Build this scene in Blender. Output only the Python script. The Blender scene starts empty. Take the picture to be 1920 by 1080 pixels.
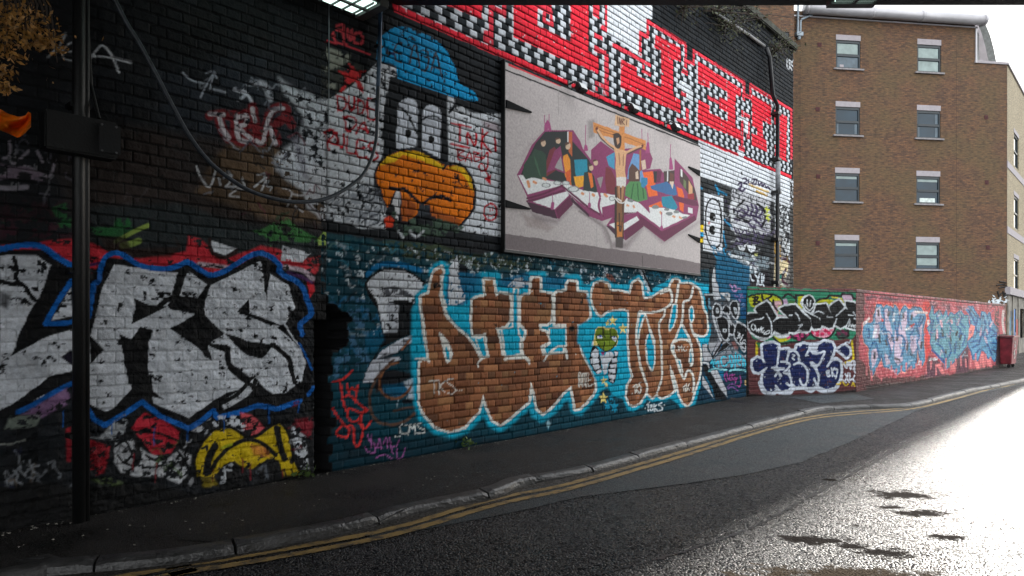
import bpy, bmesh, math, random
import numpy as np
from mathutils import Vector, Matrix
random.seed(7)
R = math.radians
scene = bpy.context.scene
COL = scene.collection
EYE = 1.35          # camera height above the pavement
F = 1280.0          # focal length, in pixels of a 1920-wide frame
HZ = 615.0          # horizon row
# ------------------------------------------------------------------ basics
def lin(c):
    o = []
    for v in c[:3]:
        v = v / 255.0
        o.append(v / 12.92 if v <= 0.04045 else ((v + 0.055) / 1.055) ** 2.4)
    return o
def tag(o, label=None, cat=None, group=None, kind=None):
    if label: o['label'] = label
    if cat: o['category'] = cat
    if group: o['group'] = group
    if kind: o['kind'] = kind
    return o
def empty(name, loc, label=None, cat=None, group=None, rz=0):
    o = bpy.data.objects.new(name, None)
    COL.objects.link(o); o.location = loc; o.rotation_euler = (0, 0, rz)
    o.empty_display_size = 0.2
    return tag(o, label, cat, group)
def ground(px, py, z=0.0):
    Y = F * (EYE - z) / (py - HZ)
    return Vector(((px - 960) / F * Y, Y, z))
def obj_from_bm(name, bm, mat, parent=None, smooth=False):
    me = bpy.data.meshes.new(name)
    bm.to_mesh(me); bm.free()
    if mat is not None:
        for m in (mat if isinstance(mat, (list, tuple)) else [mat]): me.materials.append(m)
    if smooth:
        for p in me.polygons: p.use_smooth = True
    o = bpy.data.objects.new(name, me); COL.objects.link(o)
    if parent is not None:
        o.parent = parent
        o.matrix_parent_inverse = Matrix.Translation(parent.location).inverted() if parent.rotation_euler.z == 0 else parent.matrix_basis.inverted()
    return o
def bm_box(bm, c, s, rz=0.0, bev=0.0, M=None):
    r = bmesh.ops.create_cube(bm, size=1.0)
    m = Matrix.Translation(c) @ Matrix.Rotation(rz, 4, 'Z') @ Matrix.Diagonal((s[0], s[1], s[2], 1))
    if M is not None: m = M @ m
    bmesh.ops.transform(bm, matrix=m, verts=r['verts'])
    if bev > 0:
        es = list({e for v in r['verts'] for e in v.link_edges})
        bmesh.ops.bevel(bm, geom=es, offset=bev, segments=2, affect='EDGES')
def bm_tube(bm, pts, rad, seg=10, cap=True):
    pts = [Vector(p) for p in pts]
    rings = []
    n = len(pts)
    up = Vector((0, 0, 1))
    for i, p in enumerate(pts):
        t = (pts[min(i + 1, n - 1)] - pts[max(i - 1, 0)]).normalized()
        a = t.cross(up)
        if a.length < 1e-3: a = t.cross(Vector((1, 0, 0)))
        a.normalize(); b = t.cross(a).normalized()
        r = rad[i] if isinstance(rad, (list, tuple)) else rad
        rings.append([bm.verts.new(p + a * math.cos(2 * math.pi * k / seg) * r + b * math.sin(2 * math.pi * k / seg) * r) for k in range(seg)])
    for i in range(n - 1):
        for k in range(seg):
            bm.faces.new((rings[i][k], rings[i][(k + 1) % seg], rings[i + 1][(k + 1) % seg], rings[i + 1][k]))
    if cap:
        bm.faces.new(rings[0][::-1]); bm.faces.new(rings[-1])
def smooth_pts(pts, n=6, closed=False):
    P = [np.array(p, float) for p in pts]
    m = len(P)
    if m < 3: return P
    out = []
    rng = range(m) if closed else range(m - 1)
    for i in rng:
        p0 = P[(i - 1) % m] if closed or i > 0 else P[0]
        p1 = P[i]; p2 = P[(i + 1) % m]
        p3 = P[(i + 2) % m] if closed or i + 2 < m else P[-1]
        for k in range(n):
            t = k / n
            out.append(0.5 * ((2 * p1) + (-p0 + p2) * t + (2 * p0 - 5 * p1 + 4 * p2 - p3) * t * t + (-p0 + 3 * p1 - 3 * p2 + p3) * t ** 3))
    if not closed: out.append(P[-1])
    return out
# ------------------------------------------------------------------ materials
def newmat(name):
    m = bpy.data.materials.new(name); m.use_nodes = True
    nt = m.node_tree
    b = nt.nodes['Principled BSDF']
    return m, nt, b
def N(nt, t, **kw):
    n = nt.nodes.new(t)
    for k, v in kw.items(): setattr(n, k, v)
    return n
def simple(name, col, rough=0.6, metal=0.0, noise=0.25, nscale=8.0, bump=0.2, bscale=60.0, spec=0.5, emis=0.0):
    m, nt, b = newmat(name)
    c = lin(col)
    tc = N(nt, 'ShaderNodeTexCoord')
    n1 = N(nt, 'ShaderNodeTexNoise'); n1.inputs['Scale'].default_value = nscale; n1.inputs['Detail'].default_value = 6
    nt.links.new(tc.outputs['Object'], n1.inputs['Vector'])
    mr = N(nt, 'ShaderNodeMapRange'); mr.inputs['From Min'].default_value = .3; mr.inputs['From Max'].default_value = .7
    mr.inputs['To Min'].default_value = 1 - noise; mr.inputs['To Max'].default_value = 1 + noise
    nt.links.new(n1.outputs['Fac'], mr.inputs['Value'])
    mx = N(nt, 'ShaderNodeVectorMath', operation='SCALE'); mx.inputs[0].default_value = c
    nt.links.new(mr.outputs['Result'], mx.inputs['Scale'])
    nt.links.new(mx.outputs['Vector'], b.inputs['Base Color'])
    b.inputs['Roughness'].default_value = rough; b.inputs['Metallic'].default_value = metal
    b.inputs['Specular IOR Level'].default_value = spec
    if bump > 0:
        n2 = N(nt, 'ShaderNodeTexNoise'); n2.inputs['Scale'].default_value = bscale; n2.inputs['Detail'].default_value = 4
        nt.links.new(tc.outputs['Object'], n2.inputs['Vector'])
        bp = N(nt, 'ShaderNodeBump'); bp.inputs['Strength'].default_value = bump; bp.inputs['Distance'].default_value = 0.01
        nt.links.new(n2.outputs['Fac'], bp.inputs['Height']); nt.links.new(bp.outputs['Normal'], b.inputs['Normal'])
    if emis > 0:
        b.inputs['Emission Color'].default_value = (*c, 1); b.inputs['Emission Strength'].default_value = emis
    return m
def paint_mat(name, rough=0.8, bump=0.25, bscale=180.0, spec=0.12):
    """reads the paint colour stored on the surface and adds fine grain"""
    m, nt, b = newmat(name)
    at = N(nt, 'ShaderNodeAttribute'); at.attribute_name = 'Paint'
    tc = N(nt, 'ShaderNodeTexCoord')
    n1 = N(nt, 'ShaderNodeTexNoise'); n1.inputs['Scale'].default_value = 35; n1.inputs['Detail'].default_value = 8; n1.inputs['Roughness'].default_value = .7
    nt.links.new(tc.outputs['Object'], n1.inputs['Vector'])
    mr = N(nt, 'ShaderNodeMapRange'); mr.inputs['From Min'].default_value = .3; mr.inputs['From Max'].default_value = .7
    mr.inputs['To Min'].default_value = .72; mr.inputs['To Max'].default_value = 1.2
    nt.links.new(n1.outputs['Fac'], mr.inputs['Value'])
    mx = N(nt, 'ShaderNodeVectorMath', operation='SCALE')
    nt.links.new(at.outputs['Color'], mx.inputs[0]); nt.links.new(mr.outputs['Result'], mx.inputs['Scale'])
    nt.links.new(mx.outputs['Vector'], b.inputs['Base Color'])
    b.inputs['Roughness'].default_value = rough; b.inputs['Specular IOR Level'].default_value = spec
    n2 = N(nt, 'ShaderNodeTexNoise'); n2.inputs['Scale'].default_value = bscale; n2.inputs['Detail'].default_value = 3
    nt.links.new(tc.outputs['Object'], n2.inputs['Vector'])
    bp = N(nt, 'ShaderNodeBump'); bp.inputs['Strength'].default_value = bump; bp.inputs['Distance'].default_value = 0.006
    nt.links.new(n2.outputs['Fac'], bp.inputs['Height']); nt.links.new(bp.outputs['Normal'], b.inputs['Normal'])
    return m
# ------------------------------------------------------------------ noise
_rs = np.random.RandomState(11)
_TAB = _rs.rand(8, 256, 256).astype(np.float32)
def vnoise(x, y, seed=0):
    xi = np.floor(x).astype(int); yi = np.floor(y).astype(int)
    fx = x - xi; fy = y - yi
    fx = fx * fx * (3 - 2 * fx); fy = fy * fy * (3 - 2 * fy)
    T = _TAB[seed % 8]; o = seed * 37
    a = T[(yi + o) % 256, (xi + o) % 256]; b = T[(yi + o) % 256, (xi + 1 + o) % 256]
    c = T[(yi + 1 + o) % 256, (xi + o) % 256]; d = T[(yi + 1 + o) % 256, (xi + 1 + o) % 256]
    return (a * (1 - fx) + b * fx) * (1 - fy) + (c * (1 - fx) + d * fx) * fy
def fbm(x, y, seed=0, oct=4, g=0.55):
    s = 0; a = 1; t = 0
    for k in range(oct):
        s = s + a * vnoise(x * 2 ** k, y * 2 ** k, seed + k); t += a; a *= g
    return s / t
def hash2(i, j, seed=0):
    return _TAB[seed % 8][(i * 7 + j * 131 + seed * 17) % 256, (j * 29 + i * 97 + seed * 5) % 256]
# ------------------------------------------------------------------ painted brick surface
class Surf:
    """a vertical wall face: fine grid that follows every brick, with paint laid on it"""
    def __init__(s, p0, d, s0, s1, z0, z1, H=0.0834, q=0.06, coff=(-.0046, -.0028, .0028, .0046, .022, .038),
                 roff=(.0008, .0092, .0110, .028, .044, .060, .0755, .0824), depth=.010, rough=.0015, plain=None):
        d = np.array(d, float); d /= np.linalg.norm(d)
        s.p0 = np.array(p0, float); s.d = d; s.n = np.array((d[1], -d[0]))   # normal to the camera side
        if plain:
            ss = np.arange(s0, s1 + plain * .5, plain); zz = np.arange(z0, z1 + plain * .5, plain)
            ss[-1] = s1; zz[-1] = z1
            S, Z = np.meshgrid(ss, zz); s.dep = np.zeros_like(S); s.joint = np.zeros_like(S)
            s.bh = np.full_like(S, .5); s.hb = [s.bh] * 3
            s.course = np.zeros(S.shape, int); s.half = np.zeros(S.shape, int)
        else:
            m0 = int(math.floor(s0 / q)); m1 = int(math.ceil(s1 / q))
            cm = np.repeat(np.arange(m0, m1), len(coff)); co = np.tile(np.array(coff), m1 - m0)
            k0 = int(math.floor(z0 / H)); k1 = int(math.ceil(z1 / H))
            rk = np.repeat(np.arange(k0, k1), len(roff)); ro = np.tile(np.array(roff), k1 - k0)
            CM, RK = np.meshgrid(cm, rk); CO, RO = np.meshgrid(co, ro)
            par = RK % 2
            # english bond: stretcher course joints on multiples of 4q, header course joints on odd q
            isj = np.where(par == 0, CM % 4 == 0, CM % 2 == 1)
            vj = isj & (np.abs(CO) < .0036)
            hj = RO < .0094
            S = CM * q + CO; Z = RK * H + RO
            bid = np.where(par == 0, np.floor((CM * q + CO) / (4 * q)), np.floor(((CM * q + CO) - q) / (2 * q)) + 500).astype(int)
            s.course = RK; s.half = np.floor(((CM * q + CO) - np.where(par == 0, 0, q)) / (2 * q)).astype(int)
            s.bh = hash2(bid, RK, 1); s.hb = [hash2(bid, RK, k) for k in (2, 3, 4)]
            # irregular joints
            S = S + (hash2(CM, RK, 5) - .5) * .008 * (np.abs(CO) < .01)
            Z = Z + (fbm(S * 1.3, Z * .6, 3, 2) - .5) * .02 + (hash2(bid, RK, 6) - .5) * .003 * (RO > .0078)
            face = -(s.hb[0] - .5) * .006
            s.joint = (vj | hj).astype(float)
            dmul = .55 + .9 * fbm(S * 2.1, Z * 2.1, 5, 3)
            prof = np.where(hj, np.where(RO < .004, -depth * .25, -depth * 1.15), -depth * .45)     # bed joints slope out over the brick below
            s.dep = np.where(vj | hj, prof * dmul, face) + (fbm(S * 22, Z * 22, 2, 3) - .5) * rough * 4
            edge = (~(vj | hj)) & ((RO < .0112) | (RO > .0730) | (isj & (np.abs(CO) < .006)))
            s.dep = s.dep - (RO > roff[-1] - .0005) * .0060      # worn upper arris of every brick
            s.dep = s.dep - edge * (.001 + .012 * np.clip(fbm(S * 30, Z * 30, 4, 2) - .62, 0, 1) / .38)
        s.S = S; s.Z = Z
        X = s.p0[0] + S * d[0]; Y = s.p0[1] + S * d[1]
        s.PX = 960 + F * X / Y; s.PY = HZ - F * (Z - EYE) / Y
        s.cx0 = s.PX.min(0); s.cx1 = s.PX.max(0)
        s.C = np.zeros(S.shape + (3,), np.float32); s.J = np.zeros(S.shape, np.float32); s.ID = np.zeros(S.shape, int)
        s.VAR = np.full(S.shape, .1, np.float32)
        s.id = 0; s.lid = False
    def box(s, x0, y0, x1, y1):
        cs = np.where((s.cx1 >= x0) & (s.cx0 <= x1))[0]
        if len(cs) == 0: return None
        c0, c1 = cs[0], cs[-1] + 1
        py = s.PY[:, [c0, (c0 + c1) // 2, c1 - 1]]
        rs = np.where((py.min(1) <= y1) & (py.max(1) >= y0))[0]
        if len(rs) == 0: return None
        return (slice(rs[0], rs[-1] + 1), slice(c0, c1))
    def put(s, sl, a, col, J, var, chip, vcol=None, ident=True):
        if chip > 0:
            S = s.S[sl]; Z = s.Z[sl]
            nn = fbm(S * 17, Z * 21, 6, 4, .65)
            thr = .5 + .066 * math.log(chip / (1 - chip))
            a = a * np.clip((nn - thr) * 16 + .5, 0, 1)
        c = np.array(lin(col), np.float32)
        cc = np.broadcast_to(c, a.shape + (3,))
        if vcol is not None:
            t = s.hb[1][sl][..., None] ** 1.2
            cc = cc * (1 - t) + np.array(lin(vcol), np.float32) * t
            t3 = (np.clip((s.hb[0][sl][..., None] - .7) * 4, 0, 1)) * .35
            cc = cc * (1 - t3) + np.array(lin((172, 132, 88)), np.float32) * t3
            t2 = np.clip((s.hb[2][sl][..., None] - .72) * 3.5, 0, 1) * .6
            cc = cc * (1 - t2) + np.array((.02, .017, .015), np.float32) * t2
        A = a[..., None].astype(np.float32)
        s.C[sl] = s.C[sl] * (1 - A) + cc * A
        s.J[sl] = s.J[sl] * (1 - a) + J * a
        s.VAR[sl] = s.VAR[sl] * (1 - a) + var * a
        if ident: s.ID[sl] = np.where(a > .5, s.id, s.ID[sl])
    def scribble(s, x0, y0, x1, y1, n, size, w, cols, seed, a=.8, drip=0):
        rr = random.Random(seed)
        for k in range(n):
            x = rr.uniform(x0, x1); y = rr.uniform(y0, y1); P = []; cx, cy = x, y
            for i in range(rr.randint(4, 8)):
                P.append('%.1f,%.1f' % (cx, cy)); cx += rr.uniform(-.25, .75) * size; cy += rr.uniform(-.8, .8) * size
            s.line(O, ' '.join(P), w * rr.uniform(.7, 1.3), rr.choice(cols), soft=1.2, a=a * rr.uniform(.6, 1), chip=.2, ident=False)
    def drips(s, pl, col, seed, w=1.4):
        rr = random.Random(seed)
        for (x, y, l) in pl: s.line(O, '%.1f,%.1f %.1f,%.1f' % (x, y, x + rr.uniform(-.5, .5), y + l), w, col, soft=.8, curve=False, ident=False, a=.85)
    def fill(s, T, txt, col, soft=.8, wob=.8, J=.6, var=.1, chip=0., a=1., curve=False, vcol=None, ident=True, check=None):
        for part in txt.split('/'):
            P = pts(part, T)
            if curve: P = [tuple(v) for v in smooth_pts(P, 5, True)]
            P = np.array(P)
            m = soft + wob + 2
            sl = s.box(P[:, 0].min() - m, P[:, 1].min() - m, P[:, 0].max() + m, P[:, 1].max() + m)
            if sl is None: continue
            X = s.PX[sl]; Y = s.PY[sl]
            if wob > 0:
                S = s.S[sl]; Z = s.Z[sl]
                X = X + (vnoise(S * 9, Z * 9, 1) - .5) * wob * 2; Y = Y + (vnoise(S * 9, Z * 9, 2) - .5) * wob * 2
            ins = np.zeros(X.shape, bool); dist = np.full(X.shape, 1e9)
            n = len(P)
            for i in range(n):
                x1, y1 = P[i]; x2, y2 = P[(i + 1) % n]
                if y1 != y2:
                    cond = ((y1 > Y) != (y2 > Y)) & (X < (x2 - x1) * (Y - y1) / (y2 - y1) + x1)
                    ins ^= cond
                dx, dy = x2 - x1, y2 - y1; L = dx * dx + dy * dy + 1e-9
                t = np.clip(((X - x1) * dx + (Y - y1) * dy) / L, 0, 1)
                dist = np.minimum(dist, (X - x1 - t * dx) ** 2 + (Y - y1 - t * dy) ** 2)
            sd = np.sqrt(dist) * np.where(ins, 1, -1)
            al = np.clip(sd / max(soft, .01) + .5, 0, 1) if soft > .01 else ins.astype(float)
            al = al * al * (3 - 2 * al) * a
            if check is not None: al = al * check[sl]
            s.put(sl, al, col, J, var, chip, vcol, ident)
    def line(s, T, txt, w, col, soft=.7, wob=.5, J=.6, var=.1, chip=0., a=1., curve=True, ident=None, taper=0):
        if ident is None: ident = s.lid
        w = w * 1.35 if w < 3.1 else w
        chip *= .35
        for part in txt.split('/'):
            P = pts(part, T)
            if curve and len(P) > 2: P = [tuple(v) for v in smooth_pts(P, 5)]
            P = np.array(P)
            m = w / 2 + soft + wob + 1
            sl = s.box(P[:, 0].min() - m, P[:, 1].min() - m, P[:, 0].max() + m, P[:, 1].max() + m)
            if sl is None: continue
            X = s.PX[sl]; Y = s.PY[sl]
            S = s.S[sl]; Z = s.Z[sl]
            if wob > 0:
                X = X + (vnoise(S * 11, Z * 11, 1) - .5) * wob * 2; Y = Y + (vnoise(S * 11, Z * 11, 2) - .5) * wob * 2
            dist = np.full(X.shape, 1e9); n = len(P)
            if n == 1: dist = (X - P[0, 0]) ** 2 + (Y - P[0, 1]) ** 2
            for i in range(n - 1):
                x1, y1 = P[i]; x2, y2 = P[i + 1]
                dx, dy = x2 - x1, y2 - y1; L = dx * dx + dy * dy + 1e-9
                t = np.clip(((X - x1) * dx + (Y - y1) * dy) / L, 0, 1)
                dd = (X - x1 - t * dx) ** 2 + (Y - y1 - t * dy) ** 2
                dist = np.minimum(dist, dd)
            sd = w / 2 - np.sqrt(dist)
            al = np.clip(sd / max(soft, .05) + .5, 0, 1) * a
            s.put(sl, al, col, J, var, chip, None, ident)
    def grime(s, mortar=(14, 15, 17), k=1.0):
        S, Z = s.S, s.Z
        v = 1 + (s.bh - .5) * 2 * s.VAR + (fbm(S * 3, Z * 3, 3, 4) - .5) * .3 * k
        d = np.clip((fbm(S * 2.2, Z * 7, 5, 5, .65) - .58) * 5, 0, 1) * .22 * k      # soot and dirt stains
        C = s.C * v[..., None].clip(.2, 2)
        C = C * (1 - d[..., None]) + np.array((.03, .028, .027), np.float32) * d[..., None]
        m = np.array(lin(mortar), np.float32)
        w = (s.joint * (1 - s.J))[..., None]
        s.out = C * (1 - w) + m * w
    def build(s, parent, mat, names, off=0.0):
        X = s.p0[0] + s.S * s.d[0] + s.n[0] * (s.dep + off); Y = s.p0[1] + s.S * s.d[1] + s.n[1] * (s.dep + off)
        V = np.stack((X, Y, s.Z), -1).reshape(-1, 3).astype(np.float32)
        if parent is not None: V = V - np.array(parent.location, np.float32)
        Cc = np.concatenate((s.out.reshape(-1, 3), np.ones((V.shape[0], 1), np.float32)), 1).clip(0, 1)
        r, c = s.S.shape
        idx = np.arange(r * c).reshape(r, c)
        quads = np.stack((idx[:-1, :-1], idx[:-1, 1:], idx[1:, 1:], idx[1:, :-1]), -1).reshape(-1, 4)
        qi = s.ID[:-1, :-1].reshape(-1)
        for k, (nm, lab) in names.items():
            Q = quads[qi == k]
            if len(Q) < 4: continue
            u, inv = np.unique(Q, return_inverse=True); inv = inv.reshape(-1)
            me = bpy.data.meshes.new(nm)
            me.vertices.add(len(u)); me.vertices.foreach_set('co', V[u].reshape(-1))
            me.loops.add(len(inv)); me.loops.foreach_set('vertex_index', inv.astype(np.int32))
            me.polygons.add(len(Q)); me.polygons.foreach_set('loop_start', np.arange(0, len(inv), 4, dtype=np.int32))
            try: me.polygons.foreach_set('loop_total', np.full(len(Q), 4, np.int32))
            except Exception: pass
            me.update(calc_edges=True); me.validate()
            at = me.color_attributes.new(name='Paint', type='FLOAT_COLOR', domain='POINT')
            at.data.foreach_set('color', Cc[u].astype(np.float32).reshape(-1))
            me.materials.append(mat)
            o = bpy.data.objects.new(nm, me); COL.objects.link(o)
            if parent is not None: o.parent = parent
            if lab: o['label'] = lab
O = (0, 0, 1)
def pts(txt, T):
    ox, oy, k = T
    out = []
    for t in txt.split():
        a, b = t.split(',')
        out.append((ox + float(a) / k, oy + float(b) / k))
    return out
O = (0, 0, 1)
EXPO = 1.65
# =================================================================== MAIN WALL
WD = (0.668, 0.744)
WP = (0.0, 8.295)
def wall_s(px):
    a = (px - 960) / F; dn = np.hypot(*WD); d0, d1 = WD[0] / dn, WD[1] / dn
    return (a * WP[1] - WP[0]) / (d0 - a * d1)
def wall_pt(px, py, off=0.0):
    s = wall_s(px); dn = np.hypot(*WD); d0, d1 = WD[0] / dn, WD[1] / dn
    X = WP[0] + s * d0; Y = WP[1] + s * d1
    z = EYE - (py - HZ) / F * Y
    return Vector((X + d1 * off, Y - d0 * off, z))
BLACK = (25, 29, 33); DARK = (22, 25, 28); WHITE = (206, 211, 217); TEAL = (4, 56, 70); TURQ = (0, 156, 188)
RED = (222, 36, 56); CREAM = (214, 214, 208); SILV = (198, 202, 209); INK = (12, 13, 15)
sE = wall_s(1487.5)
m_paint = paint_mat('painted_brick')
# ---------- left part, under the bridge (finer grid, close to the camera)
L = Surf(WP, WD, wall_s(-40), wall_s(606), -.12, 5.6, coff=(-.0048, -.0030, .0030, .0048, .014, .022, .030, .038, .046),
         roff=(.0008, .0092, .0110, .019, .029, .039, .048, .057, .066, .074, .0815), depth=.013, rough=.0030)
G = (0, 360, 3); H = (0, 720, 3); U = (0, 0, 3)
A4 = '-60,-100 2100,-100 2100,1300 -60,1300'
L.fill(O, A4, (19, 22, 26), soft=0, wob=0, J=.25, var=.45)
rough_mask = np.clip((L.PY - 430) / 60, 0, 1) * np.clip(fbm(L.S * 2, L.Z * 2, 1, 2) * 2.2 - .4, 0, 1)
L.dep = L.dep * (1 - .55 * rough_mask) + (fbm(L.S * 16, L.Z * 20, 4, 4, .6) - .5) * .05 * rough_mask
L.joint = L.joint * (1 - .6 * rough_mask)
L.fill(U, '850,350 1500,300 1830,400 1830,1000 1500,1200 1000,1000', (33, 39, 47), soft=40, J=.2, var=.5, a=.8)
L.fill(U, '600,700 1400,800 1700,900 1830,1300 400,1200 300,900', (46, 37, 33), soft=30, J=.2, var=.5, a=.8)
L.fill(U, '1350,760 1530,740 1600,900 1780,1000 1830,1250 1500,1230 1100,1080 1200,900', (84, 66, 48), soft=16, J=.2, var=.5)
# sprayed white cloud by the pillar
L.fill(U, '1560,440 1700,520 1830,560 1850,1200 1780,1170 1700,1060 1550,960 1540,880 1680,780 1700,660 1620,560', (200, 206, 214), soft=14, wob=5, J=.35, var=.12, chip=.2)
L.fill(U, '1700,960 1840,900 1850,1250 1740,1180', (205, 208, 214), soft=8, wob=5, J=.4, chip=.12)
L.fill(U, '1640,780 1700,1000 1740,1020 1690,760', (120, 118, 132), soft=14, J=.4, a=.6)
# GA and small white scrawls
L.line(U, '270,320 300,290 340,250 370,190 350,200', 4, (190, 194, 200), soft=2)
L.line(U, '430,235 390,245 350,290 370,330 430,335 450,285 390,290', 3.4, (196, 200, 206), soft=2)
L.line(U, '490,350 530,300 575,255 620,300 650,360 670,405 / 500,315 600,320 740,350', 4.4, (196, 200, 206), soft=2)
L.line(U, '20,890 50,880 60,830 50,780 / 60,890 80,920 160,850 / 210,850 240,910 / 140,930 200,960 280,990 310,900 / 0,990 60,960 140,960 230,985', 5, (168, 160, 172), soft=2.5, chip=.3)
L.fill(U, '0,920 80,940 150,935 260,985 250,1020 60,1000 0,1010', (150, 132, 150), soft=4, chip=.5)
L.line(U, '0,1055 60,1060 150,1052', 9, (170, 164, 176), soft=3, chip=.3)
L.line(U, '1030,410 1080,450 1140,470 / 1130,545 1160,480 1200,420 1180,500 / 1160,410 1200,405 1220,440 / 1200,500 1270,520', 3.6, (165, 172, 184), soft=2, chip=.25)
L.line(U, '1320,500 1380,530 1340,560 / 1370,510 1400,545 1420,590', 6, (190, 196, 206), soft=3, chip=.3)
L.line(U, '1400,470 1470,470 1500,500 1520,560', 9, (178, 182, 192), soft=6, chip=.2)
# red and white throw-up
L.line(U, '1180,650 1250,640 1300,650 / 1230,650 1250,720 1290,780 / 1320,640 1330,780 1380,800 / 1330,650 1400,640 1400,700 1340,710 1420,790 / 1420,600 1440,700 1450,800 / 1480,800 1500,700 1530,620 1600,600 1610,650 1560,690 / 1500,700 1540,740 1560,800 / 1610,640 1640,700', 17, (118, 26, 34), soft=4, chip=.15)
L.line(U, '1180,640 1260,645 / 1235,660 1255,720 1290,775 / 1330,650 1340,770 1390,800 / 1340,660 1390,650 1380,700 1340,715 1410,780 / 1420,610 1435,680 / 1440,790 1480,800 1500,700 1540,620 1590,610 / 1520,720 1550,810', 8, (196, 190, 196), soft=2, chip=.2)
L.line(U, '1105,935 1130,1000 1180,1050 1215,950 / 1230,1000 1240,1040 / 1260,1000 1300,985 1290,1030 1270,1050 1330,1050 / 1340,1060 1380,1060 1360,1000 / 1430,1050 1500,1000 1470,1070', 4, (190, 192, 196), soft=1.6, chip=.15)
L.line(G, '1330,-10 1290,20 1340,30 / 1590,-20 1640,0 1620,80 / 1640,10 1700,20 1780,0 / 1660,80 1700,110', 3.4, (180, 178, 180), soft=1.6, chip=.25)
L.scribble(370, 120, 600, 370, 26, 16, 3.2, [(150, 156, 166), (120, 126, 138), (90, 94, 104), (26, 28, 32)], 5)
L.scribble(480, 200, 600, 400, 16, 12, 3.0, [(176, 182, 190), (28, 30, 34), (110, 60, 70)], 6)
L.scribble(0, 240, 130, 370, 14, 14, 3.0, [(110, 108, 120), (80, 70, 84), (140, 140, 146)], 7)
L.scribble(200, 200, 380, 400, 14, 16, 2.4, [(52, 56, 66), (66, 60, 60), (20, 22, 26)], 8)
L.scribble(0, 380, 600, 460, 26, 14, 2.8, [(60, 20, 32), (24, 60, 40), (30, 34, 40), (84, 30, 40)], 9)
# mixed dark reds and greens above the silver letters
L.id = 2
L.fill(G, '0,40 400,60 420,260 0,260', (58, 22, 34), soft=20, J=.3, var=.5, a=.7, chip=.4)
L.fill(G, '500,80 1000,60 1300,160 1800,260 1750,420 1000,300 520,280', (36, 44, 46), soft=16, J=.3, var=.4, a=.9)
L.fill(G, '0,300 400,270 520,290 620,350 800,370 960,350 1040,330 1060,250 1130,270 1200,350 1260,380 1400,330 1460,300 1600,330 1700,400 1800,400 1780,460 1700,440 1560,400 1460,345 1300,430 1190,470 1060,400 900,440 700,370 600,370 520,450 400,420 250,320 0,330', (184, 40, 52), soft=6, wob=3, J=.55, chip=.1)
L.fill(G, '1730,500 1770,500 1770,560 1740,600', (190, 30, 44), soft=2)
L.fill(G, '1700,380 1800,360 1790,440 1740,450', (190, 50, 56), soft=5, chip=.3)
L.line(G, '1120,405 1280,425 / 1600,420 1700,440 1760,490', 8, (186, 170, 180), soft=3, chip=.2)
L.line(G, '1620,450 1700,480 1760,510 / 510,410 560,400', 6, (70, 34, 84), soft=3)
L.fill(G, '510,200 640,195 650,150 720,140 750,210 700,260 520,240 / 290,90 370,60 395,110 400,200 340,200', (34, 96, 50), soft=5, J=.5, chip=.22)
L.fill(G, '1370,240 1500,190 1610,150 1740,240 1830,270 1760,285 1540,270 1520,310 1480,240', (56, 112, 58), soft=4, wob=3, J=.5, chip=.3)
L.line(G, '650,280 740,230 830,190', 8, (140, 164, 74), soft=2)
L.line(G, '690,300 740,290 780,275', 12, (128, 152, 70), soft=2)
L.fill(G, '1820,220 1860,230 1850,300 1790,300 1790,260', (150, 176, 84), soft=3)
L.fill(G, '560,250 700,250 740,320 1000,310 980,250 1020,300 960,370 760,365 600,330', (38, 24, 18), soft=8, a=.85)
L.fill(G, '1180,270 1330,320 1270,355 1200,335', WHITE, soft=2); L.line(G, '1180,265 1190,340 1260,370 1330,330', 7, (40, 22, 20), soft=3)
L.fill(G, '1590,300 1750,345 1700,395 1580,385', SILV, soft=3, chip=.25)
# silver letters
L.id = 3
L.fill(G, '0,320 230,330 420,430 420,1078 0,1200', (14, 15, 18), soft=1.5, J=.7)
L.fill(G, '0,360 80,350 200,355 285,410 240,540 200,620 110,780 60,930 0,900', SILV, soft=2, wob=2, J=.75, var=.14, chip=.1)
L.fill(G, '0,900 60,930 220,830 420,770 420,1078 0,1260', SILV, soft=2, wob=2, J=.75, var=.14, chip=.06)
L.fill(G, '330,650 400,540 410,700 290,720', SILV, soft=2, chip=.2)
L.fill(G, '300,420 420,460 380,560 260,740 420,750 220,830 75,915 130,780 210,620', (12, 13, 15), soft=1.4)
L.line(G, '0,500 60,515 130,520 170,580 200,610', 8, INK); L.line(G, '80,370 95,440 90,480 120,520', 8, INK)
L.fill(G, '0,560 60,580 40,660 0,640', INK, soft=8, a=.8)
L.fill(G, '340,930 400,890 430,900 430,980 400,970', (14, 10, 30), soft=2)
L.fill(H, '0,130 60,120 200,20 280,-40 420,-80 420,10 250,60 100,150 0,190', (14, 15, 18), soft=1.5)
L.fill(H, '-20,-40 100,-100 240,-60 60,120 0,145 -20,150', SILV, soft=2, chip=.25)
L.fill(G, '600,380 700,390 820,440 940,450 1060,410 1190,490 1320,450 1450,370 1540,400 1570,470 1680,540 1730,640 1740,690 1670,750 1700,850 1730,960 1760,1078 1760,1120 1690,1170 1560,1200 1450,1190 1240,1250 1200,1220 1060,1320 900,1250 800,1160 600,1280 500,1220 500,700 530,540', (13, 14, 17), soft=1.5, J=.75)
L.fill(G, '640,410 1030,460 1000,560 940,635 960,660 1100,690 960,770 1120,870 1150,930 1190,950 1170,860 1270,870 1290,980 1400,1080 1380,1100 1280,1130 1180,1190 1070,1272 860,1190 850,1110 830,1080 840,800 720,1000 740,1105 620,1242 500,1190 500,860 540,700 570,560', SILV, soft=1.6, wob=1.5, J=.8, var=.14, chip=.07)
L.fill(G, '1060,445 1160,520 1110,600 1000,590 1030,520', SILV, soft=1.6, chip=.25)
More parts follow.
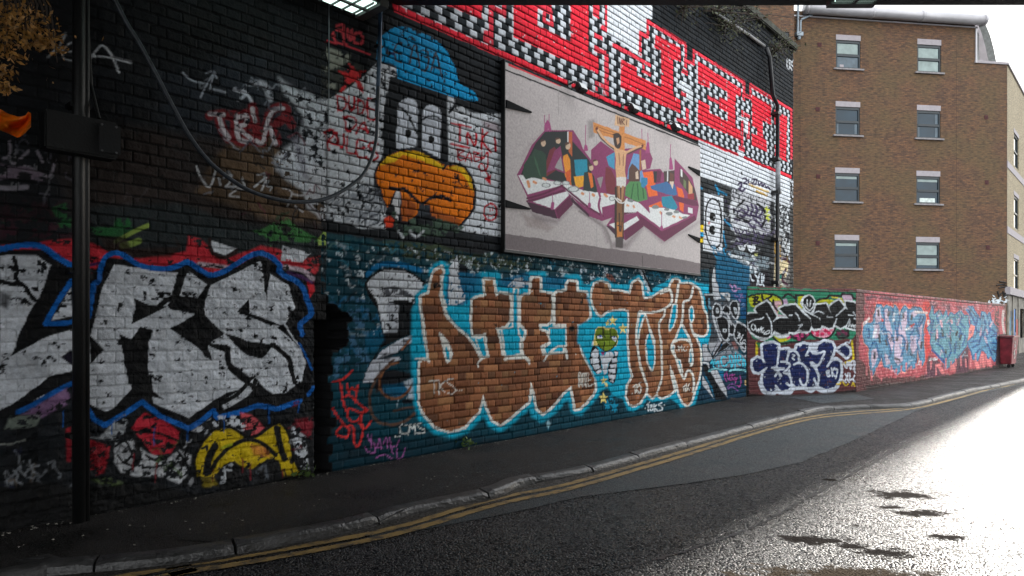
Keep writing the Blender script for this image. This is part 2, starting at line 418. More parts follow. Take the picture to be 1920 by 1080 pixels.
L.fill(G, '1180,525 1460,390 1480,430 1500,590 1520,460 1620,520 1660,650 1600,740 1690,870 1720,960 1700,1060 1640,1100 1600,1130 1540,1135 1500,1110 1450,1060 1440,1090 1380,1160 1260,1230 1240,1190 1340,1120 1440,1040 1400,1040 1300,960 1300,870 1180,850 1260,800 1150,690 1160,580', SILV, soft=1.6, wob=1.5, J=.8, var=.14, chip=.07)
for t in ('760,595 850,635 945,640 860,685 740,745 765,650', '1170,560 1140,690 1260,790 1180,825 1165,925 1110,870 960,770 1090,700 1100,640 1110,600',
          '670,800 740,830 790,760 860,780 840,860 835,1078 840,1150 780,1140 760,1080 720,1078 700,920', '1330,672 1405,600 1405,685 1590,750 1500,745',
          '1465,390 1490,400 1503,592 1488,560', '1260,790 1400,840 1540,860 1470,935 1390,920 1320,860', '1000,450 1050,440 1010,590 950,620',
          '1160,850 1260,860 1290,960 1260,900 1190,875', '500,800 585,885 510,965', '1590,740 1700,900 1640,830 1560,760'):
    L.fill(G, t, (11, 12, 14), soft=1.4, wob=1.4, J=.8)
L.line(G, '1270,870 1290,980 1350,1040 1420,1090', 8, (11, 12, 14)); L.line(G, '1530,860 1620,930 1640,1000 1660,1070', 9, (11, 12, 14))
L.line(G, '900,640 960,600 1110,610', 10, (11, 12, 14))
L.line(H, '1390,0 1330,60 1240,110 / 1440,-20 1430,40 1500,100 1590,70', 8, (11, 12, 14))
L.fill(H, '770,0 850,-60 860,40 930,90 800,60 650,180 560,170 700,110', (11, 12, 14), soft=1.5)
L.line(G, '0,322 120,300 230,305 320,365 400,410', 11, (6, 92, 172), soft=1, curve=True, J=.8)
L.line(G, '405,500 330,610 260,735', 10, (6, 92, 172), soft=1, J=.8); L.line(G, '255,740 340,740 430,728', 9, (6, 92, 172), soft=1, J=.8)
L.line(G, '500,700 515,600 525,520 555,500 570,420 600,360 660,345 720,370 780,410 850,427 940,430 1000,415 1060,395 1130,440 1190,468 1280,435 1380,372 1450,345 1520,360 1570,410 1580,455 1690,520 1725,600 1750,670 1740,700 1690,745 1700,800', 10, (6, 92, 172), soft=1, J=.8)
L.line(H, '100,160 200,110 300,50 400,0', 10, (6, 84, 158), soft=1, J=.7)
L.line(H, '500,150 530,200 590,232 680,180 800,100 900,180 1060,250 1130,210 1200,150 1225,190 1340,160 1450,120 1560,140 1690,95', 9.5, (6, 92, 172), soft=1, J=.8, curve=False)
L.line(H, '1735,60 1760,20', 8, (6, 92, 172)); L.line(G, '1680,850 1720,920 1755,1000', 4, (6, 92, 172), chip=.3)
# mixed paint under the silver letters
L.id = 4
L.fill(H, '110,180 380,20 400,100 240,190', (120, 90, 124), soft=6, chip=.45); L.fill(H, '60,180 240,170 200,240 20,260', (96, 104, 96), soft=6, chip=.5)
L.line(H, '0,340 70,335 140,315', 4, (110, 112, 108), chip=.2); L.line(H, '0,580 70,590 150,620 / 0,640 60,740 100,790', 8, (30, 50, 100), soft=3, chip=.3)
L.fill(H, '0,500 80,520 60,600 120,640 100,720 0,700', (120, 124, 130), soft=5, chip=.55)
L.fill(H, '372,250 400,240 400,440 374,440', (126, 20, 32), soft=2)
L.fill(H, '500,310 560,330 620,350 590,500 510,520', (140, 24, 36), soft=4, chip=.2)
L.fill(H, '500,300 600,310 650,320 730,240 700,170 640,210 560,300', (150, 154, 158), soft=5, chip=.35)
L.fill(H, '815,160 920,205 1010,270 1000,330 960,395 860,400 790,310 740,250 770,200', (176, 36, 52), soft=3, chip=.22)
L.fill(H, '1350,160 1430,180 1500,260 1480,290 1420,300 1370,260', (206, 84, 92), soft=5, chip=.28)
L.fill(H, '1660,200 1760,190 1750,310 1670,260', (120, 28, 40), soft=8, chip=.3)
L.fill(H, '1230,180 1340,180 1400,260 1150,290 1080,260 1200,190 / 1640,230 1720,300 1740,480 1680,470 1640,330', SILV, soft=5, chip=.5)
L.fill(H, '650,330 740,310 830,390 940,420 1010,370 1080,400 1070,500 1010,560 900,520 760,520 680,500 640,440', (178, 180, 184), soft=4, chip=.28)
L.line(H, '650,350 700,320 740,390 700,440 660,400 / 760,320 790,400 760,460 690,440 / 820,400 880,430 940,420 900,460 800,470 / 1000,380 1030,430 1000,500 960,470 1010,400 / 640,310 760,270 900,280 1000,320 / 1060,330 1040,420 1070,480', 4.6, INK, soft=1.5)
L.fill(H, '1105,520 1095,430 1150,320 1215,255 1310,250 1385,305 1440,290 1500,250 1575,225 1620,290 1650,430 1700,520 1600,530 1570,430 1500,420 1420,480 1380,470 1290,430 1240,480 1210,520', (196, 168, 16), soft=3, wob=2, J=.8, chip=.08)
L.fill(H, '1410,340 1500,350 1520,410 1430,400', (206, 120, 60), soft=8, a=.7)
L.fill(H, '1110,530 1200,520 1230,570 1150,580', (120, 104, 20), soft=6, chip=.4)
L.line(H, '1160,500 1175,420 1210,350', 14, INK, soft=2); L.line(H, '1105,520 1095,420 1150,310 1215,250 1300,242 1390,305', 6, INK, soft=2)
L.line(H, '1180,500 1220,430 1290,360 1360,320 1430,318 1500,350 1550,400', 8, INK, soft=2); L.line(H, '1390,305 1450,290 1510,245 1575,215 1620,270 1650,400 1640,440', 7, INK, soft=2)
L.line(H, '1560,250 1570,330 1600,420', 12, INK, soft=2); L.line(H, '1300,340 1250,360', 5, (150, 160, 30), soft=3)
L.fill(H, '1240,510 1260,450 1320,430 1370,470 1400,540 1380,600 1240,590', INK, soft=4); L.fill(H, '1235,560 1255,470 1300,440 1315,455 1310,490 1275,490 1265,560', (180, 184, 190), soft=2, chip=.2)
L.fill(H, '1440,480 1500,420 1560,440 1570,540 1480,580', INK, soft=4); L.line(H, '1450,500 1490,450 1500,540 1470,580', 7, (90, 96, 104), soft=4, chip=.3)
L.line(H, '1560,520 1600,560 1690,520 / 1600,480 1610,530 / 1640,480 1650,520', 4, INK, soft=2)
L.fill(H, '520,540 600,520 700,560 650,590', (84, 100, 60), soft=8, chip=.45)
L.scribble(0, 800, 130, 960, 20, 18, 4.0, [(120, 124, 130), (26, 28, 60), (90, 80, 70), (20, 20, 22), (150, 154, 160)], 12)
L.scribble(180, 820, 380, 910, 18, 12, 2.6, [(16, 16, 18), (170, 172, 176), (120, 30, 40), (70, 90, 50)], 13)
L.scribble(540, 760, 592, 880, 12, 9, 3.0, [(170, 172, 176), (22, 22, 24), (110, 30, 40)], 14)
L.drips([(210, 788, 26), (290, 801, 34), (352, 806, 22), (420, 780, 30), (505, 768, 26), (560, 756, 18), (120, 770, 30)], (6, 84, 158), 3, 1.6)
L.drips([(250, 850, 30), (292, 868, 36), (455, 860, 26), (470, 870, 30), (400, 880, 24), (530, 880, 18)], (120, 24, 34), 4, 1.8)
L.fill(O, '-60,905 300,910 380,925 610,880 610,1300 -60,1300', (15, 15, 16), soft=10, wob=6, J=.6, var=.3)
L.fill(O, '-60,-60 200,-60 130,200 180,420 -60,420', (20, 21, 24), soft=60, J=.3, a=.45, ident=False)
L.fill(O, '588,600 596,560 620,560 620,920 590,920', (6, 6, 7), soft=0, J=1, var=0)  # near black stands for the shade inside the deep gap
L.dep = np.where((L.PX > 590) & (L.PY > 600), -.30, L.dep)
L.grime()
# ---------- the open part
M = Surf(WP, WD, wall_s(607), sE, -.03, 7.6, depth=.0095)
M.fill(O, '500,-900 1600,-900 1600,1300 500,1300', BLACK, soft=0, wob=0, J=.12, var=.32)
D1 = (560, 0, 4.8); D2 = (560, 225, 4.8); D3 = (560, 450, 4.8); D4 = (560, 675, 4.8)
# white ground of the upper left
M.id = 2
M.fill(D1, '60,430 470,480 640,700 640,1100 60,1100', (58, 60, 56), soft=14, J=.2, chip=.3, var=.4)
M.fill(D1, '60,830 240,900 330,860 450,790 640,640 700,560 885,600 885,690 822,690 808,820 778,842 770,1078 772,1140 60,1140', WHITE, soft=2, wob=2, J=.2, var=.1, chip=.13)
M.fill(D1, '240,430 290,430 460,500 450,560 330,620 240,640 / 260,760 330,740 330,800 260,810', (150, 152, 140), soft=5, J=.3, chip=.32)
M.fill(D2, '60,-60 772,-60 770,250 740,350 690,450 670,560 700,700 780,760 790,1000 520,960 60,830', WHITE, soft=2, wob=2, J=.25, chip=.12)
M.fill(D2, '1340,-60 1340,380 1450,400 1540,460 1600,620 1590,800 1520,900 1440,970 1500,1010 1870,1060 1870,-60', WHITE, soft=3, wob=1, J=.2, chip=.06)
M.fill(D1, '1340,868 1420,900 1390,970 1480,960 1560,1040 1860,1090 1860,1140 1340,1120', WHITE, soft=5, J=.2, chip=.1)
M.fill(D2, '1640,0 1780,20 1840,100 1700,110', (120, 84, 90), soft=8, a=.6, J=.2)
M.fill(D2, '60,740 300,700 460,600 500,560 660,580 740,640 800,800 780,960 300,900 60,840', (120, 126, 134), soft=12, J=.3, chip=.42, a=.75)
M.line(D2, '520,640 560,590 620,590 640,640 600,700 560,660 / 540,720 600,700 660,720 700,640 740,680 / 560,800 600,740 660,760 640,830 580,840 / 680,740 740,760 720,840 660,860 / 600,900 660,880 720,920 640,950 / 560,860 540,940 600,960', 3.2, (44, 50, 58), soft=1.6, chip=.2)
M.fill(D2, '60,680 200,640 250,760 240,900 60,860', (96, 78, 64), soft=10, J=.3, chip=.45)
# eyes
M.fill(D2, '760,-40 890,-40 880,262 760,335', BLACK, soft=1.5, J=.12, var=.3); M.fill(D2, '1276,-40 1340,-40 1350,385 1268,352', BLACK, soft=2.5, J=.12, var=.3)
M.fill(D2, '1066,-40 1114,-40 1112,280 1066,250', BLACK, soft=1.5, J=.12)
M.fill(D1, '900,940 930,900 975,882 1030,890 1060,930 1076,1000 1070,1120 885,1120', (200, 206, 216), soft=1.2, J=.2); M.fill(D2, '888,-5 1068,-5 1066,240 880,258', (200, 206, 216), soft=1.2, J=.2)
M.fill(D1, '1116,1000 1150,950 1200,942 1260,968 1280,1020 1276,1110 1114,1110', (200, 206, 216), soft=1.2, J=.2); M.fill(D2, '1114,-5 1278,-5 1275,345 1110,262', (200, 206, 216), soft=1.2, J=.2)
M.line(D1, '895,950 960,1000 1010,1060', 4, BLACK); M.line(D2, '1000,-10 1040,70 1080,140', 4, BLACK); M.line(D1, '1116,1078 1160,1050 1230,1050 1280,1078', 3.4, BLACK)
M.fill(D2, '960,95 985,82 1008,95 1012,125 998,155 972,155 958,130 / 1170,160 1190,140 1215,150 1222,180 1205,210 1180,205', INK, soft=1.2, curve=True)
M.line(D1, '700,650 740,720 790,810', 5, BLACK); M.line(D1, '1440,900 1400,950 1370,1000', 6, BLACK)
# blue cap
M.id = 3
M.fill(D1, '705,380 740,325 800,280 860,245 950,238 1080,290 1190,335 1290,405 1360,500 1410,600 1440,745 1530,795 1590,840 1615,900 1580,922 1450,890 1310,845 1160,800 1000,745 890,705 885,605 860,580 700,530', (4, 150, 208), soft=.8, wob=.8, J=.15, var=.08, chip=.08)
M.line(D1, '930,385 875,410 865,480 880,545 925,560 / 865,470 920,480 / 1000,570 1030,430 1060,420 1090,600 / 1010,520 1080,530 / 1120,450 1160,470 1165,580 1140,640 1110,630 / 1190,640 1225,490 1245,500 1290,690 / 1200,600 1270,620', 3.4, (66, 62, 62), soft=1, chip=.15, J=.15)
M.line(D1, '780,440 860,490', 4, (10, 40, 90), chip=.2)
# orange beak
M.id = 4
M.fill(D2, '690,560 680,480 710,410 760,350 840,290 920,258 1040,262 1160,300 1260,350 1320,385 1420,385 1510,420 1570,510 1600,640 1590,790 1530,890 1460,965 1350,945 1190,880 1170,760 1090,760 1070,850 1010,920 900,930 910,640 870,620 800,820 760,720 730,620', (30, 34, 40), soft=1, J=.2)
M.fill(D2, '705,560 700,480 735,400 800,320 920,275 1040,280 1150,318 1260,375 1330,412 1420,408 1500,440 1550,520 1578,640 1570,780 1520,870 1450,945 1350,930 1200,860 1180,760 1090,755 1060,850 1000,905 930,905 925,650 870,640 800,790 770,710 745,610', (226, 118, 16), soft=1, J=.15, var=.16, chip=.05)
M.fill(D2, '730,410 800,325 920,277 1040,282 1150,320 1260,377 1320,415 1290,440 1200,400 1060,350 940,310 860,370 780,400 / 1330,430 1420,410 1500,440 1550,520 1575,640 1540,600 1500,520 1440,450', (236, 192, 26), soft=2, wob=1.5, J=.15)
M.fill(D2, '930,680 1000,720 1060,770 1050,850 1000,905 930,905 / 1180,780 1260,820 1400,870 1480,900 1440,940 1350,930 1200,860', (132, 62, 30), soft=7, J=.2, a=.75)
M.line(D2, '1300,440 1330,405 1360,395', 4.5, (30, 34, 40)); M.line(D2, '820,610 870,620 950,625 1000,660 1050,710 1110,755 1170,710 1240,690 1300,692 1370,722', 6, (24, 26, 32), J=.2)
M.fill(D2, '1390,500 1440,480 1450,560 1400,560', INK, soft=3, chip=.3); M.line(D2, '1390,560 1440,560 1480,600 / 1400,600 1460,620', 2, (60, 36, 20), chip=.2)
M.fill(D2, '840,760 880,640 915,640 915,760 900,900 860,870 870,780', (206, 206, 208), soft=1, J=.2); M.fill(D2, '1060,860 1180,860 1180,760 1090,760', (48, 54, 60), soft=2, J=.2)
M.fill(D2, '770,880 820,860 860,900 850,960 780,970', (206, 60, 30), soft=2, J=.3)
M.fill(D2, '830,830 880,820 870,910 900,960 940,940 1010,880 1060,900 1050,960 1160,940 1240,880 1300,900 1440,940 1500,960 1440,1010 1350,990 1300,1060 1100,1040 1050,1000 980,1040 940,1070 880,960', (66, 86, 72), soft=3, wob=3, J=.3, chip=.25)
M.line(D2, '1000,1000 1060,1050 1120,1000 / 900,1000 940,1060', 4, WHITE, soft=3, chip=.3)
# red scrawls
M.id = 5; M.lid = True
RR = (188, 24, 38)
M.line(D1, '310,300 330,380 / 350,230 400,220 400,270 350,270 / 400,270 410,370 / 440,260 450,340 480,350 480,270 / 500,350 510,300 560,300 580,350 560,390 500,380', 5, (206, 70, 78), soft=1.4, chip=.15, J=.3)
M.line(D1, '245,370 330,385 430,400 / 430,410 530,450 640,490', 3.6, (200, 60, 70), soft=1.2, chip=.1, J=.3)
M.fill(D1, '440,570 490,580 510,640 600,640 600,680 540,710 590,800 590,850 530,790 510,730 440,760 390,840 360,830 400,760 430,700 340,630 440,650', (206, 50, 54), soft=1.2, chip=.18, J=.3)
M.line(D1, '350,860 355,992 / 350,860 405,880 428,935 402,985 355,995 / 448,865 450,950 475,1000 502,960 504,870 / 532,890 535,1022 / 532,890 578,915 588,965 570,1015 535,1024 / 690,900 622,890 630,1062 705,1072 / 628,975 685,985', 2.8, RR, soft=1, chip=.05, J=.3)
M.line(D2, '410,-30 440,100 520,40 500,-20 420,-30 / 520,120 590,20 620,120 / 530,70 610,80', 2.8, RR, soft=1, J=.3)
M.line(D2, '235,100 270,270 / 225,110 300,85 320,130 260,190 / 260,190 350,230 / 345,110 355,190 378,245 402,220 404,125 / 438,150 438,285 505,305 / 610,190 530,185 530,322 610,335 / 530,250 590,258 / 715,215 655,200 630,240 690,285 715,330 670,362 615,345', 3, RR, soft=1, J=.3)
M.line(D2, '1375,30 1460,45 1550,70 / 1450,60 1450,190 / 1375,215 1450,235 1535,250 / 1520,220 1520,120 1590,230 1600,120 / 1650,80 1650,260 / 1700,110 1655,180 1730,290 / 1765,160 1775,280', 3, RR, soft=1, J=.3, chip=.05)
M.line(D2, '1430,260 1440,360 1500,340 1440,310 1490,280 1420,265 / 1500,370 1540,290 1560,380 / 1515,340 1560,345 / 1580,280 1585,370 1640,350 1590,320 1630,300 1580,285 / 1650,290 1660,350 1700,290 1700,420 1650,460 1620,420 1660,400 1720,540', 2, RR, soft=.8, J=.3)
M.fill(D2, '1670,530 1730,490 1728,590', RR, soft=1)
M.line(D2, '1725,750 1680,780 1668,830 1690,890 1730,905 1770,880 1785,820 1765,770 1725,750', 2.6, RR, soft=1); M.line(D2, '1705,855 1730,865 1760,850 / 1725,790 1720,830 / 1745,790 1750,820', 1.2, RR)
# checker mural
M.lid = False
M.id = 6
chk = (((M.half + M.course) % 2) == 0).astype(float)
CHK = (26, 33, 38)
band = '600,-40 889,73 980,110 1060,149 1300,252 1385,288 1444,312 1484,327 1484,205 1410,157 1405,190 1397,188 1397,153 1303,92 1300,120 1287,110 1287,80 1216,38 1216,64 1203,60 1197,105 1140,62 1139,-60 600,-60'
M.fill(O, band, CHK, soft=0, wob=0, J=.1, var=.15)
M.fill(O, '1139,-60 1223,-60 1223,36 1212,33 1212,60 1199,57 1197,104 1139,64', WHITE, soft=0, wob=.2, J=.1, var=.08)
M.fill(O, band, (190, 196, 203), soft=0, wob=0, J=.1, var=.06, check=chk)
rk = dict(soft=.4, wob=.5, J=.12, var=.14, chip=.03)
PINKR = (214, 50, 68)
for t in ('735,2 749,9 758,15 889,74 980,111 1060,149 1140,184 1300,253 1385,289 1444,313 1484,328 1484,336 1385,294 1300,260 1130,188 1060,158 980,125 947,110 740,22',
          '836,-30 904,-30 904,37 880,27 836,8', '963,-30 1008,-30 1008,46 1070,80 1070,-30 1103,-30 1103,97 1122,107 1122,138 1040,104 963,69',
          '1229,64 1276,90 1276,116 1262,111 1262,178 1276,188 1276,213 1164,163 1164,111 1194,127 1194,141 1240,165 1240,95 1227,89',
          '1309,114 1389,167 1389,181 1379,177 1379,238 1389,243 1389,263 1309,228 1309,186 1331,198 1331,211 1364,228 1364,211 1349,203 1349,181 1364,190 1364,172 1331,152 1331,166 1309,156',
          '1410,176 1431,189 1431,258 1438,264 1438,285 1410,273 1410,250 1420,254 1420,240 1410,236', '1431,189 1446,198 1446,235 1431,225',
          '1452,205 1476,219 1474,300 1480,306 1453,292 1453,270 1461,272 1461,240 1452,233'):
    M.fill(O, t, RED, **rk)
for t in ('917,-20 925,-20 925,87 907,80 907,56 917,60', '925,9 949,24 949,34 925,20', '941,-20 949,-20 949,30 941,26', '998,-10 1035,10 1038,52 1031,48 1031,27 998,10', '1018,35 1038,46 1038,53 1018,42', '1018,22 1024,24 1024,42 1018,38',
          '1112,-20 1124,-20 1124,36 1112,30', '1134,-20 1139,-20 1139,62 1134,58', '1129,46 1139,52 1139,62 1125,54', '1114,60 1130,68 1130,76 1114,70', '1114,84 1137,96 1137,106 1114,95', '1133,98 1141,102 1141,180 1133,176',
          '1148,80 1160,84 1197,105 1220,118 1220,126 1148,88', '1198,57 1217,66 1217,74 1198,66', '1198,57 1203,60 1203,106 1198,103', '1212,34 1287,80 1287,88 1212,43', '1212,36 1217,38 1217,70 1212,66',
          '1283,82 1288,84 1288,130 1283,126', '1283,108 1303,118 1303,124 1283,116', '1299,90 1397,152 1397,159 1299,97', '1299,90 1303,92 1303,124 1299,120', '1392,152 1397,155 1397,190 1392,188', '1396,174 1410,182 1410,188 1396,181',
          '1405,155 1486,204 1486,211 1405,163', '1405,155 1409,158 1409,184 1405,182', '1482,205 1486,208 1486,300 1482,298', '1280,128 1290,134 1290,142 1277,136', '1278,170 1288,176 1288,184 1276,178',
          '1286,200 1292,204 1292,232 1286,230', '1116,151 1136,160 1136,167 1116,159', '1116,160 1121,162 1121,172 1116,170', '1131,166 1138,170 1138,179 1131,176', '1203,128 1220,136 1220,144 1203,136', '1204,115 1208,117 1208,132 1204,130',
          '1269,218 1290,227 1290,236 1269,226', '1327,178 1349,188 1349,196 1327,186', '1390,205 1394,207 1394,275 1390,272', '1395,210 1406,216 1406,224 1395,218', '1400,226 1406,228 1406,262 1400,260', '1385,272 1396,277 1396,286 1385,281'):
    M.fill(O, t, PINKR, **rk)
for t in ('1276,150 1287,156 1299,170 1299,193 1287,187 1287,174 1273,165 1273,157', '1386,216 1403,226 1403,252 1396,248 1396,228 1386,224', '1384,280 1394,284 1394,297 1385,293'):
    M.fill(O, t, WHITE, **rk)
M.id = 7
M.fill(O, '1310,262 1385,294 1444,319 1484,336 1495,336 1495,392 1445,377 1400,362 1310,330', (208, 213, 219), soft=.3, wob=.4, J=.12, var=.05)
M.line(O, '1360,298 1361,303 / 1390,322 1392,328 / 1346,308 1348,312', 1.6, INK, soft=.6)
# dense black and white corner at the far end
M.id = 8
T1 = (1305, 330, 10.1); T2 = (1305, 430, 8.3); T3 = (1300, 530, 9.0); T4 = (1300, 640, 9.0)
M.fill(O, '1310,330 1400,362 1445,377 1495,394 1495,560 1400,560 1310,500', (44, 47, 50), soft=.5, J=.15, var=.3)
M.fill(T1, '1490,380 1840,540 1840,600 1830,1200 1500,1200', (200, 206, 210), soft=2, J=.1, chip=.38, var=.2)
M.line(T1, '1620,620 1680,600 1710,680 1700,800 / 1540,560 1520,700 1550,800 1520,900 / 1600,700 1620,780 1700,860 / 1750,700 1780,860 1720,940 / 1560,900 1620,980 1700,920 / 1780,1000 1700,1060', 2.2, (30, 33, 38), soft=.8, chip=.1)
M.fill(T1, '155,310 520,390 520,1100 150,1100', WHITE, soft=.4, wob=.3, J=.15, var=.06); M.fill(T2, '120,-50 415,-50 415,385 112,330', WHITE, soft=.4, wob=.3, J=.15, var=.06)
M.line(T1, '180,1078 185,700 210,560 250,470 310,430 380,450 430,520 470,640 485,760 490,1078', 2.2, INK, soft=.6); M.line(T2, '150,-10 170,120 210,230 280,300 350,260 385,180 390,-10', 2.2, INK, soft=.6)
M.line(T1, '400,500 430,460 460,530', 1.4, INK, soft=.5); M.line(T2, '340,270 350,310', 1.6, INK)
M.fill(T1, '310,690 350,710 370,770 355,840 320,855 270,820 255,760 270,700 / 300,935 350,960 368,1020 350,1090 300,1110 255,1060 255,980 / 455,710 480,720 480,800 455,790', INK, soft=.5, curve=True)
M.fill(T2, '205,0 300,0 305,50 280,85 250,88 215,60', INK, soft=.5); M.line(T1, '345,780 350,790 / 345,1030 350,1045', 1.4, WHITE)
M.line(T1, '240,880 240,910 / 260,870 262,905', 1.2, (190, 60, 50)); M.line(T2, '200,160 240,190 220,240 290,260', 1.2, (120, 124, 130), soft=1)
M.fill(T1, '75,930 140,920 145,1050 75,1060', (224, 190, 20), soft=.6); M.fill(T2, '60,130 118,130 115,200 60,195', (224, 190, 20), soft=.6); M.fill(T2, '60,45 118,50 118,110 60,105', (30, 160, 214), soft=.6)
BL = (24, 130, 176)
M.line(T1, '370,180 400,240 / 80,200 110,240 / 400,270 480,310 580,350 / 430,290 430,340 / 540,830 600,890 690,1000', 3.4, BL, soft=1, chip=.1); M.line(T2, '430,30 440,150 470,270 430,310 470,420 / 300,410 330,450 360,460 410,430 / 360,520 400,490 440,530', 1.8, BL, soft=1)
M.fill(T1, '650,300 720,200 760,300 880,230 950,300 1060,320 1300,420 1400,440 1410,1100 740,1100 660,1000 640,700 660,500', (178, 180, 186), soft=3, wob=2, J=.12, chip=.2)
M.fill(T1, '700,460 770,450 830,540 780,580 720,620 740,780 700,860 660,840 640,620', (206, 210, 214), soft=1, J=.15)
M.fill(T1, '660,870 800,900 1000,960 960,1010 760,980', WHITE, soft=1, J=.15)
PU = (58, 48, 78)
M.line(T1, '880,60 930,40 960,90 900,130 960,150 / 1000,60 990,130 1050,140 / 1060,70 1120,60 1070,150 1130,160 / 1150,60 1140,150 / 1180,100 1200,180 1240,120 1260,200 1300,140 1330,220 1360,200 1400,260', 2, PU, soft=.7)
M.line(T1, '800,160 850,120 860,200 810,240 / 830,250 870,290 930,240', 3, PU, soft=1.2)
M.line(T1, '720,620 780,680 860,640 940,700 900,760 840,740 / 730,800 800,840 880,800 960,870 1040,840 / 960,560 1000,640 960,720 1020,760 / 1050,540 1080,640 1040,720 1100,760 / 1120,560 1160,640 1130,740 1180,780 / 1210,600 1260,640 1240,720 1200,760 1230,840 / 1090,800 1150,880 1100,950 / 1180,880 1230,940 1290,860 / 1000,900 1060,960 1130,980', 4, PU, soft=1.2, chip=.08)
M.line(T1, '720,640 760,760 1000,860 / 800,560 860,520 900,460 / 1180,540 1290,640 1310,820 1240,980', 3, INK, soft=1)
M.line(T2, '600,-20 640,60 / 660,0 690,80 740,30 / 780,10 800,90 850,40 / 900,20 930,100 960,60 1020,110 / 640,110 680,190 700,120 / 740,130 760,210 810,150 850,220 / 900,150 960,220 1010,160 1050,230 / 640,210 700,240 / 1060,60 1040,140', 2, PU, soft=.8)
M.line(T2, '640,330 700,350 760,330 790,240 820,350 860,390 920,370 950,300 980,370 1060,375', 3, INK, soft=1)
M.fill(T2, '650,250 760,250 760,310 720,340 680,320 / 800,240 940,240 920,330 860,370 820,330', WHITE, soft=1, chip=.1)
M.line(T2, '650,120 700,150 / 720,200 740,260 / 800,220 860,240', 1.4, PU)
M.line(T1, '1020,160 1080,200 1180,230 1280,270 1360,300', 4, (214, 180, 110), soft=2, chip=.12); M.line(T1, '1150,290 1250,330 1340,370', 4, (190, 150, 60), soft=2, chip=.2)
M.line(T1, '1340,590 1350,700 1370,860 / 1310,620 1380,640 / 1320,720 1390,740 / 1340,800 1390,820', 2.4, (176, 184, 70), soft=.8)
M.fill(T2, '520,340 600,300 760,360 880,400 1130,430 1150,560 1100,640 980,600 1000,680 830,690 690,650 560,600 540,480', (120, 134, 142), soft=3, wob=2, J=.15, chip=.28)
M.line(T2, '520,370 570,460 560,520 / 560,400 620,420 700,440 / 730,480 780,490 820,540 760,590 730,540 / 700,520 690,640 / 860,560 840,640 / 880,420 930,470 / 850,700 890,790 / 860,570 960,580 / 920,580 930,660', 3, (204, 210, 214), soft=1, chip=.1)
M.fill(T2, '830,690 1000,690 1120,640 1160,960 830,960', (30, 26, 32), soft=2, J=.2)
M.line(T2, '840,700 870,780 900,800 / 830,700 820,840 / 920,700 960,780 950,860 / 990,700 970,780 980,850 1020,850 1030,700 / 1060,720 1050,800 / 1040,840 1070,950', 2, (186, 196, 204), soft=.7)
M.fill(T2, '910,370 970,380 960,420 905,410', (176, 180, 110), soft=1.5)
M.fill(T2, '1215,-20 1500,-20 1500,960 1210,960', (120, 116, 112), soft=.5, J=.15, chip=.1)
M.fill(T2, '1225,-20 1500,-20 1480,500 1440,500 1380,330 1330,220 1290,240 1260,120', (196, 202, 206), soft=1, J=.12, chip=.25)
M.line(T2, '1280,20 1290,100 1350,130 / 1370,20 1420,60 1400,130 / 1440,60 1430,200 / 1260,160 1330,160 1330,230 / 1350,300 1450,500', 3, (34, 36, 40), soft=1)
M.fill(T2, '1225,170 1290,200 1330,360 1320,560 1230,560 1220,300', (176, 136, 56), soft=1.5, chip=.25); M.line(T2, '1250,350 1300,380 1260,420 1320,440', 2.4, INK, soft=1, chip=.2)
M.fill(T2, '1220,540 1360,480 1440,520 1430,700 1340,800 1220,780', (206, 190, 150), soft=1.5, chip=.15); M.line(T2, '1330,450 1400,470 1460,520 / 1400,620 1340,780 1420,860 / 1270,640 1300,600', 3, (60, 24, 44), soft=1)
M.fill(T2, '1250,700 1340,700 1330,780 1260,770', (20, 120, 110), soft=1.2); M.fill(T2, '1210,860 1300,800 1380,880 1470,900 1480,960 1210,960', (200, 204, 190), soft=1.5, chip=.1); M.fill(T2, '1230,960 1300,850 1370,960', (24, 26, 60), soft=1.5)
M.line(O, '1476,110 1476,126 1480,130 / 1480,112 1481,128 / 1480,112 1484,116 1481,120 1485,132 / 1488,112 1484,120 1488,126', 1.3, (190, 194, 198), soft=.6)
M.scribble(1345, 385, 1440, 500, 46, 7, 1.7, [PU, (30, 32, 38), (196, 200, 206), (90, 84, 110)], 21)
M.scribble(1455, 380, 1484, 540, 26, 7, 1.7, [(30, 32, 38), (196, 200, 206), (150, 120, 60), (70, 34, 50)], 22)
M.scribble(1320, 460, 1400, 540, 14, 8, 1.6, [(20, 120, 160), (150, 160, 168), (14, 20, 26)], 23)
M.fill(O, '1481,335 1500,340 1500,560 1481,560', (60, 60, 58), soft=1, J=.1, chip=.2)
# ---------- teal ground and the brown lettering
M.id = 9
M.fill(O, '560,425 620,438 760,458 945,480 1313,508 1345,500 1365,505 1406,540 1410,800 560,920', TEAL, soft=4, wob=4, J=.75, var=.16)
M.fill(O, '560,425 620,438 760,458 945,480 1120,495 1120,515 860,500 740,495 600,470', (30, 70, 78), soft=6, wob=6, J=.4, var=.3, chip=.25)
M.fill(O, '700,452 830,462 940,482 1000,490 990,505 880,498 740,480', (54, 66, 46), soft=6, wob=5, J=.4, chip=.35)
M.fill(O, '590,455 1313,500 1313,560 590,640', (186, 198, 204), soft=2, wob=3, J=.5, chip=.93)
M.fill(O, '590,560 700,560 690,690 590,720', (60, 100, 130), soft=6, wob=6, J=.6, chip=.6)
M.fill(O, '1345,470 1406,500 1406,560 1340,560', (10, 84, 116), soft=5, J=.3, var=.2)
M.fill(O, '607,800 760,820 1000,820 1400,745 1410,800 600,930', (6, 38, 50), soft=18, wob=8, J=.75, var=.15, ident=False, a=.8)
M.scribble(610, 445, 760, 530, 26, 10, 2.4, [(150, 164, 172), (6, 40, 56), (40, 110, 130), (12, 20, 26), (90, 120, 110)], 24)
M.scribble(620, 560, 720, 700, 18, 14, 2.6, [(4, 36, 50), (20, 90, 130), (10, 16, 20)], 25)
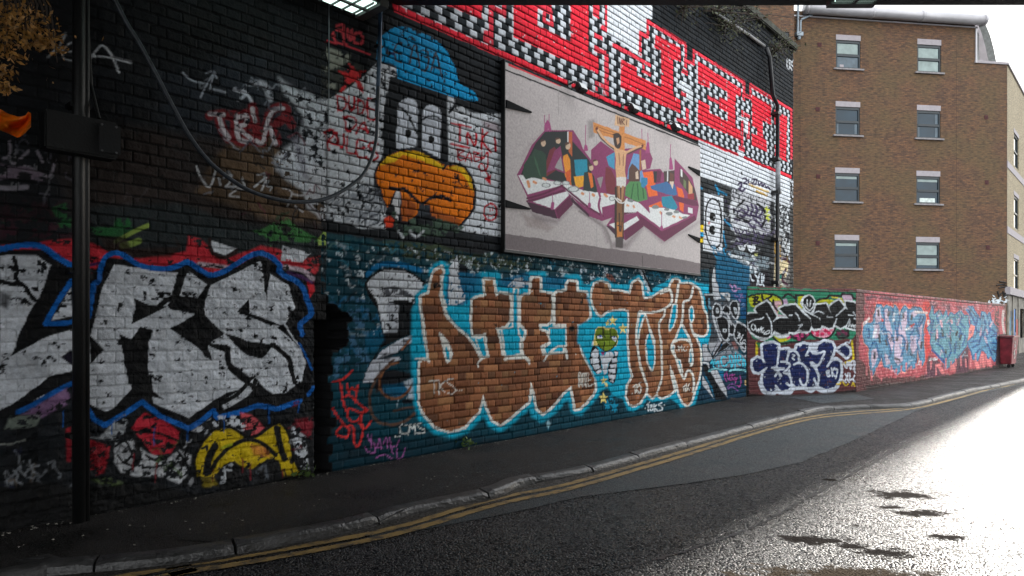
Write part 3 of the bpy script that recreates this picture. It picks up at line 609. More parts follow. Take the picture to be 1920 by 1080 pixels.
M.scribble(960, 478, 1330, 520, 24, 9, 2.0, [(150, 164, 172), (4, 40, 56), (10, 110, 140)], 26)
# white and black arrow flourishes
M.id = 10
M.line(D3, '620,310 700,240 800,215 940,225 1100,280', 9, (0, 100, 150), soft=3)
M.fill(D3, '590,400 640,320 720,270 830,245 950,260 1060,310 1160,390 1090,440 1060,600 1100,700 1020,850 880,900 740,970 690,1078 660,1078 740,960 760,900 750,760 720,640 640,520', INK, soft=1, J=.5)
M.fill(D3, '610,400 660,335 740,280 840,265 940,280 1020,310 1140,400 1120,440 1040,500 1040,570 960,535 870,545 790,570 800,700 820,830 770,840 740,700 700,540 640,450', (196, 200, 206), soft=.8, J=.45, chip=.06)
M.fill(D3, '720,440 860,410 1000,470 1040,520 900,500 760,520', (70, 72, 78), soft=3, J=.4, chip=.25)
M.fill(D3, '900,560 1040,600 1050,760 1000,840 900,820', (14, 18, 22), soft=1, J=.4)
M.fill(D3, '790,570 900,580 895,820 800,760', (176, 180, 188), soft=.8, J=.4, chip=.15); M.fill(D3, '770,840 890,760 890,830', (130, 134, 140), soft=1)
M.fill(D3, '600,860 740,760 770,900 700,1000 610,1000', (0, 96, 134), soft=8, a=.5, J=.6)
M.fill(D3, '1110,700 1110,860 960,960 820,1030 700,1078 740,1000 900,900 1020,860', (190, 194, 204), soft=1, J=.6)
M.fill(D4, '660,0 900,-30 920,0 740,110 690,200 580,205 620,90', (188, 192, 202), soft=1, J=.6)
M.fill(D3, '860,960 980,900 1020,860 960,1000 800,1030', (26, 30, 34), soft=1.5, a=.6)
M.fill(D3, '700,1078 800,1000 940,900 1000,900 900,980 820,1078', (20, 24, 30), soft=2, J=.6, a=.8); M.fill(D3, '780,1000 880,920 960,930 880,1020 800,1030', (186, 190, 200), soft=1.5, J=.6)
M.fill(D4, '590,205 700,200 760,110 860,90 1060,130 920,200 760,260 700,300 680,210', (12, 16, 22), soft=2, J=.6)
M.fill(D4, '760,230 1060,190 1040,300 880,330 760,300', (0, 92, 130), soft=6, J=.7, a=.8)
M.fill(D4, '1060,145 1060,360 970,350 1000,280 940,200', (180, 190, 200), soft=1.5, J=.6, a=.85); M.fill(D4, '930,350 1080,350 1080,390 940,390', (10, 20, 30), soft=3)
M.line(D4, '900,20 800,60 740,150 730,240 770,310 860,350 960,310 1040,200', 4.6, (120, 74, 44), soft=1.6); M.line(D4, '860,0 760,90 680,200 640,330 650,460 720,560 840,580 960,550 1040,480', 5, (92, 66, 52), soft=1.8, chip=.05)
M.line(D4, '880,420 900,360', 1.6, (120, 140, 150)); M.line(D4, '860,460 980,430 1080,435', 4, (90, 70, 60), soft=2, chip=.2)
M.line(D3, '930,990 1000,900 1060,860', 2.4, (130, 78, 44))
M.fill(D3, '1370,230 1425,130 1430,260 1450,360 1510,510 1400,600 1350,590 1355,440', INK, soft=1, J=.4); M.fill(D3, '1425,140 1440,200 1520,240 1520,520 1450,450 1430,300', (14, 22, 30), soft=2, J=.4)
M.fill(D3, '1380,260 1422,140 1428,300 1450,400 1500,510 1500,540 1400,590 1355,580 1360,420', (200, 204, 210), soft=.8, J=.4, chip=.1)
# ---- brown letters
P = (780, 500, 6); Q = (780, 660, 6); RZ = (1080, 500, 7.385); SZ = (1080, 640, 7.385)
glow = dict(soft=5, wob=1, J=.7, var=.1)
M.id = 11
SIL1 = [(P, '190,60 230,10 290,-10 330,20 330,330 450,560 600,700 590,350 700,290 740,110 900,100 920,240 1090,280 1150,300 1270,270 1270,110 1420,100 1420,260 1560,270 1690,240 1700,140 1820,140 1830,250 1930,280'),
        (RZ, '120,330 200,360 220,680 215,760 40,800 30,900 30,1078'), (SZ, '40,60 110,220 200,380 270,500 285,660 240,760 60,950 0,950'),
        (Q, '1840,660 1790,640 1740,470 1640,520 1530,660 1420,740 1340,700 1300,560 1200,640 1060,770 950,850 850,800 760,620 700,720 560,860 400,920 220,870 70,730 30,600 0,120'), (P, '0,500 50,400 40,340 120,260 180,240')]
sp = []
for T_, t_ in SIL1: sp += pts(t_, T_)
TS = ' '.join('%.1f,%.1f' % q for q in sp)
M.line(O, TS, 17, TURQ, soft=6, wob=1, J=.8, curve=False)
M.fill(O, TS, TURQ, soft=2, wob=0, J=.8, var=.08)
for T_, t_ in [(P, '440,60 730,80 740,280 600,350 580,440 450,430 340,430 340,100'), (P, '920,150 1270,60 1270,240 1090,240 920,230'), (P, '1420,110 1700,120 1700,250 1420,250')]:
    M.fill(T_, t_, (0, 96, 134), soft=3, J=.5, var=.15, a=.85)
M.fill(D3, '1355,250 1428,140 1440,260 1450,390 1500,510 1500,545 1400,592 1350,580', (200, 204, 210), soft=.8, J=.4, chip=.1)
M.fill(P, '1020,230 1120,130 1280,120 1280,190 1180,240', (170, 176, 184), soft=1, chip=.25, J=.4)
BRN = (152, 98, 66); BRV = (98, 58, 38)
WL = 4.0
bk = dict(soft=.6, wob=.5, J=.62, var=.2, vcol=BRV, chip=.006)
letters = [(P, '185,120 215,50 285,10 300,60 275,160 265,330 290,440 330,560 440,680 560,780 640,880 700,1000 740,1075 150,1075 140,940 120,800 100,640 65,480 60,340 90,325 150,300 160,250'),
           (P, '770,150 870,150 885,290 900,330 950,305 1050,320 1060,400 1055,600 1000,670 900,690 930,800 980,1075 840,1075 800,850 790,745 650,775 630,600 640,380 690,350 790,330'),
           (P, '1300,200 1310,130 1390,130 1395,290 1520,310 1530,400 1520,610 1480,640 1380,650 1395,715 1460,740 1480,790 1500,845 1400,890 1410,950 1450,1075 1290,1075 1215,980 1205,850 1235,800 1245,720 1180,640 1185,350 1230,320 1290,315'),
           (P, '1700,200 1720,170 1800,170 1810,280 1920,300 1920,640 1810,650 1820,780 1850,950 1900,1075 1660,1075 1690,900 1690,640 1565,650 1565,310 1600,290 1700,275'),
           (RZ, '0,360 140,370 175,450 185,520 185,700 150,735 0,750'),
           (Q, '45,130 70,95 150,105 310,60 420,80 700,90 850,60 960,50 1290,40 1420,40 1650,20 1870,40 1895,110 1920,180 1920,560 1830,630 1790,590 1750,380 1650,460 1530,610 1430,690 1370,640 1335,470 1290,330 1265,560 1200,610 1060,735 950,815 870,770 800,620 760,470 700,670 540,840 380,890 220,840 80,680 40,560'),
           (SZ, '-10,-60 15,0 30,60 90,200 180,370 250,510 262,650 225,740 60,915 -10,930')]
for T_, t_ in letters:
    p_ = t_ + ' ' + t_.split()[0]
    M.line(T_, p_, 9.5, CREAM, soft=.8, wob=.5, J=.6, curve=False)
for T_, t_ in letters: M.fill(T_, t_, BRN, **bk)
M.line(P, '60,560 100,850 150,1070', WL * .9, CREAM, ident=False); M.line(Q, '0,75 60,75 150,100', WL, CREAM)
# counters of the first word
def hole(T_, t_, w=5): M.line(T_, t_ + ' ' + t_.split()[0], w, CREAM, soft=.8, curve=False, J=.6); M.fill(T_, t_, TURQ, soft=.8, wob=.4, J=.8, var=.08)
M.fill(P, '255,730 300,760 390,890 420,980 400,1060 350,1085 320,1000', CREAM, soft=.8, J=.6); M.fill(P, '330,880 380,970 385,1050 350,1040', TURQ, soft=.8)
hole(P, '680,815 760,795 795,1000 750,1005'); hole(P, '1110,250 1145,250 1140,340 1140,560 1140,690 1150,770 1175,800 1165,870 1170,980 1010,1000 980,760 970,710 1095,690 1100,560 1100,330', 6)
M.line(P, '1000,1040 1140,1025 1230,1020 1270,1060', 5, CREAM, soft=.8); M.line(Q, '700,170 700,110 740,90', 2.4, CREAM); M.line(Q, '1230,70 1270,110 1275,130', 3, CREAM)
hole(P, '1450,925 1520,860 1500,780 1510,700 1680,690 1680,885 1600,890 1520,930 1475,990', 6)
M.line(P, '1440,1060 1480,1000 1560,920 1640,890 1690,950 1700,1040', 3.6, CREAM); M.line(P, '1560,300 1550,480 1560,640', 4, CREAM); M.line(P, '1180,350 1170,500 1170,680', 3.4, CREAM)
M.line(P, '340,450 300,330 290,100', 4, CREAM); M.fill(P, '340,470 440,440 590,420 600,600 600,750 500,690 420,580', TURQ, soft=1, J=.8)
M.line(P, '305,340 330,500 440,660 560,760 640,860', 4.5, CREAM)
for t_ in ('200,190 270,180 290,240 200,250', '1360,560 1410,590 1380,620', '1720,670 1790,660 1780,730 1730,720', '870,640 920,650 900,690', '1840,330 1880,340 1880,420 1850,420'): M.fill(P, t_, (20, 18, 18), soft=2, chip=.3)
M.line(Q, '155,325 200,322 255,318 / 208,325 212,470 / 262,325 260,470 / 330,330 272,390 335,455 / 420,305 370,302 352,340 410,380 445,425 415,465 365,462', 1.9, (196, 190, 182), soft=.5); M.line(Q, '462,430 466,434 / 488,428 492,432 / 510,425 514,428', 2, (196, 190, 182))
M.line(Q, '1838,400 1832,250 1855,240 1868,380 / 1880,250 1876,390 / 1895,250 1905,380 1918,250', 1.4, (196, 190, 182), soft=.5)
M.line(SZ, '40,620 40,450 70,600 90,450 90,620 / 100,450 180,450 / 140,450 140,630 / 170,480 170,620 230,600 / 170,540 200,540', 1.5, (200, 196, 188), soft=.5)
# second word
SIL2 = [(RZ, '230,330 260,240 350,210 440,240 470,330 600,340 750,380 790,230 860,185 910,240 920,400 950,450 1060,430 1180,350 1300,300 1320,240 1360,180 1420,190 1430,240 1580,240 1640,270 1700,320 1740,450 1750,580 1800,660 1820,860 1800,930 1760,955 1680,940 1620,900 1660,1000 1690,1078'),
        (SZ, '1690,20 1725,150 1720,400 1690,550 1640,680 1590,840 1540,890 1490,850 1430,740 1400,580 1340,410 1300,320 1320,520 1360,680 1290,740 1190,780 1140,750 1120,720 1060,780 1010,740 980,690 880,850 800,890 740,860 705,760 715,620 790,490 750,300 730,0'), (RZ, '730,1000 740,700 735,610 650,578 540,590 430,610 350,680 300,640 240,520 215,430')]
sp2 = []
for T_, t_ in SIL2: sp2 += pts(t_, T_)
TS2 = ' '.join('%.1f,%.1f' % q for q in sp2); TS2c = TS2 + ' ' + TS2.split()[0]
M.id = 12
M.fill(RZ, '30,250 215,300 215,450 230,700 20,820 20,1078 40,1078 740,1078 730,620 1020,300 700,240', TURQ, **glow)
M.fill(SZ, '20,-20 740,-20 780,480 700,650 690,800 520,760 440,640 300,700 285,560 200,380', TURQ, **glow)
M.line(O, TS2c, 15, TURQ, soft=6, wob=1, J=.8, curve=False)
M.fill(RZ, '920,250 1060,300 1300,180 1840,250 1850,370 1770,400 1700,300 1200,330 1000,440', TURQ, soft=3, J=.6, var=.15)
M.fill(RZ, '1620,900 1800,940 1870,860 1860,1078 1700,1078', TURQ, soft=2, J=.8); M.fill(SZ, '1700,0 1760,0 1770,400 1700,700 1640,860 1560,930 1450,930 1420,860 1560,880 1680,560', TURQ, soft=3, J=.8)
M.fill(SZ, '690,760 740,870 900,870 1000,760 1150,790 1380,700 1440,880 1290,780 1100,830 980,800 880,900 800,980 720,960 660,820', TURQ, soft=4, J=.8)
M.fill(RZ, '860,20 940,20 1050,340 990,330 900,110', (186, 196, 204), soft=1.4, J=.4, chip=.25); M.line(RZ, '925,60 960,150 1010,250 1050,345', 4, INK, soft=1)
M.fill(RZ, '40,40 130,20 140,110 60,100 / 370,0 420,10 430,60 380,70 / 180,130 260,120 260,180 190,170 / 950,300 1040,330 1030,370 960,360', (170, 184, 196), soft=2, wob=3, J=.4, chip=.42)
M.fill(RZ, '400,90 500,110 560,210 480,200 430,160', (110, 66, 56), soft=3, chip=.25)
M.line(O, TS2c, 7.5, CREAM, soft=.8, wob=.5, J=.6, curve=False); M.fill(O, TS2, BRN, **bk)
for T_, t_ in ((RZ, '1025,880 1060,980 1080,1078 980,1078 1000,960'), (SZ, '980,-10 1080,-10 1078,300 1052,400 1000,300 980,100')): M.line(T_, t_, 6, CREAM, soft=.8, curve=False, J=.6)
M.fill(RZ, '1025,890 1060,980 1085,1090 975,1090 1000,960', TURQ, soft=.6, J=.8); M.fill(SZ, '980,-20 1085,-20 1078,300 1052,400 1000,300 980,100', TURQ, soft=.6, J=.8)
hole(RZ, '895,665 945,660 880,850 855,1000 850,850', 6); hole(RZ, '1350,530 1390,530 1385,700 1340,830 1300,880 1295,830', 5); hole(RZ, '1600,560 1622,600 1625,720 1600,765 1578,700 1580,600', 4.6)
hole(RZ, '1460,810 1500,890 1570,1000 1460,990 1390,1010', 6); hole(SZ, '1350,60 1352,120 1325,110', 5); hole(SZ, '1400,250 1440,270 1460,400 1470,430', 4.5); hole(SZ, '1590,120 1610,200 1598,310 1578,280', 4.4); 
M.fill(SZ, '1360,100 1400,240 1440,270 1400,260 1350,150', CREAM, soft=.8)
wl = dict(soft=.7, wob=.4, J=.6)
for T_, t_, w_ in ((RZ, '1300,310 1330,400 1320,500 1260,560 1140,620 960,640 880,625 860,750 840,900 840,1078', 4.2), (SZ, '850,0 880,280 940,480 985,620 980,700', 4.2), (RZ, '960,650 1020,850 1060,1000 1080,1078', 3.4),
                   (RZ, '1230,600 1220,680 1150,800 1180,1078', 2.6), (SZ, '1180,0 1190,300 1190,500 1150,640 1120,710', 2.8), (RZ, '1420,240 1400,400 1380,520', 4.2), (RZ, '1620,290 1600,400 1560,460 1490,500 1480,700 1460,790', 4),
                   (RZ, '1460,790 1380,980 1330,1078', 3.4), (RZ, '1470,800 1560,980 1600,1078', 3), (RZ, '1590,780 1600,850 1640,960', 3), (RZ, '1370,1040 1450,1005 1540,1020 1590,1055', 3.6), (SZ, '1580,0 1612,150 1612,300 1590,340', 2.6),
                   (SZ, '1350,0 1320,100 1390,250 1440,400 1500,515 1530,430 1570,405 1620,460 1635,600 1620,700', 3), (RZ, '1180,370 1280,330', 3)):
    M.line(T_, t_, w_, CREAM, **wl)
GR = (200, 198, 190)
M.line(SZ, '1420,70 1425,130 / 1410,75 1450,85 1430,105 / 1460,60 1465,130 / 1500,80 1485,110 1510,135 1530,120 / 1395,125 1396,128 / 1545,78 1547,80', 1.3, GR, soft=.5)
M.line(SZ, '790,630 830,600 / 815,620 820,720 / 840,600 835,710 / 870,610 840,660 880,710 / 900,570 870,590 900,640 890,720 860,710 / 775,718 776,720 / 912,642 914,646', 1.5, GR, soft=.5)
M.line(SZ, '1480,640 1520,610 / 1500,630 1500,690 / 1530,590 1520,700 1550,650 1525,640 / 1570,590 1550,630 1570,680 / 1588,642 1589,646', 1.4, GR, soft=.5)
M.line(SZ, '980,880 1020,850 / 1000,860 1005,960 / 1040,890 1030,950 1060,950 1060,890 1030,890 / 1080,870 1090,970 / 1120,880 1090,910 1130,960 / 1190,850 1150,880 1190,910 1190,950 1150,960 / 955,930 957,933 / 1220,885 1222,889', 1.8, (196, 206, 212), soft=.5)
# little green figure and stars
M.id = 13
ST = (226, 206, 120)
def star(T_, cx, cy, r, col):
    q = []
    for i in range(10):
        a = math.pi / 2 + i * math.pi / 5; rr = r if i % 2 == 0 else r * .42
        q.append('%.1f,%.1f' % (cx + rr * math.cos(a) * .8, cy - rr * math.sin(a)))
    M.fill(T_, ' '.join(q), col, soft=.6, wob=.4, J=.8)
star(RZ, 440, 780, 48, ST); star(RZ, 510, 750, 78, ST); star(RZ, 650, 860, 80, ST); star(SZ, 385, 545, 62, ST); star(SZ, 425, 605, 42, ST); star(SZ, 380, 785, 90, ST)
for a_ in ((435, 880, 80), (535, 900, 84), (490, 780, 60)): star(SZ, a_[0], a_[1], a_[2], (0, 140, 176))
M.line(SZ, '435,880 437,950 / 535,900 537,980', 2, (0, 140, 176))
M.fill(RZ, '270,870 310,830 380,830 440,850 520,840 560,880 590,960 580,1040 560,1100 240,1100 250,980', ST, soft=1, J=.8)
M.fill(RZ, '270,900 300,845 370,840 400,870 460,870 490,850 540,860 575,920 580,1010 560,1085 300,1085 262,990', (92, 112, 24), soft=.7, J=.8)
M.fill(SZ, '290,-20 570,-20 520,80 470,125 400,130 330,80', (108, 130, 28), soft=.7, J=.8)
M.line(RZ, '380,850 375,930 400,980 / 480,870 480,960 470,990 / 270,970 330,950 370,970 / 480,970 540,960 580,1000', 1.6, INK, soft=.5); M.line(SZ, '395,10 385,120 / 300,40 350,100 400,132 470,125 530,70 560,10', 1.6, INK, soft=.5)
M.fill(RZ, '285,960 350,955 370,985 330,1000 290,990 / 490,975 560,980 575,1010 545,1035 500,1010', (206, 212, 220), soft=.5); M.fill(RZ, '315,955 345,955 345,975 320,980 / 510,968 540,972 540,990 515,988', (30, 70, 140), soft=.5)
for T_, t_ in ((SZ, '215,100 250,60 300,90 325,180 340,260 360,400 330,450 290,450 240,410 205,330 190,240 200,150'), (SZ, '540,130 580,140 580,210 570,300 575,400 540,560 510,590 450,550 440,440 450,330 470,260 530,210')):
    M.fill(T_, t_, INK, soft=.6)
G1 = (188, 192, 200)
M.fill(SZ, '330,190 400,200 430,150 500,150 530,200 450,300 430,440 400,470 370,400', G1, soft=.8)
for t_ in ('215,150 270,100 310,130 310,210 230,220 205,200', '205,240 300,220 320,290 240,320 210,300', '225,330 310,310 340,370 260,400', '270,420 350,380 350,420 300,450', '535,140 575,150 570,200 540,205', '490,250 560,230 575,290 500,300', '465,320 560,310 560,370 480,360', '450,385 550,375 545,440 460,430', '445,460 545,460 540,520 460,520', '465,540 520,530 515,575', '230,-10 250,30 225,60'):
    M.fill(SZ, t_, (196, 200, 208), soft=.6, J=.8)
M.fill(SZ, '345,140 400,140 410,160 380,195 345,180', (120, 40, 90), soft=.6)
# silver graffiti past the second word
M.id = 14
M.fill(T3, '170,180 360,190 340,60 320,-30 400,-30 420,100 480,260 620,180 620,260 560,300 700,260 790,330 790,560 720,660 860,720 1000,960 1000,1100 240,1100 300,800 240,600 230,420', (60, 64, 70), soft=1.5, J=.4, chip=.1, var=.3)
M.fill(T2, '245,640 280,570 310,600 300,700 330,860 380,1000 390,1078 280,1078 250,850', INK, soft=1, J=.3); M.fill(T2, '262,650 285,590 300,620 295,700 320,860 370,1010 370,1078 270,1078 250,800', (180, 184, 188), soft=.8, J=.3)
M.fill(T2, '205,600 265,560 240,700 260,1000 205,1000', (10, 16, 20), soft=1.5, J=.3); M.fill(T3, '340,-10 400,-10 430,120 470,270 360,290 340,150', (170, 174, 180), soft=.8, J=.3)
M.line(T3, '190,210 340,205 / 470,180 560,240 600,300 600,190 500,180', 2.4, (176, 180, 184), soft=.7)
M.fill(T3, '190,230 340,225 340,300 260,300 300,480 260,560 230,420', INK, soft=1); M.line(T3, '265,280 270,400 290,440', 4, (90, 130, 150), soft=1.5, chip=.2)
for t_ in ('340,440 380,360 450,400 460,500 430,580 350,560', '500,480 540,400 600,430 610,520 560,520', '620,420 660,330 740,330 760,450 730,600 680,560', '400,620 540,600 600,720 590,900 540,960 470,860', '620,700 680,720 690,860 620,850', '740,700 850,720 930,850 990,1000 980,1100 860,1100 740,980 700,860'):
    M.line(T3, t_ + ' ' + t_.split()[0], 5, (172, 176, 182), soft=.8, chip=.08, J=.6)
    M.fill(T3, t_, (13, 14, 17), soft=.8, curve=True, J=.5)
M.line(T3, '390,450 410,440 425,490 400,510 390,450 / 690,420 720,440 735,500 710,520 690,420 / 510,780 550,790 540,840 510,820 510,780', 2, (160, 166, 172), soft=.7)
M.line(T3, '480,500 470,560 / 570,520 620,640 640,700 / 330,560 400,800 480,990 540,1010 600,960 / 720,640 860,720 / 900,800 980,960 1000,1078', 3.2, (176, 180, 186), soft=.8, chip=.08)
M.line(T3, '750,840 790,860 760,900 800,910 740,940 / 840,880 790,990 830,1040 / 900,990 850,970 820,1030', 1.6, (190, 194, 200), soft=.5)
M.fill(T4, '140,40 230,30 220,100 300,240 320,320 560,280 700,160 860,240 900,500 900,980 60,1010 120,760 160,300', (8, 46, 66), soft=1.5, J=.7)
M.fill(T4, '150,60 230,40 240,120 320,290 270,340 180,330 160,150', (170, 172, 178), soft=1, J=.7); M.fill(T4, '260,0 420,0 300,220 270,120', (150, 152, 158), soft=1, J=.7); M.fill(T4, '430,0 560,0 640,60 560,120 380,230 340,280 330,200', (150, 152, 160), soft=1, J=.7)
M.fill(T4, '210,90 330,250 430,80 480,0 520,0 420,160 330,290', INK, soft=1); M.fill(T4, '440,140 480,40 500,80 470,130', (0, 110, 160), soft=1); M.fill(T4, '480,60 560,10 620,60 400,220', INK, soft=1.4)
M.fill(T4, '330,300 560,130 720,80 760,190 880,260 900,420 700,440 400,440', (120, 124, 132), soft=2, J=.7, chip=.1); M.fill(T4, '640,0 700,0 760,140 700,130', (120, 74, 70), soft=2, a=.8)
M.line(T4, '800,20 810,120 860,180 890,100 860,30 820,60', 1.8, (176, 180, 186), soft=.5); M.line(T4, '1000,0 1000,100 940,230 880,250', 5, (160, 164, 172), soft=.8)
M.line(T4, '170,360 240,370 260,440', 3.4, (180, 184, 190)); M.fill(T4, '170,390 240,400 280,500 560,960 560,990 380,990 300,760 170,480', (10, 14, 20), soft=1.2)
M.fill(T4, '290,500 400,490 440,560 560,820 580,950 480,830 400,720', (172, 174, 180), soft=.8, J=.7); M.fill(T4, '160,580 230,700 350,970 260,860 150,730', (176, 178, 184), soft=.8, J=.7); M.fill(T4, '175,570 230,600 330,800 370,980 300,800', (0, 90, 120), soft=2)
M.fill(T4, '420,500 520,500 520,640 480,660', (0, 104, 140), soft=3, a=.8)
CY = (60, 178, 204)
M.line(T4, '270,500 330,470 420,465 560,480 / 620,500 700,480 800,480 890,500', 2.6, (130, 196, 206), soft=.8)
M.line(T4, '540,270 490,260 470,330 490,400 540,410 600,350 / 610,240 640,440 / 640,230 680,330 640,440 / 710,190 710,450 / 740,320 800,310 790,230 750,230 750,360 800,400 / 840,280 840,420 / 850,300 880,360 870,430 / 330,340 340,430 / 360,310 380,380 420,330 430,420 / 300,370 320,320', 2, CY, soft=.8)
M.line(T4, '540,540 530,600 570,680 / 560,510 580,600 600,650 / 660,560 620,580 620,650 660,660 / 690,560 650,600 690,660 / 700,600 710,660 740,620 710,700 / 790,580 805,680 780,760 740,740', 1.4, (150, 60, 130), soft=.5); M.line(T4, '580,770 640,720 720,740 / 590,800 650,770 750,830', 1.6, (110, 70, 130), soft=.6)
M.line(T3, '620,30 660,80 700,40 720,90 / 660,120 700,150 760,100 800,110 / 700,220 750,240 / 780,200 830,190 790,250 850,250 / 770,280 790,320', 2, (170, 130, 176), soft=.7, chip=.1); M.line(T3, '810,370 850,350 860,380 820,410 870,400', 1.4, (140, 160, 190))
M.fill(T3, '620,170 900,170 910,600 800,620 800,330 700,260', (10, 70, 120), soft=3, J=.4, a=.6)
M.line(T4, '880,670 885,720', 4, (190, 160, 110), soft=1.5, chip=.1)
# tags low on the teal
M.id = 15; M.lid = True
TR = (206, 50, 48)
M.line(D4, '480,100 440,140 380,180 310,195 / 370,190 385,260 400,380 430,460 / 440,215 450,290 475,255 520,275 530,230 510,380 / 410,330 460,320 540,390 615,450 570,475 500,450 450,440 440,500 460,540 510,560 560,510 590,450 / 310,440 360,520 400,580 350,630 345,670 390,690 440,690 455,620 400,585 / 460,590 490,610 500,740 535,775 565,710 585,600 550,570 / 560,500 560,590 590,620 620,600 655,550', 3.8, TR, soft=1, J=.8)
M.line(D4, '620,670 650,740 / 650,660 660,790 / 600,780 620,820 680,840 690,780 / 670,740 700,790 730,710 740,800 / 700,790 760,790 / 760,760 790,700 800,790 / 820,700 830,770 850,840 / 830,770 880,780 910,720 / 960,790 940,860 900,890 880,860 890,800 / 690,885 730,860 780,850 / 800,860 840,890', 1.8, (150, 84, 144), soft=.8, J=.8, chip=.05)
M.line(D4, '975,590 925,585 908,625 930,665 990,660 / 990,672 1000,585 1025,620 1045,580 1052,668 / 1105,568 1070,580 1085,610 1130,630 1125,655 1060,655 / 870,685 872,687 / 890,688 892,690 / 908,684 910,686', 1.8, (206, 208, 206), soft=.6, J=.8)
M.line(O, '1028,775 1028,805', 2, (60, 140, 170), soft=1.5, a=.5); M.fill(O, '1024,793 1028,788 1033,795 1028,803', (150, 190, 204), soft=2)
M.fill(T4, '570,1000 700,990 820,1010 700,1030 580,1030', (190, 74, 30), soft=2, chip=.2); M.fill(T4, '620,960 720,960 720,1000 640,1000', (130, 110, 100), soft=2, chip=.35)
M.line(D3, '100,560 250,600 / 420,840 600,860 / 520,800 640,810', 3, (110, 130, 140), soft=2, chip=.4)
# broken left edge of the teal brickwork
tooth = (np.floor(M.course / 1.5).astype(int) % 2) * 8 + hash2(M.course, M.course, 3) * 7
slot = (M.PY > 556) & (M.PX < 612 + tooth) | ((M.PY > 572) & (M.PY < 655) & (M.PX < 628 + 18 * np.sin((M.PY - 572) / 83 * 3.14) + tooth) & (M.PX < 680))
slot &= (M.PY < 893)
M.dep = np.where(slot, -.30, M.dep)
for _k in range(2):
    sd_ = slot.copy(); sd_[:, 1:] |= slot[:, :-1]; sd_[1:] |= slot[:-1]; sd_[:-1] |= slot[1:]; slot = sd_
M.C[slot] = (.006, .006, .007); M.J[slot] = 1  # darkness of the deep gap put into the colour, rim included
M.fill(O, '604,520 612,520 616,200 612,200', (20, 20, 22), soft=3, a=.7, ident=False)
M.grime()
gw = empty('graffiti_wall', (WP[0], WP[1], 0), 'tall viaduct brick wall covered in graffiti, running from the dark bridge to the brown brick building', 'wall')
L.build(gw, paint_mat('rough_painted_brick', .75, .9, 55, .2), {0: ('dark_brickwork', 'sooty dark brickwork with white and red scrawls under the bridge'), 2: ('colour_patches', 'coral and green paint above the silver letters'), 3: ('silver_lettering', 'big silver block letters with black shadows and a blue outline'),
                      4: ('yellow_graffiti', 'yellow, red and white paint low on the wall')})
M.build(gw, m_paint, {0: ('black_brickwork', 'bricks painted flat black'), 2: ('white_brickwork', 'white painted bricks with big cartoon eyes'), 3: ('blue_cap_painting', 'bright blue painted cap with the letters LAJA'),
                      4: ('orange_beak_painting', 'orange and yellow painted beak outlined in black'), 5: ('red_writing', 'red handwriting that reads DUDE DA RULES and INKI BABY'), 6: ('checkered_mural', 'red letters on black and white checkered bricks'),
                      7: ('white_band', 'plain white bricks beside the mural board'), 8: ('scribbled_brickwork', 'dense black and white scribbles at the far end'), 9: ('teal_brickwork', 'bricks painted dark teal'), 10: ('arrow_painting', 'white and black curved arrows'),
                      11: ('brown_lettering', 'brown brick letters that read DIET with cream outlines'), 12: ('turquoise_lettering', 'brown letters TOKS on a turquoise ground'), 13: ('green_figure_painting', 'small green headed figure with white gloves and yellow stars'),
                      14: ('silver_graffiti', 'black and silver bubble letters'), 15: ('tag_writing', 'red, pink and white tags near the pavement')})
# body of the wall behind the painted face, its coping, corbel
dv = Vector((WD[0], WD[1], 0)).normalized(); nv = Vector((dv.y, -dv.x, 0)); WA = math.atan2(dv.y, dv.x)
def wbox(bm, s0, s1, z0, z1, o0, o1, bev=0.0):
    c = Vector((WP[0], WP[1], 0)) + dv * (s0 + s1) / 2 + nv * (o0 + o1) / 2; c.z = (z0 + z1) / 2
    bm_box(bm, c, (s1 - s0, abs(o1 - o0), z1 - z0), WA, bev)
m_core = simple('sooty_brick', (34, 33, 34), .85, nscale=5, bump=.6, bscale=25)
bm = bmesh.new(); wbox(bm, wall_s(-40) - 9, sE + .01, -.3, 7.55, -.32, -1.0); wbox(bm, wall_s(-40) - 9, wall_s(-40), -.3, 6, -.3, 0)
obj_from_bm('wall_core', bm, m_core, gw)
bm = bmesh.new(); wbox(bm, sE - .004, sE + .008, 0, 7.6, -.31, -.004); obj_from_bm('wall_end', bm, m_core, gw)
m_cope = simple('mossy_coping', (46, 48, 40), .95, nscale=6, noise=.5, bump=.9, bscale=30)
bm = bmesh.new(); sC = wall_s(1180)
wbox(bm, sC, sE + .02, 7.56, 7.72, -1.0, .09, .02); obj_from_bm('coping', bm, m_cope, gw)
bm = bmesh.new(); n_ = 40
ledge = [wall_pt(x, y, .05) for x, y in ((1330, 24), (1365, 45), (1400, 68), (1428, 88))]
bm_tube(bm, ledge, .035, 8); obj_from_bm('ledge_pipe', bm, simple('grey_pipe', (84, 84, 86), .5), gw, True)
# --------------------------------------------------------- low boundary walls
LK = dict(H=.075, q=.05625, coff=(-.0040, -.0024, .0024, .0040, .018, .030, .042), roff=(.0006, .0060, .0078, .024, .040, .056, .0735), depth=.004, rough=.0008)
A0 = np.array((4.63, 13.42)); A1 = np.array((7.26, 14.4)); B1 = np.array((17.3, 23.9))
dA = (A1 - A0); lA = np.hypot(*dA); dB = B1 - A1; lB = np.hypot(*dB)
A = Surf(A0, dA, 0, lA, -.02, 2.10, **LK)
LB = dict(LK); LB['coff'] = (-.0040, -.0024, .0024, .0040, .025); LB['roff'] = (.0006, .0060, .0078, .030, .052, .0735)
B = Surf(A1, dB, 0, lB, -.02, 2.10, **LB)
W1 = (1400, 540, 8); W2 = (1400, 630, 8); BZ = (1600, 525, 6)
A4 = '1380,500 1930,500 1930,800 1380,800'
for S_ in (A, B): S_.fill(O, A4, (84, 44, 46), soft=0, wob=0, J=.75, var=.15)
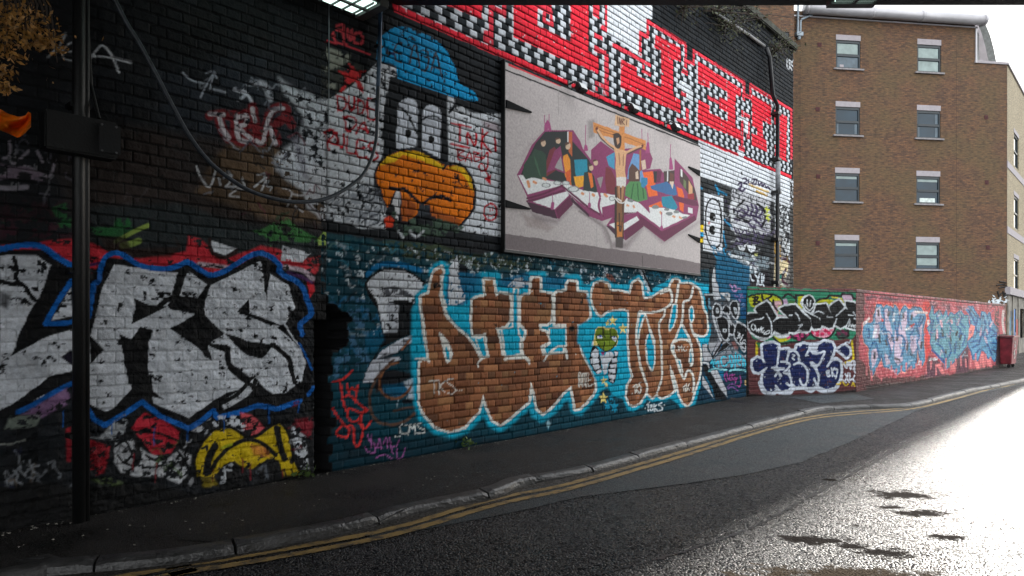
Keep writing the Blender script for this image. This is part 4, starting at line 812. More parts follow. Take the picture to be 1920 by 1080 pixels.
A.fill(W1, '-20,-20 800,10 1750,60 1900,200 1790,520 1720,640 1600,760 1280,770 900,780 500,860 100,760 -20,500', (40, 122, 92), soft=2, wob=2, J=.8, var=.12)
A.id = 2
GK = dict(soft=.8, wob=.4, J=.85)
A.fill(W1, '40,120 120,95 300,90 450,130 530,200 545,260 500,300 460,420 560,440 400,500 350,330 290,220 150,300 70,280 35,200', (170, 174, 24), **GK)
A.fill(W1, '420,200 520,190 530,260 470,270 470,400 600,420 400,440 340,260', (206, 156, 180), soft=3, J=.85, a=.85)
A.fill(W1, '550,170 600,160 630,220 600,260 560,260', (180, 150, 180), soft=3, J=.8); A.fill(W1, '640,180 740,200 740,300 620,260', (60, 110, 40), soft=5, J=.8)
A.line(W1, '30,130 140,95 300,88 430,110 530,180 545,250', 3.4, INK, soft=.6); A.line(W1, '545,150 620,90 740,160 / 740,110 740,300 / 760,110 850,110 / 880,400 1000,300', 4, INK, soft=.7)
A.fill(W1, '770,130 850,120 830,330 770,300', (170, 166, 20), **GK); A.fill(W1, '1050,220 1100,180 1200,160 1320,190 1280,250 1200,230 1060,250', (164, 166, 22), **GK)
A.fill(W1, '1260,120 1430,150 1480,250 1460,280 1380,160 1290,160', (190, 178, 60), **GK); A.fill(W1, '1430,110 1480,90 1590,120 1590,190 1760,230 1740,290 1560,200 1500,180 1460,200', (196, 168, 190), **GK)
A.line(W1, '1040,200 1100,170 1210,150 1240,110 1420,130 1430,90 1580,95 1600,150 1700,180 1770,230 1750,330', 3.6, INK, soft=.6, curve=False)
A.line(W1, '100,140 170,140 150,180 110,190 200,210 150,240 100,240 / 130,130 120,250 / 230,110 260,190 370,120 / 300,160 400,250 / 400,180 410,260 460,340', 3, INK, soft=.6)
A.fill(W1, '400,720 500,820 600,790 700,740 640,700 450,740', (178, 176, 26), **GK); A.fill(W1, '600,720 650,690 950,640 960,700 860,790 780,800 700,760 640,750', (40, 20, 34), **GK)
A.line(W1, '620,740 640,730 / 720,690 730,700 / 780,760 790,765 / 830,700 835,720 / 900,680 910,690 / 760,700 765,710 / 1380,680 1390,690 / 1440,650 1450,660 / 1490,680 1495,690', 6, (190, 56, 116), soft=1.5)
A.fill(W1, '950,640 1330,560 1320,640 1260,720 1160,750 1050,730 980,690', (206, 140, 160), **GK); A.line(W1, '980,660 985,665 / 1060,650 1065,655 / 1130,690 1135,695 / 1230,670 1235,675 / 1270,600 1275,610 / 1180,640 1185,645 / 1060,700 1064,705', 7, (190, 40, 84), soft=1)
A.line(W1, '960,660 1010,730 1120,770 1230,740 1310,660 1330,600', 3.6, INK, soft=.6); A.fill(W1, '1340,620 1520,620 1510,720 1420,770 1340,700', (44, 20, 40), soft=2, J=.8, a=.8)
A.line(W1, '1340,700 1400,750 1520,720 1520,620', 3, INK, soft=.6); A.line(W1, '380,720 500,830 640,820 840,800', 4, INK, soft=.8)
A.id = 3
BLK = [ '0,420 20,390 160,385 180,370 140,330 160,290 300,210 330,240 440,430 400,500 600,450 640,470 660,520 770,620 640,420 490,310 560,270 720,250 850,400 900,400 1000,420 1100,480 1130,520 1170,580 1240,590 1260,540 1200,430 1170,370 1000,380 1040,260 1190,235 1210,280 1290,440 1240,290 1290,230 1380,175 1460,280 1350,400 1480,310 1560,340 1560,430 1500,540 1490,200 1600,220 1740,290 1720,360 1780,480 1740,520 1720,600 1640,620 1480,590 1420,600 1330,560 1310,600 1240,620 1120,600 1080,600 980,620 930,650 820,650 770,630 700,670 640,680 600,700 520,740 400,640 380,700 300,760 200,750 80,700 20,600' ]
SH = ['0,420 30,385 170,380 130,330 150,290 300,200 340,235 450,430 400,500 420,640 380,700 310,745 200,740 80,670 30,600 20,520', '400,500 500,450 620,450 670,500 660,600 620,690 520,700 440,660 380,600', '490,310 570,270 730,250 850,380 960,470 975,560 940,640 840,650 780,620 720,670 640,660 660,520 620,440', '850,330 960,400 1080,450 1140,530 1110,600 1010,620 980,590 960,450',
      '1000,400 1040,260 1190,235 1220,300 1330,480 1290,590 1230,600 1130,560 1100,450', '1240,290 1290,235 1385,180 1465,280 1370,400 1490,305 1560,350 1560,430 1490,560 1410,600 1330,560 1290,440', '1490,200 1610,220 1745,290 1725,370 1790,490 1740,530 1725,600 1640,625 1500,590 1540,480 1560,400 1490,260']
for t_ in SH: A.line(W1, t_ + ' ' + t_.split()[0], 6.5, (196, 202, 206), soft=.6, wob=.3, J=.9, curve=False, ident=True)
A.line(W1, '20,560 100,680 220,760 310,740 / 400,660 500,730 620,700 / 700,680 800,640 900,660', 7, (188, 194, 198), soft=.7)
for t_ in SH: A.fill(W1, t_, (10, 12, 13), **GK)
A.fill(W1, '820,180 850,120 930,100 1000,130 1030,220 1020,320 970,390 900,360 840,290 810,240', (196, 202, 206), soft=.6, curve=True, J=.9); A.fill(W1, '850,200 870,145 930,120 990,150 1010,220 1000,310 960,370 910,340 860,280', (12, 14, 16), soft=.6, curve=True, J=.9)
A.line(W1, '40,520 100,480 220,460 255,435 / 300,380 350,480 380,600 370,690 / 405,495 450,450 / 640,410 680,405 / 730,370 770,420 795,490 / 780,560 835,550 790,600 / 1010,380 1080,350 1160,380 / 1340,420 1460,310 / 1330,540 1350,460 / 1530,405 1600,410 / 1600,360 1650,430 1720,490 1610,460 / 1545,470 1500,560 / 1290,440 1210,430', 1.8, (186, 192, 198), soft=.5)
A.line(W1, '905,180 915,270 / 960,190 950,270 / 875,250 900,300 950,335 990,290 1003,235', 1.9, (196, 202, 206), soft=.5)
A.line(W1, '90,630 70,590 90,545 125,560 130,610 100,640 / 140,600 150,650 180,610 180,660 / 190,640 220,590 215,660 / 250,600 225,620 240,670 260,640 / 350,650 330,680 260,690 300,650 350,640 / 1555,490 1530,580 / 1530,540 1560,550 1570,580 / 1580,580 1590,540 1605,580 / 1640,550 1610,570 1625,600 1640,580', 1.5, (190, 196, 200), soft=.5)
# dark blue throw-up
A.id = 4
A.line(W2, '150,100 155,330 / 1580,80 1600,320 1560,370 1420,430', 4, (196, 176, 30), soft=1); A.fill(W2, '140,100 230,90 240,150 180,170', (20, 100, 50), soft=1)
NV = ['240,140 280,120 400,110 470,140 475,240 450,420 420,480 470,560 500,640 500,720 440,800 380,840 300,820 250,740 240,640 260,540 290,490 180,540 120,530 90,450 100,370 160,330 230,350 260,390', '490,220 620,200 600,380 660,420 650,480 600,560 660,640 680,740 620,800 520,820 460,780 500,600 460,420', '620,380 640,260 690,230 760,260 800,360 860,420 920,500 925,620 900,700 840,750 740,760 680,700 660,560',
      '740,230 760,150 860,120 930,140 920,220 880,290 940,230 1000,260 1080,270 1170,240 1130,330 1080,420 1040,440 980,420 1060,520 1090,640 1060,720 1000,770 900,760 920,600 850,430', '1050,230 1080,130 1170,80 1280,110 1310,180 1280,280 1220,440 1260,390 1340,350 1400,400 1410,520 1390,640 1320,760 1200,800 1100,760 1060,720 1090,600 1060,480 1130,330']
NV2 = '1370,210 1420,160 1480,140 1540,190 1545,270 1500,320 1450,270'
WH2 = (190, 198, 210)
for t_ in NV: A.line(W2, t_ + ' ' + t_.split()[0], 10, WH2, soft=.8, wob=.3, J=.9, curve=False, ident=True)
A.fill(W2, '940,100 1080,80 1060,240 960,230', WH2, soft=1); A.line(W2, NV2 + ' 1370,210', 9, WH2, soft=.8, curve=False, ident=True); A.fill(W2, '1330,200 1450,270 1500,320 1530,340 1480,340 1400,280', WH2, soft=1)
A.line(W2, '200,700 260,830 380,880 440,830 520,850 640,860 700,790 860,780 960,820 1040,780 1160,830 1270,820 1350,760 1400,650', 8, WH2, soft=.8, ident=True)
for t_ in NV + [NV2]: A.fill(W2, t_, (8, 26, 74), var=.3, chip=.04, **GK)
A.line(W2, '265,390 240,340 / 290,490 200,550 / 460,420 475,300 480,160 / 520,385 600,390 650,440 620,490 560,550 620,570 660,640 670,740 / 410,480 440,510 560,490 / 430,600 470,540 520,600 / 710,430 780,405 860,440 910,520 915,640 880,740 / 600,380 640,230 690,210 770,270 790,380 / 890,290 940,210 1010,260 1090,260 1170,235 1100,400 1050,440 980,400 / 960,400 1050,520 1085,640 1060,740 / 1210,460 1280,370 1370,350 / 800,650 820,710 860,750 / 1015,640 1040,700 1060,720 / 600,710 640,740 / 435,750 470,790', 3, WH2, soft=.7, J=.9)
A.line(W2, '690,280 720,290 690,330 715,355 / 1195,540 1210,600 / 1200,530 1240,520 1220,560 1250,590 1220,610 / 1275,480 1285,600 / 1320,480 1290,540 1320,600 / 1330,500 1360,510 1340,630', 2.2, WH2, soft=.5); A.line(W2, '380,480 560,490', 4, WH2)
A.line(W2, '1470,120 1500,90 1540,100 1555,70', 1.8, WH2, soft=.5)
A.line(W2, '1460,410 1490,470 1510,390 / 1500,480 1540,390 1550,480 / 1515,440 1550,440 / 1560,500 1570,390 1610,370 1600,430 1570,440 / 1660,360 1620,440 1600,500 / 1620,440 1650,430 1670,500 1650,550 1620,540 1620,460 / 1440,590 1430,650 1490,690 / 1480,570 1500,620 1460,690 / 1520,560 1510,640 1540,690 / 1550,560 1550,660 1590,640 / 1620,590 1600,660 1650,680 1660,590 / 1680,560 1690,600 1740,600 / 1710,530 1740,600', 2.2, (190, 194, 204), soft=.6, ident=True)
A.line(W2, '1350,720 1400,720 1410,690 / 1440,680 1480,740 1520,720 / 1580,740 1600,700 1620,750', 2, (196, 170, 40), soft=.7)
A.fill(W2, '1700,330 1780,320 1800,600 1760,720 1900,760 1900,900 1500,900 1600,830 1700,700', (24, 18, 22), soft=4, J=.8, a=.85)
A.fill(W1, '1750,90 1950,100 1950,380 1780,380 1740,250', (70, 110, 90), soft=3, J=.8, chip=.2)
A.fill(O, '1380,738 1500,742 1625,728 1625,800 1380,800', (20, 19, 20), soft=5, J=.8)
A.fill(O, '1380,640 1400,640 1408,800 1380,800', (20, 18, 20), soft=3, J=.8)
# pink wall
for S_ in (A, B):
    S_.id = 5
    S_.fill(BZ, '130,130 260,130 830,200 1500,272 1700,300 1720,700 1640,960 1350,1000 1100,1060 800,1078 300,1100 150,1000 80,900 70,640 110,500 130,300', (164, 66, 76), soft=3, wob=3, J=.8, var=.14)
    S_.fill(BZ, '230,240 480,250 820,300 830,500 600,500 500,300 240,330', (206, 60, 50), soft=5, J=.8, a=.7); S_.fill(BZ, '780,240 860,240 900,400 860,560 870,800 840,900 820,1078 780,900 800,500', (196, 46, 46), soft=3, J=.8)
    S_.fill(BZ, '150,170 420,190 700,225 690,260 560,230 400,240 260,200 160,230 / 860,240 960,260 940,300 880,360 / 1000,260 1100,280 1090,370 1040,330 / 1150,290 1290,310 1280,350 1180,340', (60, 40, 60), soft=4, wob=3, J=.8, a=.8)
    S_.fill(BZ, '850,850 1000,930 1040,1078 800,1100 820,950 / 1180,800 1300,740 1300,1030 1150,1060', (76, 34, 54), soft=4, J=.8, var=.2)
    S_.line(BZ, '300,960 330,930 / 520,1000 580,1040 / 660,940 700,1000 / 960,960 1010,1040 / 1100,900 1130,1010 / 1380,920 1400,980 / 1450,840 1470,960 / 1520,900 1540,960', 7, (222, 120, 120), soft=2.5, chip=.1)
    S_.id = 6
    def let(t_, fillc, w=2.6): S_.line(BZ, t_ + ' ' + t_.split()[0], w * 1.9, (214, 176, 140), soft=.8, curve=False, J=.85, ident=True); S_.line(BZ, t_ + ' ' + t_.split()[0], w * 1.4, (6, 78, 128), soft=.5, curve=False, J=.85, ident=True); S_.fill(BZ, t_, fillc, soft=.6, wob=.6, J=.85, var=.12)
    C1 = (80, 134, 164)
    let('130,480 200,490 230,470 240,390 270,280 310,280 330,320 380,290 430,310 440,350 470,290 500,330 520,460 545,340 580,290 610,330 640,340 690,310 760,320 800,390 810,420 780,560 790,760 800,900 770,960 740,820 720,700 700,980 650,1000 630,950 590,1030 540,1010 490,1060 460,990 430,1000 350,970 330,900 320,820 290,920 240,1020 210,1078 190,960 180,820 190,770 130,700 110,600', C1)
    for t_ in ('260,330 300,300 320,420 290,500 300,640 250,660 220,600 250,480', '350,340 380,320 430,560 460,700 430,820 400,760 390,600 350,480', '470,560 520,500 560,600 540,760 560,900 500,960 460,900', '560,380 600,340 610,460 580,560 620,700 600,830 570,700 540,480', '640,380 690,340 740,360 690,420 660,400', '640,620 700,640 720,760 660,840 640,720', '730,500 780,440 770,620 760,800 730,700', '200,800 260,760 280,860 240,960 210,1000', '350,820 400,860 420,940 370,960'):
        S_.fill(BZ, t_, (196, 172, 190), soft=2, J=.85, a=.9)
    S_.line(BZ, '280,340 285,400 / 290,620 300,700 / 400,360 395,400 / 370,680 380,730 / 500,620 490,680 / 610,730 605,790 / 240,820 240,880 / 560,380 565,420 / 770,700 765,760 / 660,400 655,440 / 470,880 520,900', 4, (24, 24, 32), soft=2.4)
    S_.line(BZ, '340,330 350,480 330,560 380,660 420,800 400,880 / 440,350 470,500 500,640 / 520,460 500,600 560,640 580,720 540,860 / 620,340 620,480 680,560 640,620 / 700,480 740,620 720,700 / 190,770 250,700 300,900 / 340,560 420,600 460,700 / 240,500 300,480 / 760,400 740,520 800,420', 2.6, (8, 88, 136), soft=.8)
    S_.line(BZ, '230,640 260,560 / 460,380 455,460 / 590,560 640,540', 3, (212, 216, 222), soft=1.4)
    S_.line(BZ, '150,560 175,560 180,640 160,640', 2.6, (10, 80, 124)); S_.line(BZ, '320,440 330,460 / 650,520 680,500', 3.6, (206, 60, 50))
    S_.id = 7
    C2 = (86, 138, 152)
    let('835,545 880,480 860,400 890,300 905,400 970,345 1010,420 1045,345 1060,430 1100,370 1140,400 1210,345 1240,400 1290,400 1290,480 1310,560 1300,620 1270,740 1200,830 1150,900 1110,940 1040,1000 1030,940 900,790 870,700 880,620', C2, 2)
    S_.line(BZ, '900,460 880,600 940,560 960,700 / 980,500 1000,560 980,640 1040,640 / 1060,480 1100,520 1080,640 / 1140,430 1170,520 1210,560 1190,640 / 1230,420 1200,470 1260,540 / 900,700 1000,760 1040,900 / 1080,700 1100,800 1060,880 / 1160,700 1140,820 / 1220,600 1260,640 1230,740 / 940,400 960,480 / 1180,400 1230,430', 2.6, (8, 84, 132), soft=.9)
    S_.line(BZ, '1000,560 1010,630 / 1170,580 1160,620 / 1215,620 1200,670 / 935,620 930,680 / 1090,640 1100,680 / 1040,790 1045,820', 3.4, (20, 22, 30), soft=1.5); S_.line(BZ, '940,560 945,650 / 1100,450 1110,480 / 985,460 1000,520', 2.8, (206, 160, 170), soft=1.2)
    S_.line(BZ, '890,790 1040,930', 4, (10, 66, 128), soft=.8)
    S_.line(BZ, '855,890 950,880 / 860,905 940,898 / 1200,860 1280,850', 1.8, (206, 200, 204), soft=.5, chip=.2)
    S_.id = 8
    let('1265,330 1300,300 1340,300 1360,340 1400,400 1430,460 1450,360 1480,370 1510,420 1530,370 1550,460 1580,500 1620,540 1610,600 1600,660 1625,740 1600,800 1610,860 1590,910 1550,860 1520,880 1480,800 1440,780 1400,900 1350,890 1330,800 1300,740 1295,680 1350,640 1370,560 1330,500 1310,380', (80, 136, 166), 2)
    S_.line(BZ, '1290,330 1340,420 1380,520 / 1400,420 1380,560 1440,600 1420,700 / 1460,400 1490,520 1460,620 1520,660 / 1520,440 1540,560 1500,620 / 1560,560 1600,600 1550,640 / 1540,700 1620,720 / 1560,780 1600,800 / 1330,700 1400,680 / 1340,760 1420,720 / 1350,860 1420,780 / 1500,700 1560,840', 2.6, (8, 76, 128), soft=.9)
    S_.line(BZ, '1440,540 1430,620 / 1500,560 1510,600 / 1560,480 1540,520 / 1480,640 1500,700', 2.6, (190, 160, 176), soft=1.2); S_.fill(BZ, '1300,560 1330,500 1370,520 1350,620 1290,680', (222, 130, 120), soft=2, J=.85)
    S_.scribble(1630, 580, 1722, 690, 40, 7, 1.5, [(8, 70, 120), (196, 170, 190), (200, 206, 214), (20, 26, 40), (60, 120, 160)], 31)
    S_.scribble(1742, 590, 1808, 670, 30, 6, 1.4, [(8, 70, 120), (120, 160, 172), (20, 26, 40), (190, 160, 176)], 32)
    S_.scribble(1818, 585, 1866, 665, 26, 5, 1.3, [(8, 70, 120), (130, 170, 186), (20, 26, 40)], 33)
    S_.scribble(1618, 556, 1875, 585, 34, 7, 1.8, [(196, 120, 130), (70, 30, 50), (210, 150, 156), (40, 24, 36)], 34)
    S_.drips([(1625 + k * 9.3, 690 - k * 1.2 + (k * 7) % 11, 12 + (k * 5) % 9) for k in range(26)], (206, 112, 116), 5, 2.2)
    S_.id = 5
    S_.fill(BZ, '1590,330 1640,330 1650,640 1600,560', (40, 30, 40), soft=2, chip=.3); S_.line(BZ, '1690,350 1680,480 1700,600', 4, (190, 184, 180), soft=1.5, chip=.2); S_.fill(BZ, '1620,620 1740,600 1720,1000 1600,960', (36, 24, 28), soft=3)
    S_.line(BZ, '120,500 180,430 / 700,360 830,370 / 840,460 845,500', 4, (216, 200, 196), soft=2, chip=.1)
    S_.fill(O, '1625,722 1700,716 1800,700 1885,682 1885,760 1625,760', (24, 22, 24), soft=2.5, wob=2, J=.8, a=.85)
    S_.grime((70, 58, 60), 2.2)
lw = empty('graffiti_wall', (A0[0], A0[1], 0), 'low brick boundary wall with green, black, navy, pink and pale blue graffiti along the pavement', 'wall')
names = {0: ('brickwork', 'plain maroon painted bricks'), 2: ('green_background_painting', 'green, yellow and pink painted background'), 3: ('black_lettering', 'black throw-up letters with white outlines'), 4: ('navy_lettering', 'dark navy bubble letters with white outlines'),
         5: ('pink_background_painting', 'coral pink painted background'), 6: ('blue_lettering', 'tall pale blue and pink letters'), 7: ('blue_lettering', 'spiky pale blue letters'), 8: ('blue_lettering', 'blue wild letters at the far end')}
m_paint2 = paint_mat('painted_brick_smooth', .5)
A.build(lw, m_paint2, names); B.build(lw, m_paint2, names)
bm = bmesh.new()
for p0, p1 in ((A0, A1), (A1, B1)):
    d_ = (p1 - p0); l_ = np.hypot(*d_); a_ = math.atan2(d_[1], d_[0]); n_ = np.array((d_[1], -d_[0])) / l_
    c = (p0 + p1) / 2 - n_ * .13
    bm_box(bm, (c[0], c[1], 1.0), (l_ + .05, .23, 2.1), a_)
obj_from_bm('wall_core', bm, m_core, lw)
bm = bmesh.new()
for p0, p1 in ((A0, A1), (A1, B1)):
    d_ = (p1 - p0); l_ = np.hypot(*d_); a_ = math.atan2(d_[1], d_[0]); n_ = np.array((d_[1], -d_[0])) / l_
    k = int(l_ / .235)
    for i in range(k):
        c = p0 + d_ * (i + .5) / k - n_ * .11
        bm_box(bm, (c[0], c[1], 2.115 + random.uniform(-.002, .002)), (l_ / k - .01, .25, .02), a_, .006)
obj_from_bm('coping', bm, simple('coping_brick', (104, 84, 82), .8, nscale=4, noise=.4), lw)
# --------------------------------------------------------- mural board
bP = np.array(WP) + np.array((nv.x, nv.y)) * .05
def board_s(px):
    a = (px - 960) / F; return (a * bP[1] - bP[0]) / (dv.x - a * dv.y)
def board_z(px, py):
    Y = bP[1] + board_s(px) * dv.y; return EYE - (py - HZ) / F * Y
b0, b1 = board_s(947), board_s(1313)
zt = board_z(947, 116); zb = board_z(945, 467)
D = Surf(bP, (dv.x, dv.y), b0, b1, zb, zt, plain=.009)
A4 = '900,50 1400,50 1400,600 900,600'
D.fill(O, A4, (178, 170, 169), soft=0, wob=0, J=1, var=.04)
A1z = (960, 220, 5.4); A2z = (1130, 220, 4.155); X1 = (940, 300, 4.8); X0 = (940, 90, 4.8)
D.fill(O, '940,60 1320,240 1320,262 1313,263 948,118 940,110', (168, 168, 170), soft=.5, J=1)
D.line(O, '948,131 1313,275', 2.2, (24, 24, 26), soft=.6, curve=False)
D.line(O, '1047,214 1047,170', .9, (150, 146, 144), soft=.6); D.line(O, '1119,200 1119,470', .8, (160, 156, 154), soft=.5, curve=False); D.line(O, '1228,230 1228,480', .8, (160, 156, 154), soft=.5, curve=False)
D.fill(O, '953,117 1057,158 1052,163 953,123 / 1090,170 1135,186 1137,190 1132,191 1086,174 / 1140,187 1245,229 1240,233 1142,195 / 1256,233 1279,242 1278,246 1253,238 / 1291,249 1320,259 1320,266 1293,254', (204, 46, 58), soft=.6, J=1)
# soft grey spray shadow below the letters
for t_ in ('250,430 300,480 500,540 650,420 700,440 930,600 1000,800 1130,800 1290,600 1450,750 1780,560 1700,620 1460,720 1280,560 1130,740 950,740 900,560 700,420 640,420 500,570 300,560',):
    D.fill(X1, t_, (112, 100, 104), soft=14, J=1, a=.75)
D.fill(X1, '180,480 480,600 420,640 240,600', (140, 126, 122), soft=10, J=1, a=.6); D.fill(X0, '180,980 250,860 400,720 380,740 200,960', (150, 140, 140), soft=10, a=.6); D.fill(X0, '780,660 840,640 840,800 780,820', (90, 86, 84), soft=8, a=.55)
D.line(X1, '700,460 860,560 950,640 1000,820', 3, (130, 122, 122), soft=3); D.fill(X1, '1030,690 1100,690 1095,790 1030,790', (70, 62, 62), soft=2.5, J=1)
D.id = 2
PL = (128, 46, 92); PL2 = (92, 22, 62); PL3 = (56, 16, 44)
dk = dict(soft=.6, wob=.2, J=1, var=.02)
# block letters: dark field, coloured cloth like patches, white lower field
D.fill(A1z, '50,580 100,490 200,280 330,130 620,130 690,240 720,320 800,430 800,330 900,240 1020,330 1060,360 1060,1000 910,1050 780,1000 600,800 480,1030 200,940 150,800 60,600', PL, **dk)
D.fill(A2z, '100,250 220,240 350,230 390,320 370,400 330,410 450,400 470,430 560,410 560,320 700,470 750,690 730,800 480,970 300,830 180,960 100,900 30,840 90,760', PL, **dk)
D.fill(A1z, '90,580 130,480 240,260 335,145 560,140 560,230 610,240 780,430 800,480 800,690 620,680 430,640 300,610 140,590', (22, 30, 32), **dk)
GRN = (34, 66, 46)
D.fill(A1z, '110,600 120,480 160,420 200,380 230,320 300,340 340,370 350,440 360,600 300,640 140,640', (28, 60, 44), **dk); D.fill(A1z, '225,380 260,480 300,600 280,590 235,470', (48, 88, 62), soft=1)
D.fill(A1z, '350,600 350,440 380,330 430,300 450,330 440,540', (110, 30, 44), **dk); D.fill(A1z, '560,145 572,145 572,330 560,300', (212, 212, 212), **dk); D.fill(A1z, '575,145 610,150 610,400 575,350', (176, 86, 40), **dk)
D.fill(A1z, '520,390 560,370 590,430 600,690 540,600 510,470', (222, 140, 34), **dk); D.fill(A1z, '540,560 595,520 595,680 560,680', (206, 84, 24), soft=1)
D.fill(A1z, '630,430 760,425 765,560 720,600 700,660 670,640 640,570', (0, 132, 158), **dk); D.fill(A1z, '610,470 640,560 640,690 600,690 600,520', (24, 40, 40), **dk)
D.fill(A1z, '625,600 730,590 720,700 650,720', (226, 160, 30), **dk); D.fill(A1z, '730,560 790,540 860,640 860,760 720,740', (24, 44, 42), **dk); D.fill(A1z, '770,560 810,570 825,700 800,720', (214, 110, 30), **dk)
D.fill(A1z, '950,500 1000,520 1050,620 1050,780 960,770 940,640', (112, 34, 46), **dk); D.fill(A1z, '955,400 1040,350 1040,530 980,490', (60, 140, 176), **dk)
D.fill(A1z, '350,560 430,340 490,290 540,570 430,530', PL, **dk); D.fill(A1z, '430,510 490,390 520,550', (150, 146, 148), soft=1)
for cx, cy, r in ((320, 260, 24), (470, 240, 22), (570, 290, 28), (800, 510, 24), (850, 460, 22)):
    D.fill(A1z, ' '.join('%d,%d' % (cx + r * math.cos(a), cy + r * 1.35 * math.sin(a)) for a in np.linspace(0, 6.28, 13)[:-1]), (196, 168, 142), soft=.6, J=1); D.fill(A1z, ' '.join('%d,%d' % (cx - 8 + r * math.cos(a), cy - 18 + r * .8 * math.sin(a)) for a in np.linspace(2.6, 6.0, 8)), (74, 46, 36), soft=.6, J=1)
D.fill(A1z, '65,585 110,585 140,630 200,610 320,630 430,650 520,660 600,690 720,740 850,760 1060,790 1060,870 910,910 915,990 740,900 560,760 500,690 160,780', (214, 216, 216), **dk)
D.fill(A1z, '210,855 480,770 560,750 575,790 430,930', (214, 216, 216), **dk); D.fill(A1z, '150,860 210,870 430,935 460,1030 210,960', PL3, **dk); D.fill(A1z, '440,940 590,790 620,880 470,1030', PL2, **dk); D.line(A1z, '155,820 330,770 510,690 / 155,850 340,800 520,740', 4, PL2, soft=1)
D.fill(A1z, '600,800 640,850 780,980 780,1010 600,850', PL3, **dk); D.line(A1z, '500,690 600,770 760,900 920,1000', 4, PL2, soft=.8)
D.line(A1z, '890,820 880,900 910,1000 / 830,560 890,800', 4, PL, soft=.8); D.fill(A1z, '830,560 950,490 920,640 890,800', PL, **dk); D.fill(A1z, '860,620 920,600 900,720', (140, 132, 134), soft=1)
for cx, cy, rx, ry in ((345, 688, 46, 26), (460, 662, 40, 22), (545, 665, 42, 24), (620, 728, 62, 32), (1015, 820, 32, 26)):
    q = lambda f: ' '.join('%d,%d' % (cx + rx * f * math.cos(a), cy + ry * f * math.sin(a) + (a * 0)) for a in np.linspace(0, 6.28, 13)[:-1])
    D.fill(A1z, q(1), (120, 126, 126), soft=.6, J=1); D.fill(A1z, q(.72), (196, 200, 200), soft=.6, J=1)
D.line(A1z, '160,650 175,700 / 220,655 240,665 / 320,620 340,630 / 710,770 720,775 / 940,780 960,800 / 820,780 830,790', 5, (206, 140, 96), soft=1)
# right half
D.fill(A2z, '190,480 200,400 240,280 285,290 290,400 310,420 330,500 300,520', (96, 140, 186), **dk); D.fill(A2z, '285,260 300,250 300,420 285,420', (150, 90, 50), **dk)
D.fill(A2z, '205,400 230,360 255,380 290,420 290,500 200,500', (80, 50, 40), **dk); D.fill(A2z, '180,540 210,500 290,500 340,570 350,640 270,660 175,610', (70, 130, 74), **dk); D.line(A2z, '240,520 220,640 / 270,520 280,640 / 310,540 320,630', 1.6, (40, 90, 50), soft=.6)
D.fill(A2z, '300,340 330,330 340,400 310,410', (200, 176, 156), **dk); D.fill(A2z, '255,430 275,415 280,480 258,480', (206, 182, 160), **dk); D.fill(A2z, '310,430 390,420 410,520 430,610 360,620 340,530', (220, 94, 30), **dk); D.fill(A2z, '300,470 350,470 350,520 320,550 300,540', (30, 120, 160), **dk)
D.fill(A2z, '395,420 440,420 420,510 400,510', (24, 30, 34), **dk); D.fill(A2z, '425,410 460,420 450,500 415,510', PL2, soft=1); D.fill(A2z, '475,420 560,415 560,510 480,510', (60, 44, 42), **dk); D.fill(A2z, '500,420 510,420 510,500 500,500', (210, 210, 210), soft=.5); D.fill(A2z, '525,430 555,440 550,500 520,500', (92, 52, 42), **dk)
D.fill(A2z, '370,535 500,500 520,520 560,520 580,600 560,610 500,600 380,560', (44, 96, 146), **dk); D.fill(A2z, '520,500 555,500 545,560', (206, 186, 166), **dk); D.fill(A2z, '460,620 540,610 585,700 560,730 460,690', (0, 124, 150), **dk); D.fill(A2z, '575,540 620,560 635,610 630,740 600,720 590,620', (216, 90, 30), **dk)
D.fill(A2z, '600,390 660,460 720,560 735,650 700,640 600,500', (60, 40, 40), **dk); D.fill(A2z, '610,400 622,410 622,470 610,460', (214, 214, 214), soft=.5); D.fill(A2z, '630,480 650,500 650,560 630,540', (96, 110, 70), **dk); D.fill(A2z, '670,490 700,540 700,600 670,600', (196, 150, 110), **dk); D.fill(A2z, '660,600 710,590 715,640 665,640', (140, 30, 40), **dk)
D.fill(A2z, '350,650 450,640 470,700 360,700', (220, 94, 30), **dk)
D.fill(A2z, '165,690 180,640 270,660 340,700 370,750 360,700 470,705 560,720 620,750 690,765 470,880 270,740 160,760', (214, 216, 216), **dk); D.fill(A2z, '280,660 450,620 460,650 360,690 370,750', PL, **dk); D.fill(A2z, '85,790 160,740 265,740 160,760 100,810', PL2, soft=1)
D.fill(A2z, '50,835 100,820 160,830 265,770 285,800 165,880 100,870', (214, 216, 216), **dk); D.fill(A2z, '20,840 50,850 100,870 160,890 170,950 100,920', PL3, **dk); D.fill(A2z, '165,885 290,800 320,850 180,960', PL2, **dk)
D.fill(A2z, '275,745 470,880 485,965 300,830', PL2, **dk); D.fill(A2z, '470,880 720,760 730,800 485,968', PL2, **dk); D.line(A2z, '270,740 465,880 720,755', 3, PL, soft=.7, curve=False); D.fill(A2z, '540,620 560,610 730,650 750,690 700,690 560,650', PL2, **dk); D.fill(A2z, '665,700 700,710 700,750 665,740', (206, 206, 208), **dk)
for cx, cy, rx, ry in ((215, 650, 24, 13), (410, 700, 28, 16), (500, 718, 20, 11), (520, 750, 28, 15), (575, 738, 22, 13), (640, 780, 24, 10)):
    D.fill(A2z, ' '.join('%d,%d' % (cx + rx * math.cos(a), cy + ry * math.sin(a)) for a in np.linspace(0, 6.28, 13)[:-1]), (120, 126, 126), soft=.6, J=1)
D.line(A2z, '190,685 200,690 / 450,740 455,750 / 550,770 560,775 / 600,780 610,785 / 240,690 245,700', 4, (206, 150, 110), soft=1)
